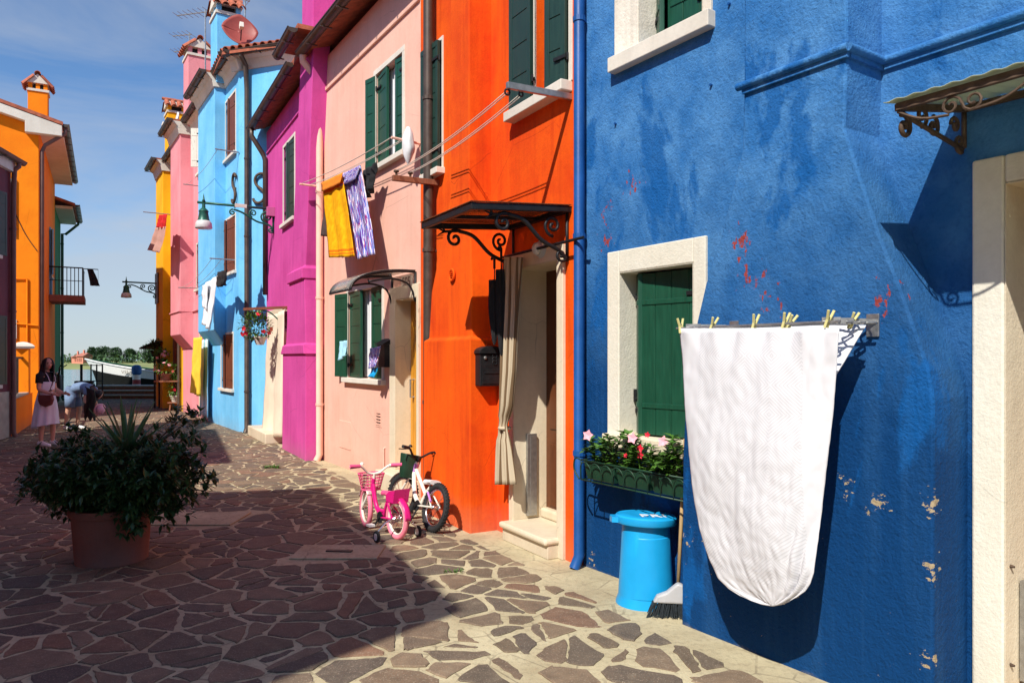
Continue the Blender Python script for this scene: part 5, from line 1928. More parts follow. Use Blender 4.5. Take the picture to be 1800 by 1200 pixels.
# ================================================================== LEFT SIDE
FPV = Fr((-7.16, 6.09), (-9.58, 11.48), True)
HPV = house('shadow_edge_house', 'unseen rose house left of the viewer, added for its shadow edge', FPV)  # added out of view; its eave sets the shadow edge on the paving
mb = facade(FPV, 0, FPV.L, 0, 6.05, [])
shell(mb, FPV, 0, FPV.L, 6.05, 4.5)
mb.build('wall', 'salmon', HPV)
roof(FPV, HPV, 0.0, FPV.L, 6.06, 4.5, 0.35, 0.27, es=0.0)
FPU = Fr((-9.6, 11.5), (-10.4, 15.35), True)
HPU = house('plum_house', 'shaded plum-coloured house at the left edge', FPU)
ZU = 5.7
FPU_W = (FPU.L - 1.35, FPU.L - 0.55, FPU.px(5, 675)[1] if False else 1.1, 2.5)
mb = facade(FPU, 0, FPU.L, 0, ZU, [])
P = FPU.P
SK, BK = 1.357, 2.7  # far end slanted along the sun direction so light reaches the paving
ring = [(0, 0), (0, -BK), (FPU.L - SK * BK, -BK), (FPU.L, 0)]
for a_, b_ in zip(ring, ring[1:]):
    mb.face([P(a_[0], a_[1], 0), P(b_[0], b_[1], 0), P(b_[0], b_[1], ZU), P(a_[0], a_[1], ZU)])
mb.build('wall', 'purple', HPU)
for (c0, c1) in ((1.1, 2.5), (3.7, 5.0)):
    window(FPU, HPU, (FPU.L - 1.35, FPU.L - 0.62, c0, c1), 0.14, 0.05, 'fascia', [('far', 170, 0.4), ('near', 6, 0.5)], 'dgreen')
MB().box(FPU, 0.05, FPU.L - 0.12, -0.01, 0.02, 0, 0.95).build('plinth', 'quaystone', HPU)
rf = MB()
pr_ = [(0.10, ZU + 0.01), (-BK / 2, ZU + 0.27 * (BK / 2 + 0.35)), (-BK - 0.2, ZU + 0.01)]
lo = [P(0, o_, z_) for o_, z_ in pr_]
hi = [P(FPU.L + SK * o_, o_, z_) for o_, z_ in pr_]
rf.face([lo[0], hi[0], hi[1], lo[1]])
rf.face([lo[1], hi[1], hi[2], lo[2]])
rf.face(lo)
rf.face(hi)
rf.face([lo[0], lo[2], hi[2], hi[0]])
rf.build('roof', 'tile', HPU)
MB().box(FPU, 0.0, FPU.L, -0.01, 0.09, ZU - 0.22, ZU).build('eaves_board', 'fascia', HPU)
gutter(FPU, HPU, 0.0, FPU.L + 0.15, ZU + 0.03, 0.17)
downpipe(FPU, HPU, FPU.L - 0.06, 0.0, ZU - 0.6, 0.07, 0.05, 'brownpipe', top=(0.17, ZU + 0.0))

# house out of frame to the left whose roof shades the pavement
FA = Fr((-3.08, -1.0), (-5.2, 3.63), True)
HA = house('corner_house', 'house left of the viewer that shades the paving', FA)
ZA = 6.4
mb = MB()
skew = 0.478
bk = 9.0
P = FA.P
wn0 = 1.3                                  # near end wall set back under the roof to shape the cast shadow
for a_, b_ in (((wn0, 0), (FA.L, 0)), ((FA.L, 0), (FA.L, -bk)), ((FA.L, -bk), (wn0 - bk * skew, -bk)), ((wn0 - bk * skew, -bk), (wn0, 0))):
    mb.face([P(a_[0], a_[1], 0), P(b_[0], b_[1], 0), P(b_[0], b_[1], ZA), P(a_[0], a_[1], ZA)])
mb.build('wall', 'pink', HA)
rf = MB()
pr_ = [(0.3, ZA), (-2.0, ZA + 0.27 * 2.3), (-bk - 0.3, ZA)]
lo = [P(skew * o_, o_, z_) for o_, z_ in pr_]
hi = [P(FA.L + 0.0, o_, z_) for o_, z_ in pr_]
rf.face([lo[0], hi[0], hi[1], lo[1]])
rf.face([lo[1], hi[1], hi[2], lo[2]])
rf.face(lo)
rf.face(hi)
rf.face([lo[0], lo[2], hi[2], hi[0]])
rf.build('roof', 'tile', HA)

HC = thing('alley_shade_block', 'unseen block added in the alley left of the viewer to cut off sun', 'house', (-9.5, 3.2, 0))  # unseen block added to keep sun off the left of the paving
mb = MB()
mb.prism([V(-7.7, 3.0, 0), V(-7.95, 4.9, 0), V(-12.0, 3.55, 0), V(-12.0, 1.1, 0)], Z3 * 6.6)
mb.build('wall', 'cream', HC)
MB().prism([V(-7.6, 2.9, 6.61), V(-7.9, 4.95, 6.61), V(-12.1, 3.5, 6.61), V(-12.1, 1.0, 6.61)], Z3 * 0.12).build('roof', 'tile', HC)
FE = Fr((7.0, -12.5), (-14.0, -9.5))
FE.n = Vector((0.14, 0.99, 0)).normalized()
HE = house('end_shade_house', 'unseen pale house added behind the viewer to darken the shade', FE)  # added behind the camera to hide sky and deepen the street shade
mb = facade(FE, 0, FE.L, 0, 6.6, [])
shell(mb, FE, 0, FE.L, 6.6, 6)
mb.build('wall', 'cream', HE)
roof(FE, HE, 0, FE.L, 6.6, 6)
FQ = Fr((-12.26, 19.15), (-15.7, 25.4), True)
HQ = house('tangerine_house', 'tangerine orange house with sunlit gable on the left', FQ)
ZQ = 7.62
qw = (FQ.L * 0.62, FQ.L * 0.62 + 0.8, 4.2, 5.6)
qw2 = (FQ.L * 0.35, FQ.L * 0.35 + 0.12, 5.9, 6.3)
mb = facade(FQ, 0, FQ.L, 0, ZQ, [(*qw, 0.15)])
P = FQ.P
mb.face([P(FQ.L, 0, 0), P(FQ.L, -7, 0), P(FQ.L, -7, ZQ), P(FQ.L, 0, ZQ)])
mb.face([P(0, -7, 0), P(FQ.L, -7, 0), P(FQ.L, -7, ZQ), P(0, -7, ZQ)])
mb.face([P(0, 0, 0), P(0, -7, 0), P(0, -7, ZQ + 0.1), P(0, -3.5, ZQ + 0.28 * 3.5), P(0, 0, ZQ)])
mb.build('wall', 'lorange', HQ)
window(FQ, HQ, qw, 0.15, 0.06, 'fascia', [('near', 165, 0.5)], 'lightblue')
rq = MB()
ov = 0.55
th = 0.09
prof = [(ov, ZQ + 0.06), (-3.5, ZQ + 0.06 + 0.28 * (3.5 + ov)), (-7.4, ZQ + 0.06)]
prof2 = [(a, b + th) for a, b in reversed(prof)]
rq.prism([P(-0.22, o_, z_) for o_, z_ in prof + prof2], FQ.u * (FQ.L + 0.2))
rfq = rq.build('roof', 'tile', HQ)
vb = MB()
vb.prism([P(-0.205, ov - 0.02, ZQ - 0.22), P(-0.205, ov - 0.02, ZQ + 0.05), P(-0.205, -3.5, ZQ + 0.05 + 0.28 * (3.5 + ov)), P(-0.205, -3.5, ZQ + 0.28 * (3.5 + ov) - 0.22), P(-0.205, -0.28, ZQ + 0.06), P(-0.205, -0.28, ZQ - 0.22)], FQ.u * 0.20)
vb.build('verge_board', 'fascia', HQ, bevel=0.01)
MB().box(FQ, 0.0, FQ.L - 0.2, 0.002, ov - 0.02, ZQ - 0.06, ZQ + 0.05).build('soffit', 'fascia', HQ)
gutter(FQ, HQ, -0.2, FQ.L - 0.1, ZQ + 0.10, ov + 0.06)
MB().tube([P(-0.1, ov + 0.05, ZQ + 0.04), P(-0.1, ov + 0.05, ZQ - 0.12), P(0.06, 0.14, ZQ - 0.45), P(0.08, 0.07, ZQ - 0.62), P(0.08, 0.07, 0.02)], 0.05, 10).build('downpipe', 'brownpipe', HQ, True)
s_, z_ = 0.9, 0
chimney(HQ, FQ.P(3.3, -0.22, 0), FQ, 0.5, 0.5, ZQ + 0.1, 9.45, 'lorange')
for k in range(5):
    tile_at(rfq, P(0.1 + 0.2 * k, ov - 0.1, ZQ + 0.16), (-FQ.n * 0.96 + Z3 * 0.28), Z3)
# gas pipe, white window edge and cable on the gable
def Pg(X, Y):                                 # point on the gable plane from a pixel
    r = Vector(((X - CX) / FPX, 1, (HY - Y) / FPX))
    C = Vector((0, 0, CAM_H))
    t_ = (FQ.O - C).dot(FQ.u) / r.dot(FQ.u)
    return C + r * t_
g0, g1 = Pg(19, 415), Pg(27, 315)
MB().bar(Pg(23, 415) - FQ.u * 0.02, Pg(23, 315) - FQ.u * 0.02, 0.13, 0.05, FQ.u).build('window_edge', 'fascia', HQ)
MB().bar(Pg(25, 595) - FQ.u * 0.02, Pg(25, 562) - FQ.u * 0.02, 0.11, 0.05, FQ.u).build('window_edge', 'fascia', HQ)
MB().tube([Pg(22, 490) - FQ.u * 0.03, Pg(48, 490) - FQ.u * 0.03, Pg(48, 600) - FQ.u * 0.03], 0.02, 7).build('gas_pipe', 'lorange', HQ)
MB().tube([Pg(22, 568) - FQ.u * 0.03, Pg(66, 572) - FQ.u * 0.03], 0.02, 7).build('gas_pipe', 'lorange', HQ)
MB().tube(smoothpts([Pg(20, 360), Pg(44, 410), Pg(66, 442)], 5), 0.012, 6).build('cable', 'iron', HQ)

# balcony on the tangerine house
bs0 = FQ.px(86, 520)[0]
bz = FQ.px(88, 520)[1]
BS0, BS1 = bs0 - 0.1, bs0 + 1.5
bo = 0.95
bal = MB().box(FQ, BS0, BS1, 0.001, bo, bz - 0.2, bz).build('balcony', 'terracotta', HQ, bevel=0.01)
for k in range(9):
    o_ = 0.06 + (bo - 0.12) * k / 8
    MB().tube([FQ.P(BS0 + 0.04, o_, bz), FQ.P(BS0 + 0.04, o_, bz + 0.85)], 0.012, 6).build('baluster', 'iron', bal)
for k in range(10):
    s_ = BS0 + 0.04 + (BS1 - BS0 - 0.08) * k / 9
    MB().tube([FQ.P(s_, bo - 0.05, bz), FQ.P(s_, bo - 0.05, bz + 0.85)], 0.012, 6).build('baluster', 'iron', bal)
MB().tube([FQ.P(BS0 + 0.04, 0.01, bz + 0.86), FQ.P(BS0 + 0.04, bo - 0.05, bz + 0.86), FQ.P(BS1, bo - 0.05, bz + 0.86)], 0.022, 6).tube([FQ.P(BS0 + 0.04, 0.01, bz + 0.45), FQ.P(BS0 + 0.04, bo - 0.05, bz + 0.45), FQ.P(BS1, bo - 0.05, bz + 0.45)], 0.012, 6).build('handrail', 'iron', bal)
e_ = FQ.P(BS0 + 0.04, bo - 0.05, bz + 0.84)
MB().tube([e_, e_ + FQ.n * 0.42], 0.014, 6).tube([e_ + FQ.n * 0.42, e_ + FQ.n * 0.42 - Z3 * 0.5], 0.004, 5).build('airing_rod', 'iron', bal)
MB().box(FQ, BS0 + 0.25, BS0 + 1.05, 0.001, 0.04, bz, bz + 2.1).build('balcony_door', 'lightblue', HQ)
gp = e_ + FQ.n * 0.2
def garment(u, v):
    return gp + FQ.n * ((u - 0.5) * (0.16 + 0.1 * v) + 0.14 * v) + FQ.u * 0.03 * math.sin(u * 14 + v * 5) - Z3 * (v * 0.52)
tag(MB().grid(garment, 8, 10).build('garment', 'blackcloth', None, True, solid=0.01, org=gp), 'small black garment hanging off the balcony rod', 'garment')

# further houses on the left: another tangerine bay and a green one
FQ2 = Fr((FQ.P(FQ.L, 0, 0).x, FQ.P(FQ.L, 0, 0).y), (FQ.P(FQ.L + 2.2, 0, 0).x, FQ.P(FQ.L + 2.2, 0, 0).y), True)
HG = house('green_house', 'narrow deep green house end seen past the balcony', FQ2)
ZG = 6.9
mb = facade(FQ2, 0.006, FQ2.L + 1.5, 0, ZG, [])
shell(mb, FQ2, 0.006, FQ2.L + 1.5, ZG, 6)
mb.build('wall', 'green_wall', HG)
roof(FQ2, HG, 0.1, FQ2.L + 1.5, ZG, 6, 0.6)
MB().box(FQ2, 0.1, FQ2.L + 1.4, 0.002, 0.52, ZG - 0.10, ZG - 0.005).build('soffit', 'fascia', HG)
gutter(FQ2, HG, 0.0, FQ2.L + 1.5, ZG + 0.05, 0.66)
downpipe(FQ2, HG, FQ2.L + 1.2, 0, ZG - 0.5, 0.07, 0.05, 'lampgreen', top=(0.6, ZG))

# yard wall, gate post and grille between plum and tangerine houses
y0, y1 = G(28, 764), G(57, 744)
FYW = Fr((y0.x, y0.y), (y1.x, y1.y), True)
yw = thing('yard_wall', 'low orange yard wall with white-capped post and dark grille', 'wall', FYW.P(0, 0, 0))
MB().box(FYW, -0.35, FYW.L, -0.22, 0, 0, 0.78).build('wall', 'lorange', yw, bevel=0.01)
MB().box(FYW, -0.36, FYW.L * 0.62, -0.26, 0.04, 0.781, 0.83).build('coping', 'quaystone', yw, bevel=0.01)
pp = FYW.L * 0.72
MB().box(FYW, pp - 0.15, pp + 0.2, -0.26, 0.025, 0.782, 1.86).build('post', 'lorange', yw, bevel=0.01)
cp = MB()
cp.lathe([(0.27, 0), (0.29, 0.05), (0.24, 0.10), (0.10, 0.15), (0.02, 0.16)], FYW.P(pp, -0.11, 1.862), 4)
cp.build('cap', 'fascia', yw)
gr = MB()
for k in range(10):
    gr.box(FYW, -0.30 + 0.17 * k, -0.18 + 0.17 * k, -0.13, -0.10, 0.84, 1.66)
gr.bar(FYW.P(-0.33, -0.115, 1.64), FYW.P(pp - 0.15, -0.115, 1.64), 0.05, 0.05)
gr.build('grille', 'iron', yw)

# ================================================================== LAUNDRY, RODS AND LINES
def outward(F, s, X):
    """how far out of wall F, at s, a point must sit to appear in column X"""
    k = (X - CX) / FPX
    B = F.O + F.u * s
    return (k * B.y - B.x) / (F.n.x - k * F.n.y)

def cloth(name, label, cat, F, o, TL, TR, BR, BL, mat, folds=3, amp=0.02, nu=18, nv=26, bottom_out=0.0, parent=None, group=None, wave=0.0, solid=0.006, ph=0.0):
    c = [F.P(F.px(*q, o)[0], o, F.px(*q, o)[1]) for q in (TL, TR, BR, BL)]
    org = (c[0] + c[1]) / 2
    def fn(u, v):
        p = (c[0] * (1 - u) + c[1] * u) * (1 - v) + (c[3] * (1 - u) + c[2] * u) * v
        a = amp * (0.25 + 0.75 * v)
        k = math.sin(u * folds * 6.283 + ph + v * 0.8) * a + 0.4 * a * math.sin(u * folds * 14.1 + 2.1 * v + ph * 2)
        k += 0.5 * amp * mnoise.noise(Vector((u * 3 + ph, v * 4, ph)))
        p = p + F.n * (k + bottom_out * v * v) + Z3 * (wave * math.sin(u * 5 + ph) * v)
        return p
    ob = MB().grid(fn, nu, nv).build(name, mat, parent, True, solid=solid, org=org if parent is None else None)
    if parent is None:
        tag(ob, label, cat, group)
    return ob

# -- line between the two orange-house rods
sN_, zN_ = FO.px(1004, 171)
oN_ = outward(FO, sN_, 891)
r1 = thing('airing_rod', 'grey steel clothes-line rod under the orange house upper window', 'rod', FO.P(sN_, 0, zN_), 'clothes-line rods')
MB().bar(FO.P(sN_, 0.0, zN_), FO.P(sN_, oN_, zN_ - 0.01), 0.035, 0.05).build('rod', 'steel', r1, bevel=0.003)
MB().torus(FO.P(sN_ + 0.03, oN_ - 0.02, zN_ - 0.05), FO.u, 0.022, 0.008, 12, 6).build('pulley', 'iron', r1)
MB().torus(FO.P(sN_ + 0.03, oN_ * 0.76, zN_ - 0.045), FO.u, 0.018, 0.007, 12, 6).build('pulley', 'iron', r1)
sF_, zF_ = FO.px(771, 322)
oF_ = outward(FO, sF_, 690)
r2 = thing('airing_rod', 'brown wooden clothes-line pole beside the dark drainpipe', 'rod', FO.P(sF_, 0, zF_), 'clothes-line rods')
MB().bar(FO.P(sF_, 0.0, zF_), FO.P(sF_, oF_, zF_ - 0.005), 0.05, 0.06).build('pole', 'rodwood', r2, bevel=0.004)
for f in (0.92, 0.62):
    MB().lathe([(0.012, 0), (0.014, 0.03), (0.03, 0.035), (0.03, 0.055), (0.012, 0.06)], FO.P(sF_, oF_ * f, zF_ + 0.028), 10).build('pulley', 'rust', r2)
ln = MB()
for (a, b) in ((0.99, 0.94), (0.95, 0.90), (0.78, 0.64), (0.74, 0.60)):
    p, q = FO.P(sN_ + 0.03, oN_ * a, zN_ - 0.05), FO.P(sF_, oF_ * b, zF_ + 0.075)
    ln.tube([p * (1 - t_) + q * t_ - Z3 * 0.05 * 4 * t_ * (1 - t_) for t_ in [i / 10 for i in range(11)]], 0.0045, 5)
tag(ln.build('clothes_line', 'rope', None, True, org=FO.P(sN_, oN_, zN_)), 'empty clothes lines strung across the orange upper wall', 'clothes line')

# -- line along the peach wall
sA_, zA_ = FP.px(752, 245)
sA_ = max(sA_, 0.02)
oA_ = outward(FP, sA_, 688)
r3 = thing('airing_rod', 'pale rod with a white bag at its wall end on the peach wall', 'rod', FP.P(sA_, 0, zA_), 'clothes-line rods')
zA_ -= 0.0
MB().tube([FP.P(sA_, 0, zA_), FP.P(sA_, oA_, zA_ + 0.02)], 0.016, 8).build('rod', 'pinkpipe', r3)
sB_, zB_ = FP.px(530, 324, oA_)
sBw = sB_ 
r4 = thing('airing_rod', 'pale rod carrying the far end of the towel line', 'rod', FP.P(sBw, 0.0, zB_), 'clothes-line rods')
MB().tube([FP.P(sBw, 0.0, zB_), FP.P(sBw, oA_ + 0.03, zB_)], 0.016, 8).build('rod', 'pinkpipe', r4)
ln = MB()
for f in (1.0, 0.985, 0.62, 0.55):
    p, q = FP.P(sA_ + 0.02, oA_ * f, zA_ + 0.02), FP.P(sBw - 0.02, oA_ * f, zB_ + 0.01)
    ln.tube([p * (1 - t_) + q * t_ - Z3 * 0.04 * 4 * t_ * (1 - t_) for t_ in [i / 10 for i in range(11)]], 0.0045, 5)
tag(ln.build('clothes_line', 'rope', None, True, org=FP.P(sA_, oA_, zA_)), 'clothes lines carrying the beach towels along the peach wall', 'clothes line')
oo = oA_ * 0.80
oY = oA_ * 0.95
cloth('beach_towel', 'yellow beach towel with orange striped ends on the peach wall line', 'towel', FP, oY, (566, 326), (601, 306), (629, 451), (583, 453), 'beachyellow', 2.2, 0.02, 20, 30, 0.02)
f1 = cloth('beach_towel_flap', '', '', FP, oY + 0.03, (564, 322), (602, 303), (600, 322), (568, 337), 'terracotta', 1, 0.006, 10, 4, 0.02, parent=bpy.data.objects['beach_towel'])
f1.name = 'folded_end'
f1.data.materials[0] = M['orange'] if False else simple('orange_towel_end', s2l((232, 132, 30)), 0.95, 0.2, 20, 0.4, 90)
bt2 = cloth('beach_towel', 'purple and blue patterned beach towel beside the yellow one', 'towel', FP, oo, (602, 308), (634, 291), (661, 447), (632, 456), 'beachpurple', 2.4, 0.02, 20, 30, 0.02, ph=1.3)
f2 = cloth('folded_end', '', '', FP, oo + 0.035, (599, 307), (633, 290), (627, 315), (600, 328), 'beachpurple', 1, 0.006, 10, 4, 0.02, parent=bt2)
cloth('garment', 'dark brown garment hanging behind the yellow towel', 'garment', FP, oA_ * 0.55, (575, 345), (594, 334), (600, 418), (566, 415), 'browncloth', 2, 0.02, 12, 16, 0.0, ph=0.4)
cloth('garment', 'bunched black garment on the inner line by the upper peach window', 'garment', FP, oA_ * 0.55, (640, 300), (664, 284), (655, 330), (646, 348), 'blackcloth', 2.5, 0.05, 12, 16, 0.0, ph=2.4)
# white plastic bag tied at the rod
s_, z_ = FP.px(757, 240, 0.14)
bp = FP.P(max(s_, 0.0) - 0.02, 0.17, z_)
def bagf(u, v):
    a = u * 6.283
    r_ = 0.085 * math.sin(math.pi * min(1, 0.06 + 0.94 * v)) ** 0.7 * (1 + 0.25 * mnoise.noise(Vector((math.cos(a) * 2, math.sin(a) * 2, v * 4))))
    return bp + FP.u * (r_ * math.cos(a)) + FP.n * (r_ * 0.8 * math.sin(a)) + Z3 * (0.24 - 0.44 * v)
tag(MB().grid(bagf, 18, 12).build('plastic_bag', 'plasticbag', None, True, org=bp), 'white plastic bag tied beside the drainpipe', 'bag')
# little cloths on the ground floor shutters
cloth('cleaning_cloth', 'pale blue and yellow cloth on the left shutter of the peach ground floor', 'cloth', FP, 0.14, (598, 600), (610, 598), (611, 622), (600, 634), 'bluecloth', 2, 0.03, 10, 10, 0.02)
cloth('cleaning_cloth', 'dark checked cloth on the right shutter above the peach window sill', 'cloth', FP, 0.2, (652, 612), (670, 608), (667, 645), (653, 648), 'beachpurple', 2, 0.03, 10, 10, 0.02, ph=1)
cloth('cleaning_cloth', 'turquoise rag lowest on the right shutter of the peach window', 'cloth', FP, 0.19, (655, 648), (666, 646), (662, 663), (650, 662), 'bin', 2, 0.02, 8, 8, 0.02, ph=2)

# -- sky-blue house washing
def rod(F, s, z, L, label):
    t_ = thing('airing_rod', label, 'rod', F.P(s, 0, z), 'clothes-line rods')
    MB().tube([F.P(s, 0, z), F.P(s, L, z)], 0.014, 7).build('rod', 'steel', t_)
    return t_
s1_, z1_ = FL.px(414, 457)
rod(FL, s1_, z1_, 0.55, 'thin rod below the middle brown shutters of the sky-blue house')
s2_, z2_ = FL.px(420, 268)
rod(FL, s2_, z2_, 0.5, 'thin rod below the top brown shutters of the sky-blue house')
s3_, z3_ = FS.px(352, 507)
rod(FS, s3_, z3_, 0.55, 'thin rod below the salmon house shutters')
s4_, z4_ = FS.px(358, 328)
rod(FS, s4_, z4_, 0.5, 'thin rod below the small top salmon window')
mb = MB()
for (p, q) in ((FL.P(s1_, 0.5, z1_), FS.P(s3_, 0.5, z3_)), (FL.P(s1_, 0.3, z1_), FS.P(s3_, 0.3, z3_)), (FL.P(s2_, 0.45, z2_), FS.P(s4_, 0.45, z4_))):
    mb.tube([p * (1 - t_) + q * t_ - Z3 * 0.12 * 4 * t_ * (1 - t_) for t_ in [i / 8 for i in range(9)]], 0.005, 5)
tag(mb.build('clothes_line', 'rope', None, org=FL.P(s1_, 0.5, z1_)), 'lines running from the sky-blue house to the salmon house', 'clothes line')
cloth('garment', 'long white shirt drying by the sky-blue house', 'garment', FL, 0.45, (362, 498), (382, 484), (372, 582), (363, 570), 'whitecloth', 2, 0.05, 12, 18, 0.05)
cloth('garment', 'short white garment drying left of the long white shirt', 'garment', FL, 0.5, (357, 502), (366, 496), (366, 545), (358, 540), 'whitecloth', 2, 0.04, 10, 14, 0.0, ph=1.0)
cloth('garment', 'black garment below the middle brown shutters', 'garment', FL, 0.42, (383, 478), (400, 474), (397, 500), (385, 505), 'blackcloth', 2, 0.05, 10, 10, 0.0, ph=0.7)
cloth('door_curtain', 'twisted yellow curtain at the salmon doorway', 'curtain', FS, 0.32, (341, 594), (356, 592), (351, 696), (338, 690), 'yellowcloth', 2.4, 0.05, 14, 20, 0.0)
cloth('door_curtain', 'pale blue striped curtain beside the yellow one', 'curtain', FS, 0.12, (354, 598), (366, 594), (366, 735), (353, 728), 'bluestripe', 3.2, 0.03, 16, 20, 0.0)
sR_, zR_ = FY.px(300, 380, 0.3)
rod(FY, sR_, zR_ + 0.05, 1.05, 'rod carrying the red cloth on the yellow house')
cloth('garment', 'red cloth bunched on the yellow house rod', 'garment', FY, 0.75, (280, 378), (294, 376), (290, 402), (278, 400), 'redcloth', 2, 0.05, 10, 10, 0.0)
cloth('garment', 'faded mauve cloth hanging below the red one', 'garment', FY, 0.75, (274, 400), (292, 398), (290, 446), (267, 440), 'mauvecloth', 2, 0.04, 12, 12, 0.1, ph=1)

# ================================================================== STREET LAMPS, FLOWER HANGER
def street_lamp(F, s, z, L, label, o0=0.0, sc=1.0):
    t_ = thing('street_lamp', label, 'lamp', F.P(s, o0, z), 'wall-mounted street lamps')
    a = MB()
    a.tube([F.P(s, o0, z), F.P(s, o0 + L + 0.12, z)], 0.026 * sc, 8)
    a.lathe([(0.04 * sc, 0), (0.02, 0.05), (0.01, 0.12), (0.004, 0.16)], F.P(s, o0 + L, z + 0.02), 8)
    a.build('arm', 'lampgreen', t_, True)
    b = MB()
    b.tube(smoothpts([F.P(s, o0 + 0.02, z - 0.42), F.P(s, o0 + 0.12, z - 0.33), F.P(s, o0 + 0.35, z - 0.28), F.P(s, o0 + 0.62, z - 0.13), F.P(s, o0 + 0.80, z - 0.075)], 5), 0.02 * sc, 7)
    b.tube(spiral(F, s, o0 + 0.82, z - 0.14, 0.065, 1.3, R(100), -1), 0.016 * sc, 6)
    b.tube(spiral(F, s, o0 + 0.15, z - 0.17, 0.13, 1.7, R(-90), 1), 0.018 * sc, 6)
    b.tube(spiral(F, s, o0 + 0.42, z - 0.12, 0.085, 1.5, R(-80), 1), 0.016 * sc, 6)
    b.tube(spiral(F, s, o0 + 0.07, z - 0.44, 0.06, 1.4, R(170), 1), 0.016 * sc, 6)
    b.tube([F.P(s, o0 + 0.02, z - 0.02), F.P(s, o0 + 0.02, z - 0.5)], 0.022 * sc, 7)
    b.build('scroll_bracket', 'lampgreen', t_, True)
    c = F.P(s, o0 + L, z)
    hd_ = MB().lathe([(0.03, -0.02), (0.035, -0.10), (0.085, -0.15), (0.095, -0.17), (0.085, -0.20), (0.105, -0.32), (0.12, -0.36)], c, 18)
    hd_.build('lamp_head', 'lampgreen', t_, True, sharp=40)
    MB().lathe([(0.125, -0.362), (0.15, -0.40), (0.165, -0.50), (0.155, -0.515), (0.02, -0.53)], c, 18).build('lamp_glass', 'frost', t_, True)
    return t_
s_, z_ = FM.px(482, 368)
L_ = outward(FM, s_, 358)
l1 = street_lamp(FM, s_, z_, L_, 'green scrolled street lamp on the magenta wall corner')
MB().box(FM, s_ - 0.09, s_ + 0.09, 0.0, 0.16, z_ - 0.16, z_ + 0.03).build('wall_box', 'magenta', l1, bevel=0.006)
MB().box(FM, s_ - 0.05, s_ - 0.027, 0.55, 0.78, z_ - 0.035, z_ + 0.04).build('number_plate', 'fascia', l1)
s_ = FY.L - 0.25
z_ = at(285, 497, 24.8).z
L2_ = outward(FY, s_, 222)
street_lamp(FY, s_, z_, L2_ - 0.3, 'dark street lamp on the end of the yellow house', 0.3)

def pot(mb, c, r0, r1, h, n=18):
    mb.lathe([(r0 * 0.98, 0), (r0, 0.0), (r1, h * 0.82), (r1 * 1.1, h * 0.83), (r1 * 1.12, h), (r1 * 0.98, h), (r1 * 0.92, h * 0.88), (0.01, h * 0.88)], c, n)

def bush(mb, c, rx, ry, rz, n, L, seed, up=0.3):
    r = random.Random(seed)
    for k in range(n):
        d_ = rnd_dir(r)
        rad = r.uniform(0.25, 1.0) ** 0.5
        p = Vector(c) + Vector((d_.x * rx * rad, d_.y * ry * rad, d_.z * rz * rad))
        leaf(mb, p, (d_ + rnd_dir(r) * 0.7 + Z3 * up), Z3, L * r.uniform(0.7, 1.3), L * 0.42)

def flower(p, face, r, mat, parent, name='flower'):
    mb = MB()
    f = Vector(face).normalized()
    x = f.orthogonal().normalized()
    y = f.cross(x)
    for k in range(5):
        a = k * 2 * math.pi / 5
        d_ = x * math.cos(a) + y * math.sin(a)
        leaf(mb, Vector(p), d_ + f * 0.25, f, r, r * 0.85, 0.1)
    mb.tube([Vector(p) - f * r * 0.9, Vector(p)], r * 0.12, 5)
    return mb.build(name, mat, parent, recalc=False)

# flower hanger over the magenta door
s_, z_ = FM.px(500, 540, 0.05)
hg = thing('flower_hanger', 'weathered pole bracket over the magenta door', 'bracket', FM.P(s_, 0.0, z_))
oh = outward(FM, s_, 428)
MB().bar(FM.P(s_, 0.0, z_), FM.P(s_, oh, z_ - 0.06), 0.05, 0.05).bar(FM.P(s_, 0.0, z_ - 0.001), FM.P(s_ + 0.3, 0.01, z_ - 0.001), 0.04, 0.04).build('pole', 'rodwood', hg)
MB().tube(smoothpts([FM.P(s_, 0.01, z_ - 0.4), FM.P(s_, 0.3, z_ - 0.12), FM.P(s_, 0.5, z_ - 0.06)], 5), 0.014, 6).build('strut', 'lampgreen', hg)
s2, z2 = s_, FM.px(455, 590, 0.6)[1]
pc = at(457, 604, (FM.P(s_, oh * 0.6, 0)).y)
op = outward(FM, s_, 457)
pc = FM.P(s_, op, CAM_H + (HY - 606) / FPX * FM.P(s_, op, 0).y)
fp = thing('hanging_flowers', 'white hanging pot of red flowers beside the sky-blue drainpipe', 'flower pot', pc)
mb = MB()
pot(mb, pc, 0.07, 0.12, 0.16)
mb.build('pot', 'fascia', fp, True, sharp=35)
mb = MB()
for a in range(3):
    mb.tube([pc + Vector((0.11 * math.cos(a * 2.1), 0.11 * math.sin(a * 2.1), 0.15)), FM.P(s_, op, z_ - 0.05)], 0.005, 5)
mb.build('hanger_wire', 'iron', fp)
mb = MB()
bush(mb, pc + V(-0.08, 0, 0.36), 0.30, 0.22, 0.28, 620, 0.085, 3)
mb.build('foliage', 'leaf2', fp, kind='stuff', recalc=False)
r = random.Random(4)
for k in range(11):
    d_ = rnd_dir(r)
    d_.y = -abs(d_.y)
    flower(pc + V(-0.08, 0, 0.36) + Vector((d_.x * 0.3, d_.y * 0.22, d_.z * 0.27)), d_ + V(0.3, -0.6, 0.2), 0.055, 'petalred', fp)

# awning sheet over the magenta doorway
cloth('door_curtain', 'cream canvas curtain hanging over the magenta doorway', 'curtain', FM, 0.16, (471, 556), (500, 545), (497, 768), (470, 764), 'awning', 1.5, 0.05, 16, 26, 0.06)

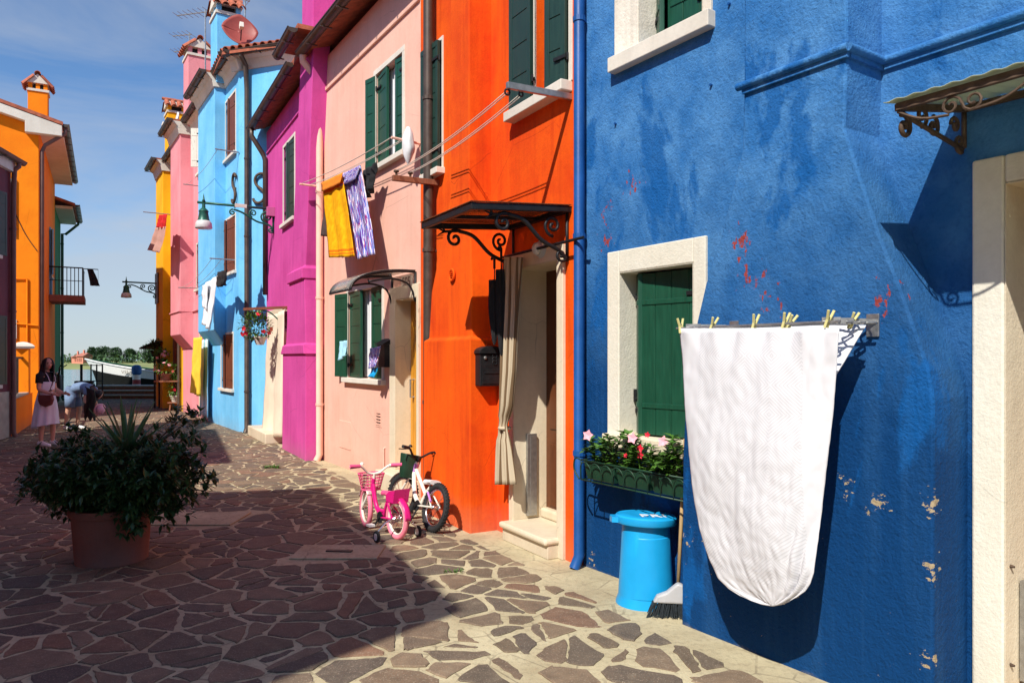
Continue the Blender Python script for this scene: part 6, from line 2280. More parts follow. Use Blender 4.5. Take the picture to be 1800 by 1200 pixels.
# ================================================================== ORANGE DOORWAY THINGS
def curtain_fn(u, v):
    prof = [(0.0, 889, 917), (0.25, 888, 915), (0.5, 886, 911), (0.66, 884, 904), (0.735, 881, 894), (0.76, 880, 895), (0.85, 876, 900), (1.0, 872, 905)]
    xl = np.interp(v, [q[0] for q in prof], [q[1] for q in prof])
    xr = np.interp(v, [q[0] for q in prof], [q[2] for q in prof])
    Y = 452 + (851 - 452) * v
    X = xl + (xr - xl) * u
    amp = 0.022 if v < 0.7 or v > 0.79 else 0.010
    o_ = 0.13 + amp * math.sin(u * 5 * 6.283 + 1.2 * math.sin(v * 4)) + 0.02 * math.sin(v * 3)
    s_, z_ = FO.px(X, Y, 0.13)
    return FO.P(s_, o_, z_)
org = FO.P(oD_far, 0.13, oDz)
cu = MB().grid(curtain_fn, 60, 46).build('door_curtain', 'curtain', None, True, org=org, solid=0.004)
tag(cu, 'striped beige curtain tied in a knot at the orange doorway', 'curtain')
s_, z_ = FO.px(887, 752, 0.13)
MB().torus(FO.P(s_, 0.13, z_), Z3, 0.045, 0.017, 18, 7).build('tie', 'curtain', cu, True)
s0_, z0_ = FO.px(886, 455, 0.1); s1_ = FO.px(920, 450, 0.1)[0]
MB().tube([FO.P(s1_ - 0.9, 0.09, z0_ + 0.02), FO.P(s0_ + 0.05, 0.09, z0_ + 0.02)], 0.012, 7).build('curtain_rail', 'iron', cu)

for (X, Y0, Y1, o_, lb) in ((869, 492, 606, 0.20, 'left of two folded black umbrellas hanging by the orange door'), (881, 474, 624, 0.17, 'right of two folded black umbrellas, against the curtain')):
    s_, zt = FO.px(X, Y0, o_)
    zb_ = FO.px(X, Y1, o_)[1]
    c = FO.P(s_, o_, 0)
    h = zt - zb_
    um = thing('umbrella', lb, 'umbrella', c + Z3 * zb_, 'folded umbrellas')
    mb = MB()
    n = 16
    rings = []
    for k in range(13):
        t_ = k / 12
        rr = 0.012 + 0.032 * math.sin(min(1, t_ * 1.15) * math.pi * 0.62) if t_ > 0 else 0.006
        rings.append(mb.add([c + Z3 * (zb_ + h * t_) + Vector((math.cos(a), math.sin(a), 0)) * rr * (1 + 0.28 * math.sin(a * 8 + t_ * 3)) for a in [2 * math.pi * j / 32 for j in range(32)]]))
    for a, b in zip(rings, rings[1:]):
        for j in range(32):
            mb.f.append((a + j, a + (j + 1) % 32, b + (j + 1) % 32, b + j))
    mb.build('folded_canopy', 'blackcloth', um, True)
    MB().tube([c + Z3 * (zt - 0.02), c + Z3 * (zt + 0.10)], 0.006, 6).tube([c + Z3 * (zt + 0.10), c + Z3 * (zt + 0.19), c + Z3 * (zt + 0.22) + FO.u * 0.03, c + Z3 * (zt + 0.19) + FO.u * 0.055], 0.012, 7).build('handle', 'iron', um, True)

co = FO.P(a_bot, OO, 0)
ci = FO.P(a_bot, 0, 0)
FRo = Fr((co.x, co.y), (ci.x, ci.y), True)
s0_, s1_, z0_, z1_ = FRo.rect(840, 880, 610, 678, 0.06)
s0_, s1_ = max(0.02, min(s0_, s1_)), min(0.33, max(s0_, s1_))
mx_ = thing('mailbox', 'black cast mailbox on the orange pier below the umbrellas', 'mailbox', FRo.P((s0_ + s1_) / 2, 0, z0_))
MB().box(FRo, s0_, s1_, 0.001, 0.11, z0_, z1_ - 0.06).build('body', 'iron', mx_, bevel=0.006)
sm_, hw = (s0_ + s1_) / 2, (s1_ - s0_) / 2
lid = [FRo.P(sm_ + (hw + 0.015) * math.cos(math.pi * i / 10), 0.001, z1_ - 0.06 + 0.07 * math.sin(math.pi * i / 10) ** 0.7) for i in range(11)]
MB().prism(lid, FRo.n * 0.125).build('lid', 'iron', mx_, bevel=0.004)
MB().box(FRo, s0_ + 0.02, s1_ - 0.02, 0.111, 0.116, z0_ + 0.02, z0_ + 0.16).box(FRo, s0_ + 0.04, s1_ - 0.04, 0.116, 0.122, z0_ + 0.115, z0_ + 0.135).build('door', 'iron', mx_, bevel=0.003)
MB().lathe([(0.016, 0), (0.016, 0.01), (0.008, 0.014)], FRo.P(s0_ + 0.05, 0.111, z1_ - 0.10), 12, ax=FRo.n).build('lock', 'steel', mx_)
for k in range(3):
    MB().torus(FRo.P(sm_ + 0.03, 0.112, z0_ + 0.22 + 0.03 * k), FRo.n, 0.022, 0.005, 14, 5).build('crest', 'iron', mx_)

# ================================================================== DRYING RACK AND BEDSPREAD
OT = OB + 0.37
sRr, zRr = FB.px(1470, 573, OT)
sRl = FB.px(1194, 577, OT)[0]
zRk = 0.5 * (zRr + FB.px(1195, 578, OT)[1])
rk = thing('drying_rack', 'folding metal drying rack fixed to the blue chimney pier', 'drying rack', FB.P((sRr + sRl) / 2, OB, zRk))
sb0 = FB.px(1546, 565, OB)[0]
sb1 = sb0 + (sRl - sRr) - 0.06
for k, (o_, e) in enumerate(((0.37, 0.0), (0.27, 0.01), (0.17, 0.02), (0.08, 0.0))):
    MB().tube([FB.P(sRr - 0.02, OB + o_, zRk + 0.012), FB.P(sRl + 0.02, OB + o_, zRk + 0.012)], 0.006, 7).build('rail', 'steel', rk)
for s_ in (sRr + 0.02, sRl - 0.10):
    pl = MB().box(FB, s_ - 0.012, s_ + 0.05, OB + 0.001, OB + 0.012, zRk - 0.05, zRk + 0.06).build('wall_plate', 'steel', rk, bevel=0.002)
    mb = MB()
    steps_ = 7
    for sg in (1, -1):
        pts_ = [FB.P(s_ + 0.02 + sg * 0.03 * (1 if k % 2 else -1), OB + 0.012 + 0.36 * k / steps_, zRk + 0.02 + 0.006 * sg) for k in range(steps_ + 1)]
        for a, b in zip(pts_, pts_[1:]):
            mb.bar(a, b, 0.004, 0.016)
    mb.build('folding_arm', 'steel', rk)

Lb = [(578, 1195), (700, 1203), (800, 1209), (870, 1217), (930, 1230), (980, 1246), (1015, 1262), (1034, 1280), (1047, 1299), (1056, 1318), (1061, 1336), (1064, 1354)]
Rb = [(576, 1478), (650, 1469), (750, 1457), (870, 1441), (970, 1431), (1008, 1427), (1026, 1421), (1040, 1411), (1050, 1397), (1057, 1382), (1062, 1367), (1064, 1355)]
def spread(back):
    def fn(u, v):
        vv = math.sin(v * math.pi / 2) ** 0.9 if True else v
        vv = 1 - (1 - v) ** 2.2
        Y = 577 + (1064 - 577) * vv
        xl = np.interp(Y, [a for a, _ in Lb], [b for _, b in Lb])
        xr = np.interp(Y, [a for a, _ in Rb], [b for _, b in Rb])
        X = xl + (xr - xl) * u
        s_, z_ = FB.px(X, Y, OT)
        bulge = 0.05 * math.sin(vv * math.pi) * math.sin(u * math.pi)
        rip = 0.008 * math.sin(u * 9 + vv * 2.5) * (0.3 + vv) + 0.012 * mnoise.noise(Vector((u * 4, vv * 5, 2 + back)))
        rip += 0.011 * max(0, mnoise.noise(Vector((u * 11 + vv * 1.5, vv * 1.6, 5)))) * (1 - 0.5 * vv) + 0.004 * mnoise.noise(Vector((u * 22, vv * 26, 9)))
        # gathers at the lower right where the hem is turned up, and slack between the pegs
        gz = math.exp(-((u - 0.86) / 0.10) ** 2) * max(0, vv - 0.55) / 0.45
        rip += 0.020 * gz * math.sin(u * 55 + vv * 30)
        rip += 0.012 * max(0, 1 - vv / 0.12) * math.sin(u * 5.3 * 6.283)
        ed = 0.055 * (abs(2 * u - 1) ** 6) * (0.2 + 0.8 * vv) * max(0.0, 1 - vv ** 3 * 1.05)
        if not back:
            o_ = OT + 0.008 + bulge + rip - ed - 0.03 * (max(0, vv - 0.8) / 0.2) ** 2
        else:
            k = max(0, 1 - vv / 0.28)
            o_ = OB + 0.17 + 0.17 * (1 - k) - 0.03 + rip - 0.02
            s_ = s_ + (0.02 + 0.10 * (1 - k)) * u - 0.03 * (1 - u)
            z_ = z_ + 0.03 * k * 0.6
        return FB.P(s_, o_, z_)
    return fn
tw = MB()
tw.grid(spread(0), 110, 120)
for i in list(tw.uv):
    pass
# pattern coordinates follow the cloth's real height and width
for i, p in enumerate(tw.v):
    q = p - FB.O
    tw.uv[i] = ((sRl - q.dot(FB.u)) / (sRl - sRr), (zRk - p.z) / 1.40)
bs = tw.build('bedspread', 'matelasse', None, True, solid=0.006, org=FB.P((sRr + sRl) / 2, OT, zRk))
tag(bs, 'white woven bedspread with rounded lower end pegged to the rack', 'bedspread')
tb = MB().grid(spread(1), 40, 50)
for i, p in enumerate(tb.v):
    tb.uv[i] = (0.05, 0.95)
tb.build('back_half', 'matelasse', bs, True, solid=0.006)
# hem seam crossing the lower right corner
hs = []
for (X, Y) in ((1385, 980), (1400, 990), (1414, 1003), (1424, 1022)):
    s_, z_ = FB.px(X, Y, OT + 0.02)
    hs.append(FB.P(s_, OT + 0.035, z_))
ordn = ['first', 'second', 'third', 'fourth', 'fifth', 'sixth', 'seventh']
for k, (X, Y, o_, tilt) in enumerate(((1197, 576, OT, 0.1), (1252, 573, OT, -0.45), (1326, 581, OT, -0.25), (1379, 574, OT, -0.3), (1388, 561, OB + 0.27, -0.6), (1455, 573, OT, -0.35), (1497, 553, OB + 0.17, -0.5))):
    s_, z_ = FB.px(X, Y, o_)
    z_ = zRk + 0.012 + (0.0)
    c = FB.P(s_, o_, z_)
    up = (Z3 * math.cos(tilt) + FB.u * (-math.sin(tilt)) * -1).normalized()
    mb = MB()
    for sg in (1, -1):
        a = c + FB.n * sg * 0.010 - up * 0.028
        b = c + FB.n * sg * 0.009 + up * 0.012
        e = c + FB.n * sg * 0.022 + up * 0.055
        mb.bar(a, b, 0.012, 0.007, FB.n)
        mb.bar(b, e, 0.012, 0.007, FB.n)
    ob = mb.build('clothes_peg', 'peg', None, org=c, bevel=0.001)
    tag(ob, ordn[k] + ' yellow-green peg from the left along the bedspread rack', 'clothes peg', 'pegs on the drying rack')
    MB().torus(c + up * 0.014, FB.u, 0.011, 0.003, 12, 5).build('spring', 'steel', ob)

# ================================================================== BIN AND BROOM
bc = G(1133, 1068) + V(0.03, 0.12, 0)
bn = thing('pedal_bin', 'bright blue plastic pedal bin against the blue wall', 'bin', bc)
H_ = 0.535
mb = MB()
n = 48
def bin_r(a, t_):
    base = 0.188 - 0.030 * t_
    # flat raised front panel
    rel = 0.004 if 0.12 < t_ < 0.86 and (math.cos(a + math.pi / 2 - 0.25) > 0.62) else 0.0
    return base + rel
rings = []
ts = [0, 0.02, 0.10, 0.118, 0.125, 0.3, 0.6, 0.855, 0.865, 1.0]
for t_ in ts:
    fl = 0.014 if t_ < 0.09 else 0
    rings.append(mb.add([bc + Vector((math.cos(a) * (bin_r(a, t_) + fl), math.sin(a) * (bin_r(a, t_) + fl) * 0.95, H_ * t_)) for a in [2 * math.pi * j / n for j in range(n)]]))
for a, b in zip(rings, rings[1:]):
    for j in range(n):
        mb.f.append((a + j, a + (j + 1) % n, b + (j + 1) % n, b + j))
mb.f.append(tuple(rings[-1] + j for j in range(n)))
mb.build('body', 'bin', bn, True, sharp=28)
ld = MB()
prof = [(0.165, 0.0), (0.200, 0.0), (0.206, 0.010), (0.206, 0.045), (0.196, 0.055), (0.186, 0.050), (0.150, 0.060), (0.10, 0.052), (0.004, 0.050)]
tiltM = Matrix.Translation(bc + Z3 * H_) @ Matrix.Rotation(R(-2.5), 4, 'X') @ Matrix.Rotation(R(2), 4, 'Y')
ld.lathe(prof, (0, 0, 0), 48, sy=0.97)
tabp = [Vector((-0.19, -0.06, 0.004)), Vector((-0.235, -0.05, 0.004)), Vector((-0.245, 0.0, 0.004)), Vector((-0.235, 0.05, 0.004)), Vector((-0.19, 0.06, 0.004))]
ld.prism(tabp, Vector((0, 0, 0.036)))
ld.v = [tiltM @ p for p in ld.v]
lo_ = ld.build('lid', 'bin', bn, True, sharp=32)
tp = tiltM @ Vector((0.02, -0.09, 0.0615))
text('PRI', 0.135, tiltM @ Vector((0.035, -0.065, 0.0585)), tiltM.to_3x3() @ Vector((1, 0.05, 0)), tiltM.to_3x3() @ Vector((0, 1, 0)), 'paperlid', lo_, 'lettering', 0.0012)
pd = bc + Vector((0.085, -0.178, 0.0))
MB().bar(pd + V(-0.045, -0.012, 0.035), pd + V(0.05, 0.006, 0.035), 0.05, 0.014).build('pedal', 'bindark', bn, bevel=0.004)
MB().bar(pd + V(-0.05, 0.0, 0.025), pd + V(0.055, 0.018, 0.025), 0.03, 0.045).build('pedal_slot', 'bindark', bn)

hc = G(1176, 1088) + V(0.02, 0.03, 0)
br = thing('broom', 'broom with grey head and dark bristles behind the pier corner', 'broom', hc)
bx = FB.u * -0.7 + V(0.5, -0.3, 0)
bx = Vector((0.95, -0.15, 0)).normalized()
by = Vector((0, 0, 1)).cross(bx)
top = hc + V(0.055, 0.05, 0.205)
MB().tube([top - Z3 * 0.02, hc + V(0.12, 0.13, 1.12)], 0.0125, 8).build('stick', 'stick', br, True)
mb = MB()
prof = [(-0.115, 0.095), (0.125, 0.095), (0.12, 0.13), (0.085, 0.16), (0.075, 0.215), (0.04, 0.225), (0.01, 0.20), (-0.03, 0.165), (-0.09, 0.14)]
mb.prism([hc + bx * a - by * 0.028 + Z3 * b for a, b in prof], by * 0.056)
mb.build('head', 'greyplastic', br, bevel=0.012)
mb = MB()
r = random.Random(3)
for k in range(170):
    a = r.uniform(-0.115, 0.12)
    b = r.uniform(-0.024, 0.024)
    p = hc + bx * a + by * b + Z3 * 0.1
    q = hc + bx * (a * 1.28 - 0.01 + r.uniform(-0.012, 0.012)) + by * (b * 1.7) + Z3 * r.uniform(0.004, 0.012)
    mb.tube([p, q], 0.0026, 4, cap=False)
mb.build('bristles', 'bristle', br, kind='stuff')

# ================================================================== FLOWER BOX
ofb = 0.22
sA, zA1 = FB.px(1012, 808, ofb + 0.1); sB, zB1 = FB.px(1199, 843, ofb + 0.1)
zT = 0.5 * (zA1 + zB1); zBt = zT - 0.145
s_n, s_f = sB, sA
fbx = thing('flower_box', 'green wire window box of pink flowers under the blue house window', 'flower box', FB.P((s_n + s_f) / 2, 0, zBt))
o0, o1 = 0.06, 0.27
w = MB()
for o_ in (o0, o1):
    for z_ in (zBt, zT):
        w.tube([FB.P(s_n, o_, z_), FB.P(s_f, o_, z_)], 0.006, 6)
for s_ in (s_n, s_f):
    w.tube([FB.P(s_, o0, zT), FB.P(s_, o1, zT), FB.P(s_, o1, zBt), FB.P(s_, o0, zBt), FB.P(s_, o0, zT)], 0.006, 6)
w.build('wire_frame', 'boxgreen', fbx, True)
nb = 9
for k in range(nb):
    a = s_n + (s_f - s_n) * k / nb
    b = s_n + (s_f - s_n) * (k + 1) / nb
    pts_ = [FB.P(a, o1 + 0.002, zBt)] + [FB.P((a + b) / 2 - (b - a) / 2 * math.cos(math.pi * i / 8), o1 + 0.004 + 0.012 * math.sin(math.pi * i / 8), zBt + 0.07 + 0.065 * math.sin(math.pi * i / 8)) for i in range(9)] + [FB.P(b, o1 + 0.002, zBt)]
    MB().tube(pts_, 0.0045, 5).build('wire_loop', 'boxgreen', fbx, True)
MB().tube(smoothpts([FB.P(s_f, o1, zT), FB.P(s_f + 0.07, o1, zT + 0.0), FB.P(s_f + 0.08, o1, zT - 0.08), FB.P(s_f + 0.02, o1, zBt)], 5), 0.006, 6).build('end_scroll', 'boxgreen', fbx, True)
nt_ = 3
for k in range(nt_):
    a = s_n + 0.012 + (s_f - s_n - 0.02) * k / nt_
    b = s_n + 0.004 + (s_f - s_n - 0.02) * (k + 1) / nt_
    mb = MB()
    mb.hexa([FB.P(a + 0.02, o0 + 0.03, zBt + 0.007), FB.P(b - 0.02, o0 + 0.03, zBt + 0.007), FB.P(b - 0.02, o1 - 0.03, zBt + 0.007), FB.P(a + 0.02, o1 - 0.03, zBt + 0.007),
             FB.P(a, o0 + 0.01, zT - 0.01), FB.P(b, o0 + 0.01, zT - 0.01), FB.P(b, o1 - 0.012, zT - 0.01), FB.P(a, o1 - 0.012, zT - 0.01)])
    mb.build('planter', 'boxgreen', fbx, bevel=0.006)
for k in range(4):
    a = s_n + 0.12 + (s_f - s_n - 0.2) * k / 3
    MB().bar(FB.P(a, 0.0, zBt + 0.02), FB.P(a, o0, zBt + 0.02), 0.02, 0.02).build('wall_bracket', 'boxgreen', fbx)
mb = MB()
r = random.Random(21)
stems = MB()
for k in range(26):
    s_ = s_n + 0.04 + (s_f - s_n - 0.05) * (k + 0.5) / 26
    base = FB.P(s_, 0.16 + r.uniform(-0.05, 0.05), zT - 0.03)
    hgt = r.uniform(0.08, 0.26)
    tipp = base + Z3 * hgt + FB.n * r.uniform(-0.05, 0.14) + FB.u * r.uniform(-0.09, 0.09)
    pts_ = smoothpts([base, base * 0.5 + tipp * 0.5 + Z3 * 0.03, tipp], 4)
    stems.tube(pts_, 0.004, 5)
    for q in pts_:
        for j in range(5):
            a = r.uniform(0, 6.28)
            d_ = Vector((math.cos(a), math.sin(a), r.uniform(-0.15, 0.6)))
            leaf(mb, q, d_, Z3, r.uniform(0.055, 0.10), r.uniform(0.032, 0.046), 0.12)
mb.build('foliage', 'leaf2', fbx, kind='stuff', recalc=False)
stems.build('stems', 'leaf2', fbx, kind='stuff')
for (X, Y, m_, rr) in ((1034, 765, 'petalpink', 0.045), (1112, 770, 'petalpink', 0.042), (1166, 776, 'petalpink', 0.042), (1125, 788, 'petalred', 0.030), (1126, 800, 'petalred', 0.026), (1138, 764, 'petalred', 0.022), (1100, 800, 'petalred', 0.018)):
    s_, z_ = FB.px(X, Y, 0.27)
    p = FB.P(s_, 0.27, z_)
    flower(p, FB.n + V(0.2, -0.5, 0.25), rr, m_, fbx)

# ================================================================== PLANTER IN THE STREET
pc = G(197, 1001)
pc = Vector((pc.x * (1 + 0.27 / pc.y), pc.y + 0.27, 0))
pl = thing('planter', 'big terracotta pot of dark shrub with a spiky yucca in the shade', 'planter', pc)
mb = MB()
mb.lathe([(0.258, 0), (0.266, 0.01), (0.292, 0.37), (0.294, 0.385), (0.312, 0.39), (0.316, 0.43), (0.309, 0.445), (0.286, 0.445), (0.278, 0.40), (0.02, 0.40)], pc, 48)
mb.build('pot', 'terracotta', pl, True, sharp=30)
MB().lathe([(0.28, 0.401), (0.2, 0.425), (0.01, 0.43)], pc, 24, cap=False).build('soil', 'soil', pl)
dP = pc.y
def PP(X, Y, dd=0.0):
    return at(X, Y, dP + dd)
tips = [(42, 852, 0), (58, 825, .1), (78, 800, -.1), (110, 782, .1), (130, 752, .0), (118, 830, -.3), (90, 860, -.2), (70, 870, .1), (105, 898, 0), (150, 770, .2), (170, 800, -.3),
        (335, 722, 0), (328, 742, .1), (345, 760, -.1), (362, 790, 0), (352, 815, .2), (378, 838, 0), (362, 862, -.1), (340, 870, .2), (318, 885, -.1), (300, 902, 0), (270, 905, -.3), (240, 925, -.34), (235, 905, -.3),
        (300, 760, .2), (315, 790, -.25), (280, 790, -.3), (255, 840, -.45), (200, 850, -.45), (150, 850, -.42), (110, 850, -.35), (310, 840, -.35), (185, 880, -.4), (140, 885, -.3), (260, 770, .3), (200, 770, .35), (225, 800, -.2),
        (290, 870, -.4), (170, 830, .45), (250, 820, .5), (320, 820, .45), (120, 820, .4)]
r = random.Random(77)
fol = MB()
stems = MB()
core = pc + Z3 * 0.45
def rosette(p, axis, n, L):
    axis = Vector(axis).normalized()
    x = axis.orthogonal().normalized()
    y = axis.cross(x)
    for k in range(n):
        a = k * 2.4 + r.uniform(-0.3, 0.3)
        e = r.uniform(0.15, 0.9)
        d_ = (x * math.cos(a) + y * math.sin(a)) * math.cos(e * 0.9) + axis * math.sin(e)
        leaf(fol, p - axis * r.uniform(0, 0.05), d_, Z3, L * r.uniform(0.75, 1.25), L * r.uniform(0.36, 0.48), 0.12)
for (X, Y, dd) in tips:
    p = PP(X, Y, dd)
    st_ = core + Vector((r.uniform(-0.2, 0.2), r.uniform(-0.2, 0.2), 0))
    pts_ = smoothpts([st_, st_ * 0.55 + p * 0.45 + Z3 * 0.08, p], 5)
    stems.tube(pts_, [0.013 - 0.0009 * i for i in range(len(pts_))], 5)
    ax = (p - core).normalized() + Z3 * 0.35
    rosette(p, ax, 14, 0.082)
    for k in range(16):
        q = pts_[r.randrange(3, len(pts_))] + rnd_dir(r) * r.uniform(0.03, 0.14)
        rosette(q, (q - core).normalized() + Z3 * 0.3 + rnd_dir(r) * 0.5, 10, 0.076)
for k in range(560):
    d_ = rnd_dir(r)
    rad = r.uniform(0.45, 1.0) ** 0.5
    q = pc + V(0.02, 0, 0.70) + Vector((d_.x * 0.68 * rad, d_.y * 0.55 * rad, d_.z * 0.29 * rad))
    rosette(q, d_ + Z3 * 0.4 + rnd_dir(r) * 0.5, 10, 0.076)
fol.build('foliage', 'leaf', pl, kind='stuff', recalc=False)
stems.build('branches', 'bark', pl, True, kind='stuff')
# yucca blades, one mesh shared
bl = MB()
nS = 7
for k in range(nS + 1):
    t_ = k / nS
    wv = 0.021 * (1 - t_) ** 0.6 * (0.75 + 0.5 * math.sin(t_ * 2.2)) + 0.0008
    bl.add([Vector((-wv, 0.006 - 0.03 * t_ * t_, t_)), Vector((0, -0.03 * t_ * t_, t_)), Vector((wv, 0.006 - 0.03 * t_ * t_, t_))])
for k in range(nS):
    a = 3 * k
    bl.f += [(a, a + 1, a + 4, a + 3), (a + 1, a + 2, a + 5, a + 4)]
bme = bpy.data.meshes.new('blade')
bme.from_pydata([tuple(v) for v in bl.v], [], bl.f)
bme.materials.append(M['yucca'])
yc = PP(222, 800, 0.05)
for k in range(34):
    a = k * 2.399
    tilt = 0.12 + 1.15 * ((k + 0.5) / 34) ** 0.85
    L = r.uniform(0.40, 0.52) * (1.0 if tilt < 1.0 else 0.85)
    o = bpy.data.objects.new('blade', bme)
    col.objects.link(o)
    o.parent = pl
    m4 = Matrix.Translation(yc - ORG[pl.name]) @ Matrix.Rotation(a, 4, 'Z') @ Matrix.Rotation(tilt, 4, 'X') @ Matrix.Diagonal((1.0, 1.0, L, 1)) @ Matrix.Rotation(r.uniform(-.6, .6), 4, 'Z')
    o.matrix_basis = m4
MB().tube([core, yc + Z3 * 0.02], [0.05, 0.035], 9).build('yucca_stem', 'bark', pl, True)

# ================================================================== BICYCLES
def xf(mb, m):
    mb.v = [m @ p for p in mb.v]
    return mb

def wheel(parent, T, c, R_, tr, tyre, rim, steer=0.0, nsp=16, knob=False):
    S = Matrix.Translation(c) @ Matrix.Rotation(steer, 4, 'Z')
    w = xf(MB().torus((0, 0, 0), (0, 1, 0), R_ - tr, tr, 40, 10), T @ S)
    if knob:
        kb = MB()
        for i in range(40):
            for sd_ in (-0.6, 0, 0.6):
                a = (i + (0.5 if sd_ == 0 else 0)) * 2 * math.pi / 40
                rr = R_ - tr + tr * math.cos(sd_) + 0.001
                cc = Vector((rr * math.cos(a), tr * math.sin(sd_) * 1.0, rr * math.sin(a)))
                kb.bar(cc - Vector((math.cos(a), 0, math.sin(a))) * 0.003, cc + Vector((math.cos(a), 0, math.sin(a))) * 0.0035, 0.011, 0.013, Vector((0, 1, 0)))
        xf(kb, T @ S)
        i0 = len(w.v)
        w.v += kb.v
        w.f += [tuple(i0 + q for q in f) for f in kb.f]
    wo = w.build('wheel', tyre, parent, True, sharp=50)
    xf(MB().torus((0, 0, 0), (0, 1, 0), R_ - 2.0 * tr - 0.004, 0.009, 36, 8, 1.5), T @ S).build('rim', rim, wo, True)
    sp = MB()
    for i in range(nsp):
        a = i * 2 * math.pi / nsp
        off = 0.35 if i % 4 < 2 else -0.35
        h = Vector((0.018 * math.cos(a + off * 3), 0.025 if i % 2 else -0.025, 0.018 * math.sin(a + off * 3)))
        sp.tube([h, Vector(((R_ - 2 * tr - 0.01) * math.cos(a + off), 0, (R_ - 2 * tr - 0.01) * math.sin(a + off)))], 0.0016, 4, cap=False)
    xf(sp, T @ S).build('spokes', 'chrome', wo, kind='stuff')
    xf(MB().lathe([(0.012, -0.045), (0.022, -0.03), (0.014, -0.02), (0.014, 0.02), (0.022, 0.03), (0.012, 0.045)], (0, 0, 0), 12, ax=(0, 1, 0)), T @ S).build('hub', 'chrome', wo, True, sharp=40)
    return wo

def bike(label, rear, front, lean, Rw, tr, pal, tyre, kid, steer):
    rear, front = Vector(rear), Vector(front)
    d = (front - rear)
    wb = d.length
    x = d.normalized()
    y = Z3.cross(x)
    M4 = Matrix((x, y, Z3)).transposed().to_4x4()
    M4.translation = rear
    T = M4 @ Matrix.Rotation(lean, 4, 'X')
    t_ = thing('bicycle', label, 'bicycle', rear)
    def mk(name, mat, mb, par=None, **k):
        return xf(mb, T).build(name, mat, par or t_, True, sharp=40, **k)
    B = 1.15 * Rw if kid else 1.05 * Rw
    bb = Vector((wb * 0.42, 0, Rw * 0.85))                      # bottom bracket
    seat = Vector((wb * 0.25, 0, Rw * (2.05 if kid else 1.9)))
    head0 = Vector((wb - Rw * 0.62, 0, Rw * 1.95))
    head1 = Vector((wb - Rw * 0.78, 0, Rw * 2.6))
    rx, fx = Vector((0, 0, Rw)), Vector((wb, 0, Rw))
    wheel(t_, T, rx, Rw, tr, tyre, 'chrome' if not kid else 'creampaint', 0, 16, not kid)
    wheel(t_, T, fx, Rw, tr, tyre, 'chrome' if not kid else 'creampaint', steer, 16, not kid)
    f = MB()
    tw_ = 0.017 if kid else 0.019
    f.tube([bb, bb * 0.4 + seat * 0.6, seat - Z3 * 0.05], tw_, 10)
    f.tube(smoothpts([head0 * 0.7 + head1 * 0.3, bb * 0.45 + head0 * 0.55 - Z3 * 0.05, bb], 6), tw_ * 1.25, 10)
    f.tube([head0, head1], tw_ * 1.15, 10)
    for s in (-1, 1):
        f.tube([bb + V(0, 0.03 * s, 0), rx + V(0, 0.05 * s, 0)], 0.009, 8)
        f.tube([seat + V(-0.005, 0.02 * s, -0.08), rx + V(0, 0.05 * s, 0)], 0.008, 8)
    if kid:
        f.tube(smoothpts([head0 * 0.4 + head1 * 0.6, bb * 0.4 + head1 * 0.6 - Z3 * 0.13, bb * 0.75 + seat * 0.25], 6), tw_, 10)
    else:
        f.tube([head0 * 0.4 + head1 * 0.6, seat * 0.5 + bb * 0.5], tw_, 10)
    mk('frame', pal[0], f)
    fk = MB()
    for s in (-1, 1):
        fk.tube([head0 + V(0.005, 0.035 * s, -0.02), fx + V(0, 0.045 * s, 0)], 0.011, 8)
    fk.bar(head0 + V(0.003, -0.045, -0.015), head0 + V(0.003, 0.045, -0.015), 0.03, 0.03)
    mk('fork', pal[1], fk)
    st = head1 + V(-0.015, 0, 0.05)
    hb = MB()
    hb.tube([head1, st], 0.013, 8)
    ca, sa = math.cos(steer), math.sin(steer)
    def hp(xx, yy, zz):
        return st + Vector((xx * ca - yy * sa, xx * sa + yy * ca, zz))
    bw = 0.25 if kid else 0.28
    hb.tube(smoothpts([hp(-0.05, -bw, 0.08), hp(-0.01, -bw * 0.55, 0.07), hp(0.03, -0.05, 0.0), hp(0.03, 0.05, 0.0), hp(-0.01, bw * 0.55, 0.07), hp(-0.05, bw, 0.08)], 6), 0.011, 8)
    hbo = mk('handlebar', pal[2], hb)
    for s in (-1, 1):
        mk('grip', pal[3], MB().tube([hp(-0.052, bw * s, 0.081), hp(-0.028, (bw - 0.10) * s, 0.076)], 0.017, 10), hbo)
        mk('brake_lever', 'iron', MB().tube([hp(-0.01, (bw - 0.12) * s, 0.07), hp(0.035, (bw - 0.10) * s, 0.055), hp(0.025, (bw - 0.02) * s, 0.05)], 0.006, 6), hbo)
    mk('bell', pal[2], MB().lathe([(0.02, 0), (0.02, 0.012), (0.012, 0.022), (0.002, 0.025)], hp(0.0, bw * 0.5, 0.085), 12), hbo)
    # saddle
    sd_ = MB()
    rows = []
    L = 0.22
    for k in range(9):
        q = k / 8
        w_ = 0.022 + 0.055 * max(0, (1 - q * 1.5)) ** 0.8 * (1 if q > 0.03 else 0.8)
        hgt = 0.0 + 0.012 * (1 - q) - 0.01 * q
        rows.append(sd_.add([seat + V(-0.09 + L * q, w_ * math.cos(a), hgt + (0.028 if math.sin(a) > 0 else 0.022) * math.sin(a)) for a in [2 * math.pi * j / 12 for j in range(12)]]))
    for a, b in zip(rows, rows[1:]):
        for j in range(12):
            sd_.f.append((a + j, a + (j + 1) % 12, b + (j + 1) % 12, b + j))
    sd_.f.append(tuple(rows[0] + j for j in range(12)))
    sd_.f.append(tuple(rows[-1] + j for j in range(12)))
    sdl = mk('saddle', pal[4], sd_)
    mk('seat_post', 'chrome', MB().tube([seat - Z3 * 0.07, seat], 0.012, 8), sdl)
    # drive
    ch = MB().lathe([(0.055, 0.036), (0.055, 0.040)], bb, 20, ax=(0, 1, 0))
    mk('chainring', 'iron', ch)
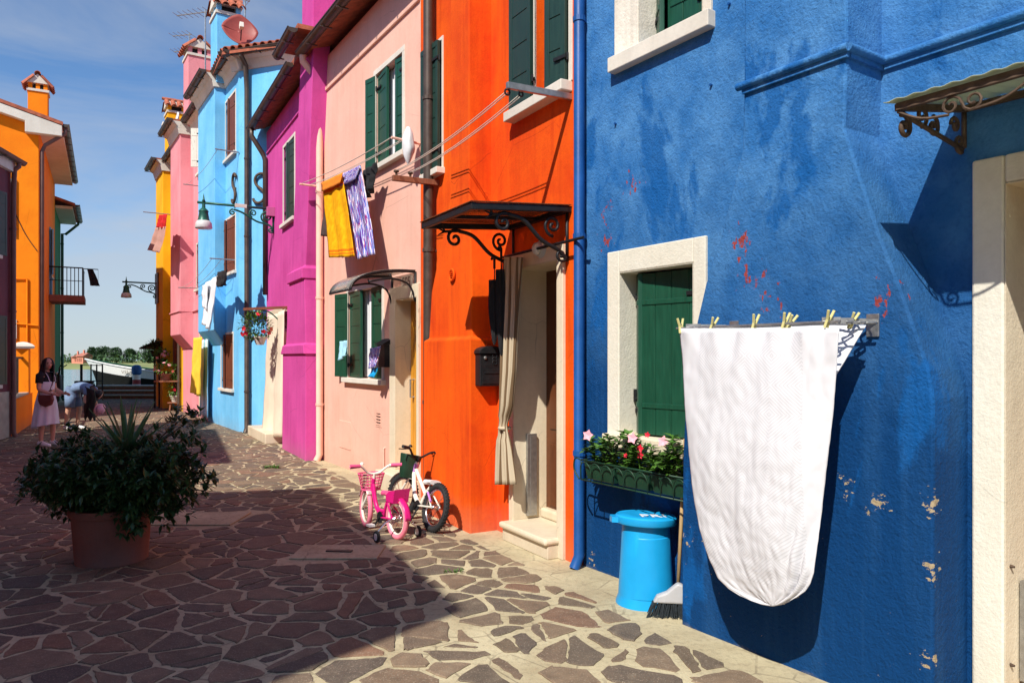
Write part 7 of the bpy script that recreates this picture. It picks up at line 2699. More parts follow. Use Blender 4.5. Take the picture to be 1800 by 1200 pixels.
    cr = MB()
    ang = 0.9
    for s in (-1, 1):
        e = bb + V(0.10 * math.cos(ang) * s, 0.055 * s, 0.10 * math.sin(ang) * s * -1)
        cr.tube([bb + V(0, 0.045 * s, 0), e], 0.009, 7)
        mk('pedal', pal[5], MB().bar(e + V(-0.035, 0.045 * s, 0), e + V(0.035, 0.045 * s, 0), 0.06, 0.02))
    cr.tube([bb + V(0, -0.05, 0), bb + V(0, 0.05, 0)], 0.012, 8)
    mk('crank', 'iron', cr)
    cg = MB()
    cg.prism([bb + V(0.07, -0.048, 0.035), bb + V(0.07, -0.048, -0.02), rx + V(0.03, -0.06, -0.02), rx + V(0.02, -0.06, 0.03)], V(0, -0.012, 0))
    mk('chain_guard', pal[1] if kid else 'iron', cg, bevel=0.004)
    # mudguards
    for (cc, a0, a1, stv, mt) in ((rx, 40, 175, 0, pal[0]), (fx, 25, 130, steer, pal[1])):
        gm_ = MB()
        def fn(u, v, cc=cc, a0=a0, a1=a1, stv=stv):
            a = R(a0 + (a1 - a0) * u)
            rr = Rw + 0.018
            k = (v - 0.5) * 0.06
            q = Vector((rr * math.cos(a), k, rr * math.sin(a) - 0.25 * abs(k)))
            return cc + Vector((q.x * math.cos(stv) - q.y * math.sin(stv), q.x * math.sin(stv) + q.y * math.cos(stv), q.z))
        gm_.grid(fn, 16, 4, False)
        gm_.uv = {}
        if kid or cc is fx:
            mk('mudguard', mt, gm_, solid=0.002)
    return t_, T, dict(bb=bb, seat=seat, head1=head1, st=st, hp=hp, rx=rx, fx=fx, mk=mk, wb=wb)

r1_, f1_ = G(697, 948), G(645, 927)
f1_ = r1_ + (f1_ - r1_).normalized() * 0.62
pb, T, q = bike('small pink and white bicycle with training wheels and basket', r1_, f1_, R(1.5), 0.190, 0.023,
                ('pinkframe', 'creampaint', 'creampaint', 'pinkplastic', 'pinkplastic', 'whitepaint'), 'pinkrubber', True, R(-12))
mk = q['mk']
hp = q['hp']
bk = MB()
bcn = hp(0.13, 0, -0.02)
def bring(z, sx, sy):
    return [bcn + Vector((sx * (1.0 if abs(math.cos(a)) < 2 else 1) * math.copysign(abs(math.cos(a)) ** 0.6, math.cos(a)), sy * math.copysign(abs(math.sin(a)) ** 0.6, math.sin(a)), z)) for a in [2 * math.pi * j / 26 for j in range(26)]]
for k in range(6):
    f_ = k / 5
    bk.tube(bring(-0.15 + 0.15 * f_, 0.065 + 0.025 * f_, 0.085 + 0.035 * f_), 0.004 if k not in (0, 5) else 0.008, 5, closed=True)
lo_, hi_ = bring(-0.15, 0.065, 0.085), bring(0, 0.09, 0.12)
for a, b in zip(lo_, hi_):
    bk.tube([a, b], 0.003, 4)
for j in range(6):
    bk.tube([lo_[j * 2], lo_[(26 - j * 2 - 1) % 26]], 0.003, 4)
mk('basket', 'pinkplastic', bk)
# doll seat behind the saddle
rs = q['seat'] + V(-0.14, 0, 0.03)
ds = MB()
_V = V
def V(a, b, c_):
    return Vector((a * 0.85, b * 0.85, c_ * 0.8))
ds.prism([rs + V(0.07, -0.09, -0.10), rs + V(-0.09, -0.09, -0.10), rs + V(-0.12, -0.09, 0.055), rs + V(0.02, -0.09, 0.02), rs + V(0.08, -0.09, -0.03)], V(0, 0.008, 0))
ds.prism([rs + V(0.07, 0.082, -0.10), rs + V(-0.09, 0.082, -0.10), rs + V(-0.12, 0.082, 0.055), rs + V(0.02, 0.082, 0.02), rs + V(0.08, 0.082, -0.03)], V(0, 0.008, 0))
ds.prism([rs + V(-0.09, -0.09, -0.10), rs + V(-0.12, -0.09, 0.06), rs + V(-0.12, 0.09, 0.06), rs + V(-0.09, 0.09, -0.10)], V(0.008, 0, 0))
ds.prism([rs + V(-0.09, -0.09, -0.10), rs + V(0.07, -0.09, -0.10), rs + V(0.07, 0.09, -0.10), rs + V(-0.09, 0.09, -0.10)], V(0, 0, 0.008))
V = _V
mk('doll_seat', 'pinkframe', ds)
for s in (-1, 1):
    e = q['rx'] + V(-0.02, 0.21 * s, -0.19 + 0.055)
    tw_ = mk('training_wheel', 'rubber', MB().torus(e, (0, 1, 0), 0.040, 0.015, 22, 8))
    mk('wheel_disc', 'whitepaint', MB().lathe([(0.032, -0.012), (0.034, 0), (0.032, 0.012)], e, 18, ax=(0, 1, 0)), tw_)
    mk('outrigger', 'chrome', MB().tube([q['rx'] + V(0, 0.05 * s, 0), q['rx'] + V(0, 0.12 * s, -0.03), e + V(0, 0, 0.03), e], 0.008, 7), tw_)

r2_, f2_ = G(757, 935), G(708, 898)
f2_ = r2_ + V(-0.55, 0.835, 0) * 0.74
pb2, T2, q2 = bike('white and lilac bicycle with knobbly black tyres against the orange house', r2_, f2_, R(13), 0.232, 0.028,
                   ('creampaint', 'creampaint', 'iron', 'rubber', 'whitepaint', 'iron'), 'rubber', False, R(14))
mk = q2['mk']
hp = q2['hp']
c = hp(0.10, 0.02, -0.10)
bg_ = MB()
rings = []
for (z, sx, sy) in ((-0.13, 0.05, 0.07), (-0.12, 0.055, 0.075), (0.10, 0.075, 0.105), (0.11, 0.075, 0.105)):
    rings.append(bg_.add([c + Vector((math.copysign(abs(math.cos(a)) ** 0.5, math.cos(a)) * sx, math.copysign(abs(math.sin(a)) ** 0.5, math.sin(a)) * sy, z)) for a in [2 * math.pi * j / 24 for j in range(24)]]))
for a, b in zip(rings, rings[1:]):
    for j in range(24):
        bg_.f.append((a + j, a + (j + 1) % 24, b + (j + 1) % 24, b + j))
bg_.f.append(tuple(rings[0] + j for j in range(24)))
mk('front_bag', 'boxgreen', bg_, solid=0.004)
mk('fork_sleeve', 'lilac', MB().tube([q2['head1'] + V(0.0, 0, -0.02), q2['head1'] + V(0.03, 0, -0.12)], 0.024, 10))
mk('carrier_tube', 'lilac', MB().tube([q2['seat'] + V(-0.03, 0.03, -0.09), q2['rx'] + V(0.02, 0.055, 0.05)], 0.011, 8))
ks = q2['bb'] + V(-0.05, 0.05, -0.02)
mk('kickstand', 'iron', MB().tube([ks, ks + V(-0.10, 0.12, -0.17)], 0.008, 7))

# ================================================================== PEOPLE
def skin_body(name, J, E, mat, parent, root, sub=2):
    names = list(J)
    org = ORG[parent.name]
    me = bpy.data.meshes.new(name)
    me.from_pydata([tuple(Vector(J[n][0])) for n in names], [(names.index(a), names.index(b)) for a, b in E], [])
    ob = bpy.data.objects.new(name, me)
    col.objects.link(ob)
    ob.parent = parent
    ORG[ob.name] = org
    me.materials.append(M[mat])
    md = ob.modifiers.new('skin', 'SKIN')
    md.use_smooth_shade = True
    if not me.skin_vertices:
        pass
    for i, n in enumerate(names):
        r_ = J[n][1]
        sv_ = me.skin_vertices[0].data[i]
        sv_.radius = r_ if isinstance(r_, tuple) else (r_, r_)
        sv_.use_root = (n == root)
    sb_ = ob.modifiers.new('sub', 'SUBSURF')
    sb_.levels = sub
    sb_.render_levels = sub
    return ob

def loft(rings, n=20):
    """rings of (centre, rx, ry, rotation about z)"""
    mb = MB()
    idx = []
    for (c, rx, ry, ph) in rings:
        idx.append(mb.add([Vector(c) + Vector((rx * math.cos(a) * math.cos(ph) - ry * math.sin(a) * math.sin(ph), rx * math.cos(a) * math.sin(ph) + ry * math.sin(a) * math.cos(ph), 0)) for a in [2 * math.pi * j / n for j in range(n)]]))
    for a, b in zip(idx, idx[1:]):
        for j in range(n):
            mb.f.append((a + j, a + (j + 1) % n, b + (j + 1) % n, b + j))
    return mb

def hand(J, E, pre, wrist, palm, d, side, up, curl=0.35):
    """palm and five bent fingers added to a skeleton; d = pointing direction, side = thumb side"""
    d, side, up = Vector(d).normalized(), Vector(side).normalized(), Vector(up).normalized()
    J[pre + 'palm'] = (palm, (0.030, 0.016))
    E.append((wrist, pre + 'palm'))
    for k, (off, L) in enumerate(((0.026, 0.068), (0.009, 0.078), (-0.009, 0.072), (-0.025, 0.056))):
        b = Vector(palm) + d * 0.045 + side * off
        m = b + d * L * 0.55
        e = m + (d * math.cos(curl) - up * math.sin(curl)).normalized() * L * 0.5
        for nm, p, r_ in (('a', b, 0.0095), ('b', m, 0.0085), ('c', e, 0.0065)):
            J[f'{pre}f{k}{nm}'] = (p, r_)
        E += [(pre + 'palm', f'{pre}f{k}a'), (f'{pre}f{k}a', f'{pre}f{k}b'), (f'{pre}f{k}b', f'{pre}f{k}c')]
    t0 = Vector(palm) + side * 0.032
    t1 = t0 + (side * 0.6 + d).normalized() * 0.035
    t2 = t1 + (d * 0.9 - up * 0.2).normalized() * 0.028
    J[pre + 't0'] = (t0, 0.011)
    J[pre + 't1'] = (t1, 0.0095)
    J[pre + 't2'] = (t2, 0.007)
    E += [(pre + 'palm', pre + 't0'), (pre + 't0', pre + 't1'), (pre + 't1', pre + 't2')]

def head_mesh(c, fwd, up, s=1.0):
    """head with brow, nose, mouth, chin; fwd = facing, up = crown direction"""
    f, u_ = Vector(fwd).normalized(), Vector(up).normalized()
    x = f.cross(u_).normalized()
    u_ = x.cross(f)
    mb = MB()
    nu, nv = 28, 22
    for j in range(nv + 1):
        th = math.pi * j / nv
        for i in range(nu):
            a = 2 * math.pi * i / nu
            px_, py_, pz_ = math.sin(th) * math.cos(a), math.sin(th) * math.sin(a), math.cos(th)   # px forward
            sx, sy, sz = 0.092, 0.074, 0.112
            if pz_ < 0:
                k = -pz_
                sy *= 1 - 0.32 * k
                sx *= 1 - 0.10 * k if px_ > 0 else 1 - 0.35 * k
            p = Vector((px_ * sx, py_ * sy, pz_ * sz))
            if px_ > 0:
                p.x += 0.022 * math.exp(-((p.y / 0.013) ** 2) - (((p.z + 0.018) / 0.024) ** 2))       # nose
                p.x += 0.006 * math.exp(-((p.y / 0.022) ** 2) - (((p.z + 0.058) / 0.010) ** 2))       # lips
                p.x += 0.006 * math.exp(-((p.y / 0.02) ** 2) - (((p.z + 0.092) / 0.015) ** 2))        # chin
                for sg in (-1, 1):
                    p.x -= 0.008 * math.exp(-(((p.y - sg * 0.031) / 0.016) ** 2) - (((p.z - 0.012) / 0.013) ** 2))  # eye sockets
            p *= s
            mb.v.append(Vector(c) + f * p.x + x * p.y + u_ * p.z)
    for j in range(nv):
        for i in range(nu):
            mb.f.append((j * nu + i, j * nu + (i + 1) % nu, (j + 1) * nu + (i + 1) % nu, (j + 1) * nu + i))
    return mb, f, x, u_

def face_bits(parent, c, f, x, u_, s=1.0):
    for sg in (-1, 1):
        MB().lathe([(0.003, -0.004), (0.011, -0.002), (0.009, 0.002), (0.002, 0.004)], Vector(c) + (f * 0.083 + x * 0.031 * sg + u_ * 0.012) * s, 10, ax=f).build('eye', 'hair', parent)
        MB().tube([Vector(c) + (f * 0.086 + x * 0.016 * sg + u_ * 0.030) * s, Vector(c) + (f * 0.083 + x * 0.034 * sg + u_ * 0.034) * s, Vector(c) + (f * 0.07 + x * 0.048 * sg + u_ * 0.028) * s], 0.003, 5).build('eyebrow', 'hair', parent)
        MB().lathe([(0.006, -0.006), (0.018, -0.002), (0.016, 0.004), (0.004, 0.006)], Vector(c) + (x * 0.074 * sg + u_ * -0.005 - f * 0.005) * s, 10, ax=x * sg).build('ear', 'skin', parent)
    MB().bar(Vector(c) + (f * 0.092 - x * 0.018 - u_ * 0.058) * s, Vector(c) + (f * 0.092 + x * 0.018 - u_ * 0.058) * s, 0.006, 0.008).build('mouth', 'petalred', parent)

# -- standing woman
w0 = G(83, 784)
PW = thing('person', 'standing person with long dark hair, black T-shirt under white dress, brown shoulder bag', 'person', w0)
Fd = Vector((0.92, -0.12, 0)).normalized()        # body faces right
Sd = Vector((-Fd.y, Fd.x, 0))                     # her left (away from the camera)
def W(f, s, z):
    return f * Fd + s * Sd + Z3 * z
J, E = {}, []
J['pelvis'] = (W(0, 0, 0.90), (0.13, 0.11))
J['waist'] = (W(0.0, 0, 1.05), (0.115, 0.09))
J['chest'] = (W(-0.01, 0, 1.22), (0.13, 0.10))
J['neck0'] = (W(-0.02, 0, 1.36), (0.06, 0.055))
J['neck1'] = (W(0.0, 0, 1.44), 0.046)
E += [('pelvis', 'waist'), ('waist', 'chest'), ('chest', 'neck0'), ('neck0', 'neck1')]
for nm, s in (('L', 1), ('R', -1)):
    fo = 0.05 if s > 0 else -0.05
    J[nm + 'hip'] = (W(0, 0.08 * s, 0.86), 0.085)
    J[nm + 'knee'] = (W(0.02 + fo * 0.6, 0.085 * s, 0.46), 0.055)
    J[nm + 'calf'] = (W(0.0 + fo, 0.085 * s, 0.32), 0.05)
    J[nm + 'ankle'] = (W(-0.01 + fo, 0.085 * s, 0.085), 0.033)
    J[nm + 'foot'] = (W(0.07 + fo, 0.09 * s, 0.04), (0.036, 0.024))
    J[nm + 'toe'] = (W(0.14 + fo, 0.095 * s, 0.03), (0.034, 0.018))
    E += [('pelvis', nm + 'hip'), (nm + 'hip', nm + 'knee'), (nm + 'knee', nm + 'calf'), (nm + 'calf', nm + 'ankle'), (nm + 'ankle', nm + 'foot'), (nm + 'foot', nm + 'toe')]
    J[nm + 'sho'] = (W(-0.02, 0.155 * s, 1.32), 0.052)
    J[nm + 'elb'] = (W(0.0 - 0.01, 0.20 * s, 1.06), 0.040)
    J[nm + 'wri'] = (W(0.21, 0.15 * s, 0.98), 0.027)
    E += [('chest', nm + 'sho'), (nm + 'sho', nm + 'elb'), (nm + 'elb', nm + 'wri')]
    pd_ = W(0.06, -0.02 * s, -0.01)
    hand(J, E, nm, nm + 'wri', J[nm + 'wri'][0] + W(0.055, -0.015 * s, -0.005), pd_, Z3 * 0.8 - Sd * s * 0.4, -Sd * s * 0.9 + Z3 * 0.2, 0.6)
body = skin_body('body', J, E, 'skin', PW, 'pelvis')
hc_ = w0 + W(0.015, 0, 1.525)
hm, f_, x_, u2 = head_mesh(hc_, Vector((0.75, -0.62, 0.02)), Z3 + Fd * 0.05, 1.0)
hd_ = hm.build('head', 'skin', PW, True)
face_bits(hd_, hc_, f_, x_, u2)
# hair: cap plus long fall behind
def hair_fn(u, v):
    a = (u - 0.5) * 2 * math.pi * 0.80          # opens at the face
    back = -f_ * math.cos(a) + x_ * math.sin(a)
    if v < 0.4:
        th = v / 0.4 * math.pi / 2
        p = hc_ + u2 * 0.125 * math.cos(th) + back * 0.105 * math.sin(th)
    else:
        k = (v - 0.4) / 0.6
        p = hc_ + back * (0.105 + 0.015 * math.sin(k * 3)) * (1 - 0.12 * k) - u2 * (0.42 * k) - Fd * 0.05 * k * (1 + math.cos(a))
        p += back * 0.008 * math.sin(u * 60) 
    return p
MB().grid(hair_fn, 48, 26).build('hair', 'hair', PW, True, solid=0.012)
sh = loft([(w0 + W(-0.005, 0, 1.02), 0.105, 0.135, math.atan2(Fd.y, Fd.x)), (w0 + W(-0.01, 0, 1.16), 0.112, 0.148, math.atan2(Fd.y, Fd.x)), (w0 + W(-0.015, 0, 1.28), 0.105, 0.155, math.atan2(Fd.y, Fd.x)), (w0 + W(-0.02, 0, 1.345), 0.082, 0.125, math.atan2(Fd.y, Fd.x)), (w0 + W(-0.02, 0, 1.385), 0.06, 0.07, math.atan2(Fd.y, Fd.x))], 24)
for s in (-1, 1):
    a, b = w0 + J['Lsho' if s > 0 else 'Rsho'][0], w0 + J['Lelb' if s > 0 else 'Relb'][0]
    sh.tube([a + W(0, -0.05 * s, 0.015), a, a * 0.45 + b * 0.55], [0.066, 0.068, 0.064], 14)
sh.build('t_shirt', 'blackcloth', PW, True)
ang = math.atan2(Fd.y, Fd.x)
dr_rows = [(1.20, 0.118, 0.150), (1.12, 0.122, 0.152), (1.02, 0.118, 0.145), (0.92, 0.145, 0.165), (0.78, 0.175, 0.19), (0.62, 0.195, 0.205), (0.48, 0.205, 0.215), (0.37, 0.215, 0.225)]
dm_ = MB()
def dress_fn(u, v):
    k = v * (len(dr_rows) - 1)
    i = min(int(k), len(dr_rows) - 2)
    t_ = k - i
    z, rx, ry = [dr_rows[i][q_] * (1 - t_) + dr_rows[i + 1][q_] * t_ for q_ in range(3)]
    a = u * 2 * math.pi
    fl = 1 + (0.01 + 0.075 * max(0, v - 0.3)) * math.sin(a * 9 + 2 * v)
    if v > 0.9:
        z += 0.05 * math.cos(a) * (v - 0.9) / 0.1
    return w0 + W(-0.012 - 0.03 * v + rx * fl * math.cos(a), ry * fl * math.sin(a), z)
dm_.grid(dress_fn, 72, 28)
dm_.build('dress', 'dress', PW, True, solid=0.006)
st_ = MB()
for s in (-1, 1):
    st_.tube(smoothpts([w0 + W(0.115, 0.07 * s, 1.2), w0 + W(0.06, 0.09 * s, 1.345), w0 + W(-0.03, 0.09 * s, 1.375), w0 + W(-0.125, 0.07 * s, 1.2)], 5), 0.007, 6)
st_.build('dress_straps', 'dress', PW, True)
for nm in ('L', 'R'):
    fo = 0.05 if nm == 'L' else -0.05
    s = 1 if nm == 'L' else -1
    mb = MB()
    rr = []
    for (x0, zc_, wy, hz) in ((-0.065, 0.055, 0.022, 0.045), (-0.04, 0.06, 0.042, 0.055), (0.02, 0.058, 0.046, 0.055), (0.09, 0.042, 0.05, 0.040), (0.15, 0.034, 0.046, 0.032), (0.19, 0.028, 0.024, 0.022)):
        rr.append(mb.add([w0 + W(x0 + fo, 0.09 * s + wy * math.cos(a), max(0.004, zc_ + hz * math.sin(a))) for a in [2 * math.pi * j / 14 for j in range(14)]]))
    for a, b in zip(rr, rr[1:]):
        for j in range(14):
            mb.f.append((a + j, a + (j + 1) % 14, b + (j + 1) % 14, b + j))
    mb.f.append(tuple(rr[0] + j for j in range(14)))
    mb.f.append(tuple(rr[-1] + j for j in range(14)))
    mb.build('shoe', 'whitepaint', PW, True)
bgc = w0 + W(0.14, -0.20, 0.86)
SB = thing('shoulder_bag', 'small brown leather shoulder bag worn by the standing person', 'bag', bgc)
mb = MB()
prof = [(-0.13, 0.10), (0.13, 0.10), (0.15, 0.02), (0.11, -0.08), (0.0, -0.115), (-0.11, -0.08), (-0.15, 0.02)]
mb.prism([bgc + Fd * a + Z3 * b - Sd * 0.035 for a, b in prof], Sd * 0.07)
mb.build('body', 'leather', SB, bevel=0.02)
mb = MB()
mb.prism([bgc + Fd * a + Z3 * b - Sd * 0.042 for a, b in ((-0.125, 0.105), (0.125, 0.105), (0.13, 0.03), (0.0, -0.02), (-0.13, 0.03))], Sd * 0.006)
mb.build('flap', 'leather', SB, bevel=0.003)
MB().tube(smoothpts([bgc + Fd * -0.13 + Z3 * 0.1, w0 + W(-0.02, -0.185, 1.06), w0 + W(-0.10, -0.10, 1.22), w0 + W(-0.08, 0.06, 1.36), w0 + W(0.0, 0.13, 1.385), w0 + W(0.10, 0.06, 1.26), w0 + W(0.14, -0.10, 1.05), bgc + Fd * 0.13 + Z3 * 0.1], 6), 0.007, 6).build('strap', 'leather', SB, True)

# -- bending woman
w1 = G(128, 755)
PB = thing('person', 'person in denim shorts bending right over, long brown hair hanging down', 'person', w1)
Fd = Vector((1.0, -0.05, 0)).normalized()
Sd = Vector((-Fd.y, Fd.x, 0))
J, E = {}, []
J['pelvis'] = (W(0, 0, 0.88), (0.13, 0.12))
J['waist'] = (W(0.15, 0, 0.96), (0.11, 0.09))
J['chest'] = (W(0.33, 0, 0.97), (0.125, 0.10))
J['neck0'] = (W(0.46, 0, 0.90), (0.06, 0.055))
J['neck1'] = (W(0.52, 0, 0.84), 0.045)
E += [('pelvis', 'waist'), ('waist', 'chest'), ('chest', 'neck0'), ('neck0', 'neck1')]
for nm, s in (('L', 1), ('R', -1)):
    fo = 0.07 * s
    J[nm + 'hip'] = (W(0.0, 0.09 * s, 0.84), 0.095)
    J[nm + 'knee'] = (W(0.03 + fo, 0.10 * s, 0.47), 0.057)
    J[nm + 'calf'] = (W(-0.0 + fo, 0.10 * s, 0.33), 0.052)
    J[nm + 'ankle'] = (W(-0.03 + fo, 0.10 * s, 0.085), 0.034)
    J[nm + 'foot'] = (W(0.05 + fo, 0.105 * s, 0.04), (0.036, 0.026))
    J[nm + 'toe'] = (W(0.14 + fo, 0.11 * s, 0.03), (0.034, 0.02))
    E += [('pelvis', nm + 'hip'), (nm + 'hip', nm + 'knee'), (nm + 'knee', nm + 'calf'), (nm + 'calf', nm + 'ankle'), (nm + 'ankle', nm + 'foot'), (nm + 'foot', nm + 'toe')]
    J[nm + 'sho'] = (W(0.42, 0.15 * s, 0.93), 0.05)
    J[nm + 'elb'] = (W(0.40, 0.19 * s, 0.67), 0.038)
    J[nm + 'wri'] = (W(0.52, 0.10 * s, 0.50), 0.026)
    E += [('chest', nm + 'sho'), (nm + 'sho', nm + 'elb'), (nm + 'elb', nm + 'wri')]
    hand(J, E, nm, nm + 'wri', J[nm + 'wri'][0] + W(0.04, -0.02 * s, -0.04), W(0.7, -0.2 * s, -0.6), Fd * 0.5 + Z3 * 0.4, -Sd * s, 0.5)
skin_body('body', J, E, 'skin', PB, 'pelvis')
hc_ = w1 + W(0.60, -0.01, 0.80)
hm, f_, x_, u2 = head_mesh(hc_, W(0.45, -0.15, -0.85), W(0.85, 0, 0.45), 1.0)
hd_ = hm.build('head', 'skin', PB, True)
face_bits(hd_, hc_, f_, x_, u2)
def hair_fn(u, v):
    a = (u - 0.5) * 2 * math.pi * 0.84
    back = -f_ * math.cos(a) + x_ * math.sin(a)
    if v < 0.4:
        th = v / 0.4 * math.pi / 2
        return hc_ + u2 * 0.125 * math.cos(th) + back * 0.105 * math.sin(th)
    k = (v - 0.4) / 0.6
    s0_ = hc_ + back * 0.105
    e_ = w1 + W(0.47 + 0.13 * math.sin(a), -0.10 - 0.06 * math.cos(a), 0.26 + 0.05 * math.sin(u * 31))
    p = s0_.lerp(e_, k ** 1.1) + Z3 * 0.03 * math.sin(k * math.pi) - Sd * 0.08 * math.sin(k * math.pi) - Fd * 0.07 * math.sin(k * math.pi) + x_ * 0.006 * math.sin(u * 70)
    return p
MB().grid(hair_fn, 48, 30).build('hair', 'hair', PB, True, solid=0.012)
MB().grid(lambda u, v: w1 + W(0.24 + 0.40 * v, -0.16 + 0.30 * u, 1.055 - 0.02 * v - 0.30 * v ** 3 - 0.35 * (u - 0.55) ** 2 + 0.004 * math.sin(u * 50)), 26, 14).build('back_hair', 'hair', PB, True, solid=0.015)
MB().grid(lambda u, v: w1 + W(0.40 + 0.22 * u + 0.03 * math.sin(v * 5), -0.17 - 0.03 * math.sin(u * 3.1) + 0.006 * math.sin(u * 60), 1.0 - 0.09 * u - (0.55 + 0.08 * math.sin(u * 9)) * v), 30, 20).build('side_hair', 'hair', PB, True, solid=0.015)
tp_ = MB()
dT = W(1, 0, 0.02).normalized()
def top_fn(u, v):
    a = u * 2 * math.pi
    c0 = W(0.05, 0, 0.925).lerp(W(0.46, 0, 0.915), v) + Z3 * 0.045 * math.sin(v * math.pi)
    ry = 0.165 - 0.02 * v + 0.01 * math.sin(v * 3)
    rz = 0.135 - 0.035 * v
    return w1 + c0 + Sd * ry * math.cos(a) + Z3 * rz * math.sin(a) * (1 + 0.03 * math.sin(a * 7 + v * 6))
tp_.grid(top_fn, 36, 14)
for s in (-1, 1):
    a, b = w1 + J['Lsho' if s > 0 else 'Rsho'][0], w1 + J['Lelb' if s > 0 else 'Relb'][0]
    tp_.tube([a + W(-0.03, -0.05 * s, 0.02), a, a * 0.5 + b * 0.5], [0.068, 0.066, 0.06], 14)
tp_.uv = {}
tp_.build('blouse', 'denim', PB, True)
ss_ = MB()
rp_ = math.atan2(Fd.y, Fd.x)
i_ = loft([(w1 + W(0.02, 0, 1.0), 0.13, 0.16, rp_), (w1 + W(0.0, 0, 0.93), 0.155, 0.175, rp_), (w1 + W(-0.01, 0, 0.82), 0.16, 0.185, rp_), (w1 + W(0.0, 0, 0.74), 0.15, 0.185, rp_)], 24)
for s in (-1, 1):
    h_, k_ = w1 + W(0.0, 0.09 * s, 0.80), w1 + W(0.02 + 0.03 * s, 0.095 * s, 0.52)
    i_.tube([h_, h_ * 0.5 + k_ * 0.5, k_], [0.115, 0.108, 0.10], 16)
i_.build('shorts', 'denim', PB, True)
for nm, s in (('L', 1), ('R', -1)):
    fo = 0.07 * s
    mb = MB()
    rr = []
    for (x0, zc_, wy, hz) in ((-0.085, 0.055, 0.022, 0.045), (-0.06, 0.06, 0.042, 0.055), (0.0, 0.058, 0.046, 0.055), (0.08, 0.042, 0.05, 0.040), (0.14, 0.034, 0.046, 0.032), (0.18, 0.028, 0.024, 0.022)):
        rr.append(mb.add([w1 + W(x0 + fo, 0.105 * s + wy * math.cos(a), max(0.004, zc_ + hz * math.sin(a))) for a in [2 * math.pi * j / 14 for j in range(14)]]))
    for a, b in zip(rr, rr[1:]):
        for j in range(14):
            mb.f.append((a + j, a + (j + 1) % 14, b + (j + 1) % 14, b + j))
    mb.f.append(tuple(rr[0] + j for j in range(14)))
    mb.f.append(tuple(rr[-1] + j for j in range(14)))
    mb.build('shoe', 'whitepaint', PB, True)
hc2 = w1 + W(0.66, -0.03, 0.47)
hat = thing('sun_hat', 'small pale pink hat held low by the bending person', 'hat', hc2)
MB().lathe([(0.10, 0.0), (0.105, 0.015), (0.085, 0.06), (0.05, 0.085), (0.004, 0.092)], hc2, 20, ax=V(0.8, -0.5, -0.2)).build('crown', 'petalpink', hat, True)
MB().lathe([(0.10, -0.002), (0.135, -0.012)], hc2, 20, ax=V(0.8, -0.5, -0.2), cap=False).build('brim', 'petalpink', hat, True, solid=0.006)

# ================================================================== QUAY: STEPS, RAILING, POLE, BOAT, SCOOTER
qx0, qx1 = at(164, 690, 30).x, at(330, 690, 30).x
stp = thing('quay_steps', 'three brick and stone steps at the water end of the street', 'steps', ((qx0 + qx1) / 2, 29.6, 0))
FX = Fr((qx0, 29.4), (qx1, 29.4))
FX.n = Vector((0, -1, 0))
for k in range(3):
    MB().box(FX, 0, FX.L, -1.5, -0.35 * k, 0.001 + 0.17 * k, 0.17 * k + 0.115).build('riser', 'brick', stp)
    MB().box(FX, -0.02, FX.L, -1.5, -0.35 * k + 0.03, 0.17 * k + 0.116, 0.17 * k + 0.17).build('tread', 'quaystone', stp, bevel=0.01)
rl = thing('quay_railing', 'dark iron railing in front of the boat bow', 'railing', (at(143, 684, 29.2).x, 29.2, 0))
for X in (143, 160, 170, 180):
    p = at(X, 640, 29.2)
    MB().tube([V(p.x, 29.2, 0), V(p.x, 29.2, p.z)], 0.05 if X == 143 else 0.028, 8).build('post', 'iron', rl)
for zz_ in (1.34, 0.72):
    MB().tube([V(at(143, 640, 29.2).x, 29.2, zz_), V(at(180, 640, 29.2).x, 29.2, zz_)], 0.018, 6).build('rail', 'iron', rl)
pm = at(240, 690, 31.2)
mp_ = thing('mooring_pole', 'mooring pole with blue top and red and white bands', 'pole', (pm.x, 31.2, -0.75))
zt_ = at(240, 641, 31.2).z
zb_ = -0.9
MB().lathe([(0.13, zt_ - 0.42), (0.19, zt_ - 0.36), (0.20, zt_ - 0.15), (0.15, zt_ - 0.03), (0.05, zt_)], V(pm.x, 31.2, 0), 16).build('blue_top', 'polblue', mp_, True, sharp=40)
z_ = zt_ - 0.42
k = 0
while z_ > zb_:
    MB().lathe([(0.155, z_ - 0.20), (0.155, z_ - 0.001)], V(pm.x, 31.2, 0), 16).build('band', 'whitepaint' if k % 2 == 0 else 'polred', mp_, True, sharp=40)
    z_ -= 0.20
    k += 1

bow = at(150, 641, 34.0)
ste = V(bow.x + 9.6, 35.8, 0)
bt = thing('moored_boat', 'white and black boat moored bow-left at the end of the street', 'boat', (bow.x + 4.5, 35.2, -0.75))
ax_ = Vector((ste.x - bow.x, ste.y - bow.y, 0))
Lb_ = ax_.length
ax_.normalize()
sx_ = Vector((ax_.y, -ax_.x, 0))
def hull(t_):
    b = 1.15 * min(1, (t_ / 0.35)) ** 0.6 if t_ < 0.35 else 1.15 - 0.25 * (t_ - 0.35)
    sheer = 0.60 + 0.98 * (1 - t_) ** 2.2
    return max(b, 0.03), sheer
def hp_(t_, k, side):
    b, sh_ = hull(t_)
    rake = -0.0 + 0.95 * (1 - k) * max(0, 1 - t_ / 0.18) ** 1.2
    kb = 1 - (0.26 + 0.22 * (1 - t_) ** 2) / (sh_ + 0.95)
    k = k / 0.70 * kb if k <= 0.70 else kb + (k - 0.70) / 0.30 * (1 - kb)
    z = -0.95 + (sh_ + 0.95) * k
    w_ = b * (0.25 + 0.75 * k ** 0.55)
    return V(bow.x, bow.y, 0) + ax_ * (Lb_ * t_ + rake) + sx_ * w_ * side + Z3 * z
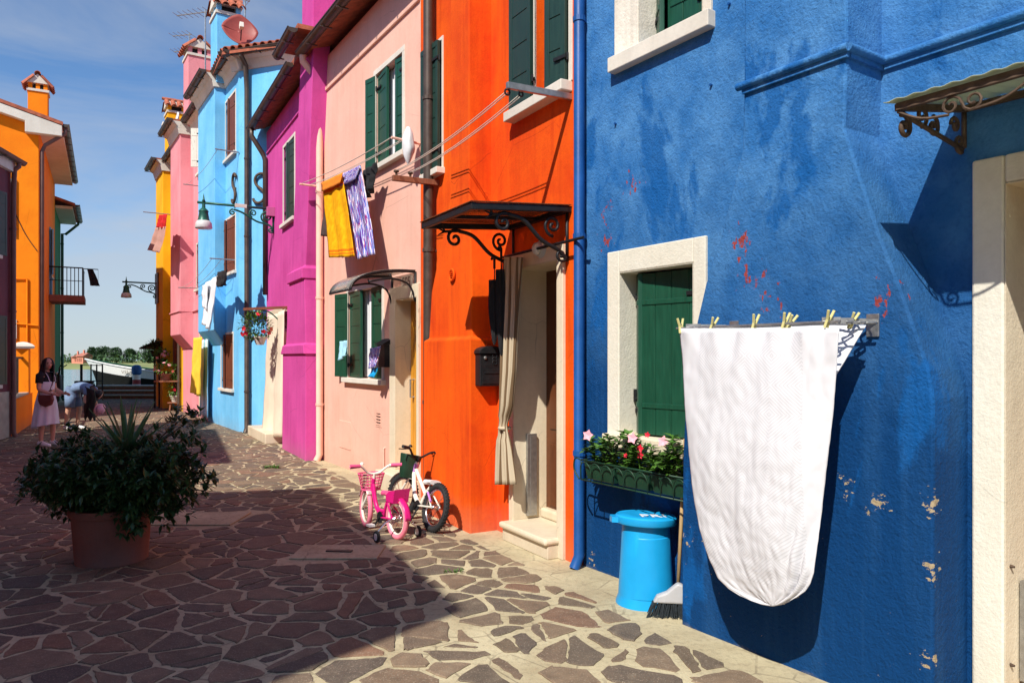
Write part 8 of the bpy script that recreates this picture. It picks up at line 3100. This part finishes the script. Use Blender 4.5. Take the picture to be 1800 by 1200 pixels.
for nm, k0, k1, mat_, off in (('lower_hull', 0.0, 0.70, 'boatdark', 0), ('sheer_strake', 0.70, 1.0, 'whitepaint', 0.0)):
    mb = MB()
    for side in (-1, 1):
        mb.grid(lambda u, v, side=side: hp_(u, k0 + (k1 - k0) * v, side), 30, 6, False)
    mb.grid(lambda u, v: hp_(1.0, k0 + (k1 - k0) * v, u * 2 - 1), 4, 4, False)
    mb.uv = {}
    mb.build(nm, mat_, bt, True, sharp=50)
mb = MB()
mb.grid(lambda u, v: hp_(u, 0.94, v * 2 - 1), 24, 4, False)
mb.uv = {}
mb.build('deck', 'boatgreen', bt)
for side in (-1, 1):
    MB().tube([hp_(i / 24, 1.0, side) for i in range(25)], 0.035, 6).build('gunwale', 'boatgreen' if side < 0 else 'whitepaint', bt, True)
cbm = V(bow.x, bow.y, 0) + ax_ * 5.2
Fc_ = Fr((cbm.x, cbm.y), (cbm.x + ax_.x, cbm.y + ax_.y))
MB().box(Fc_, -1.2, 1.8, -0.6, 0.6, 0.4, 1.05).build('engine_box', 'boatgreen', bt, bevel=0.04)
MB().box(Fc_, -2.6, -1.6, -0.5, 0.5, 0.5, 1.12).build('tarpaulin', 'blackcloth', bt, bevel=0.1)
rb = hp_(0.33, 1.0, 0.3)
MB().bar(rb, rb + ax_ * 0.4, 0.3, 0.2).build('red_buoy', 'redcloth', bt, bevel=0.06)
rp0 = hp_(0.9, 0.9, 1)
MB().tube(smoothpts([rp0, rp0 + V(-0.8, -1.5, -0.3), V(pm.x + 0.3, 31.2, 0.2)], 5), 0.025, 6).build('mooring_rope', 'rope', bt, True)
text('VELIE 7', 0.22, hp_(0.22, 0.86, 1) + sx_ * 0.05, ax_, Z3 * 1.0 + sx_ * 0.2, 'quaystone', bt, 'lettering', 0.01)

# parked scooter behind the people
sc = G(126, 712)
sco = thing('scooter', 'dark parked scooter with raised handlebar behind the bending person', 'scooter', sc)
hx = Vector((-0.9, -0.25, 0)).normalized()
hy = Vector((-hx.y, hx.x, 0))
for k in (0.62, -0.58):
    wv = MB().torus(sc + hx * k + Z3 * 0.24, hy, 0.19, 0.05, 24, 8).build('wheel', 'rubber', sco, True)
    MB().lathe([(0.13, -0.03), (0.13, 0.03)], sc + hx * k + Z3 * 0.24, 16, ax=hy).build('hub', 'steel', wv)
def SCO(a, b, c_):
    return sc + hx * a + hy * b + Z3 * c_ * (1.0 if c_ < 0.8 else 1.0 + (c_ - 0.8) * 0.75)
mb = MB()
mb.prism([SCO(-0.72, -0.13, 0.55), SCO(-0.15, -0.13, 0.30), SCO(0.28, -0.13, 0.28), SCO(0.28, -0.13, 0.36), SCO(0.0, -0.13, 0.38), SCO(-0.08, -0.13, 0.72), SCO(-0.70, -0.13, 0.74)], hy * 0.26)
mb.build('body', 'boatdark', sco, bevel=0.03)
mb = MB()
mb.prism([SCO(0.30, -0.16, 0.30), SCO(0.44, -0.12, 0.45), SCO(0.40, -0.15, 0.95), SCO(0.32, -0.15, 0.95)], hy * 0.30)
mb.build('leg_shield', 'iron', sco, bevel=0.03)
MB().tube([SCO(0.62, 0, 0.24), SCO(0.42, 0, 0.9), SCO(0.36, 0, 1.06)], 0.03, 8).build('fork', 'iron', sco)
MB().tube([SCO(0.24, -0.32, 1.12), SCO(0.36, -0.1, 1.06), SCO(0.36, 0.1, 1.06), SCO(0.24, 0.32, 1.12)], 0.018, 7).build('handlebar', 'iron', sco)
MB().box(Fr((SCO(-0.68, 0, 0).x, SCO(-0.68, 0, 0).y), (SCO(-0.1, 0, 0).x, SCO(-0.1, 0, 0).y)), 0, 0.58, -0.12, 0.12, 0.745, 0.84).build('seat', 'blackcloth', sco, bevel=0.03)
MB().lathe([(0.07, 0), (0.075, 0.04), (0.01, 0.06)], SCO(0.42, 0, 0.97), 14, ax=hx).build('headlight', 'chrome', sco, True)

# small canopy and pots at the yellow house
d_ = 24.0
cy0 = at(252, 612, d_); cy1 = at(290, 600, d_)
sc_ = thing('porch_canopy', 'small dark curved porch canopy on thin posts at the yellow house', 'canopy', (at(272, 690, d_).x, d_, 0))
MB().grid(lambda u, v: V(cy0.x + (cy1.x - cy0.x) * u, d_ - 0.3 + 1.2 * v, cy0.z + (cy1.z - cy0.z) * math.sin(u * math.pi / 2)), 10, 3, False).build('roof_sheet', 'iron', sc_, True, solid=0.03)
for X in (272, 280):
    p = at(X, 603, d_)
    MB().tube([V(p.x, d_, 0), V(p.x, d_, p.z)], 0.03, 7).build('post', 'iron', sc_)
def small_plant(name, p, r0, r1, h, pmat, n, rr, L, label, flowers=None, nf=0, seed=1, hang=None, cat='flower pot'):
    t_ = thing(name, label, cat, p)
    mb = MB()
    pot(mb, p, r0, r1, h, 14)
    mb.build('pot', pmat, t_, True, sharp=35)
    mb = MB()
    bush(mb, Vector(p) + Z3 * (h + rr[2] * 0.7), rr[0], rr[1], rr[2], n, L, seed)
    mb.build('foliage', 'leaf2', t_, kind='stuff', recalc=False)
    r = random.Random(seed)
    for k in range(nf):
        dd = rnd_dir(r)
        dd.y = -abs(dd.y)
        flower(Vector(p) + Z3 * (h + rr[2] * 0.7) + Vector((dd.x * rr[0], dd.y * rr[1], dd.z * rr[2])), dd, 0.06, flowers, t_)
    if hang is not None:
        MB().tube([Vector(p) + V(r1, 0, h), hang], 0.006, 5).tube([Vector(p) + V(-r1, 0, h), hang], 0.006, 5).build('hanger_wire', 'iron', t_)
    return t_
p = at(274, 626, 23.9)
small_plant('hanging_basket', p, 0.10, 0.16, 0.18, 'iron', 160, (0.28, 0.25, 0.2), 0.12, 'upper dark hanging basket under the small porch canopy', None, 0, 5, at(274, 604, 23.9))
p = at(284, 640, 23.5)
small_plant('hanging_basket', p, 0.10, 0.16, 0.16, 'iron', 160, (0.26, 0.25, 0.18), 0.12, 'lower hanging basket against the yellow wall', 'petalpink', 5, 6, at(284, 606, 23.5))
p = at(291, 668, 22.6)
small_plant('flower_pot', p, 0.12, 0.17, 0.2, 'terracotta', 200, (0.34, 0.3, 0.2), 0.12, 'pot of pink blooms on the sill of the yellow house', 'petalpink', 9, 8)
MB_ = MB().bar(p + V(-0.3, 0.0, -0.03), p + V(0.4, 0.1, -0.03), 0.35, 0.04)
tag(MB_.build('plant_shelf', 'rodwood', None, org=p), 'small shelf carrying the pink potted blooms', 'shelf')
g0 = G(309, 722)
stl = thing('plant_stool', 'little wooden stool beneath the white pot by the salmon house', 'stool', g0)
for a, b in ((-1, -1), (1, -1), (1, 1), (-1, 1)):
    MB().bar(g0 + V(0.13 * a, 0.13 * b, 0), g0 + V(0.11 * a, 0.11 * b, 0.24), 0.035, 0.035, V(0, 1, 0)).build('leg', 'rodwood', stl)
MB().bar(g0 + V(-0.18, 0, 0.26), g0 + V(0.18, 0, 0.26), 0.34, 0.035).build('seat', 'rodwood', stl)
small_plant('flower_pot', g0 + Z3 * 0.279, 0.11, 0.16, 0.2, 'fascia', 330, (0.26, 0.24, 0.42), 0.11, 'white pot with airy green shrub on the stool', 'petalred', 2, 9)
# weeds in the joints
def weed(p, n, L, label, seed):
    r = random.Random(seed)
    mb = MB()
    for k in range(n):
        a = r.uniform(0, 6.28)
        q = Vector(p) + V(r.uniform(-0.5, 0.5) * L * 3, r.uniform(-0.3, 0.3) * L * 2, 0.004)
        leaf(mb, q, V(math.cos(a), math.sin(a), r.uniform(0.4, 1.4)), Z3, L * r.uniform(0.5, 1.2), L * 0.25)
    ob = mb.build('weed', 'leaf2', None, recalc=False, org=Vector(p))
    tag(ob, label, 'weed')
weed(G(477, 823), 90, 0.07, 'flat tuft of weeds in the paving before the peach house', 2)
weed(G(797, 1007), 26, 0.045, 'tiny weed in the sunlit joints before the orange doorstep', 3)
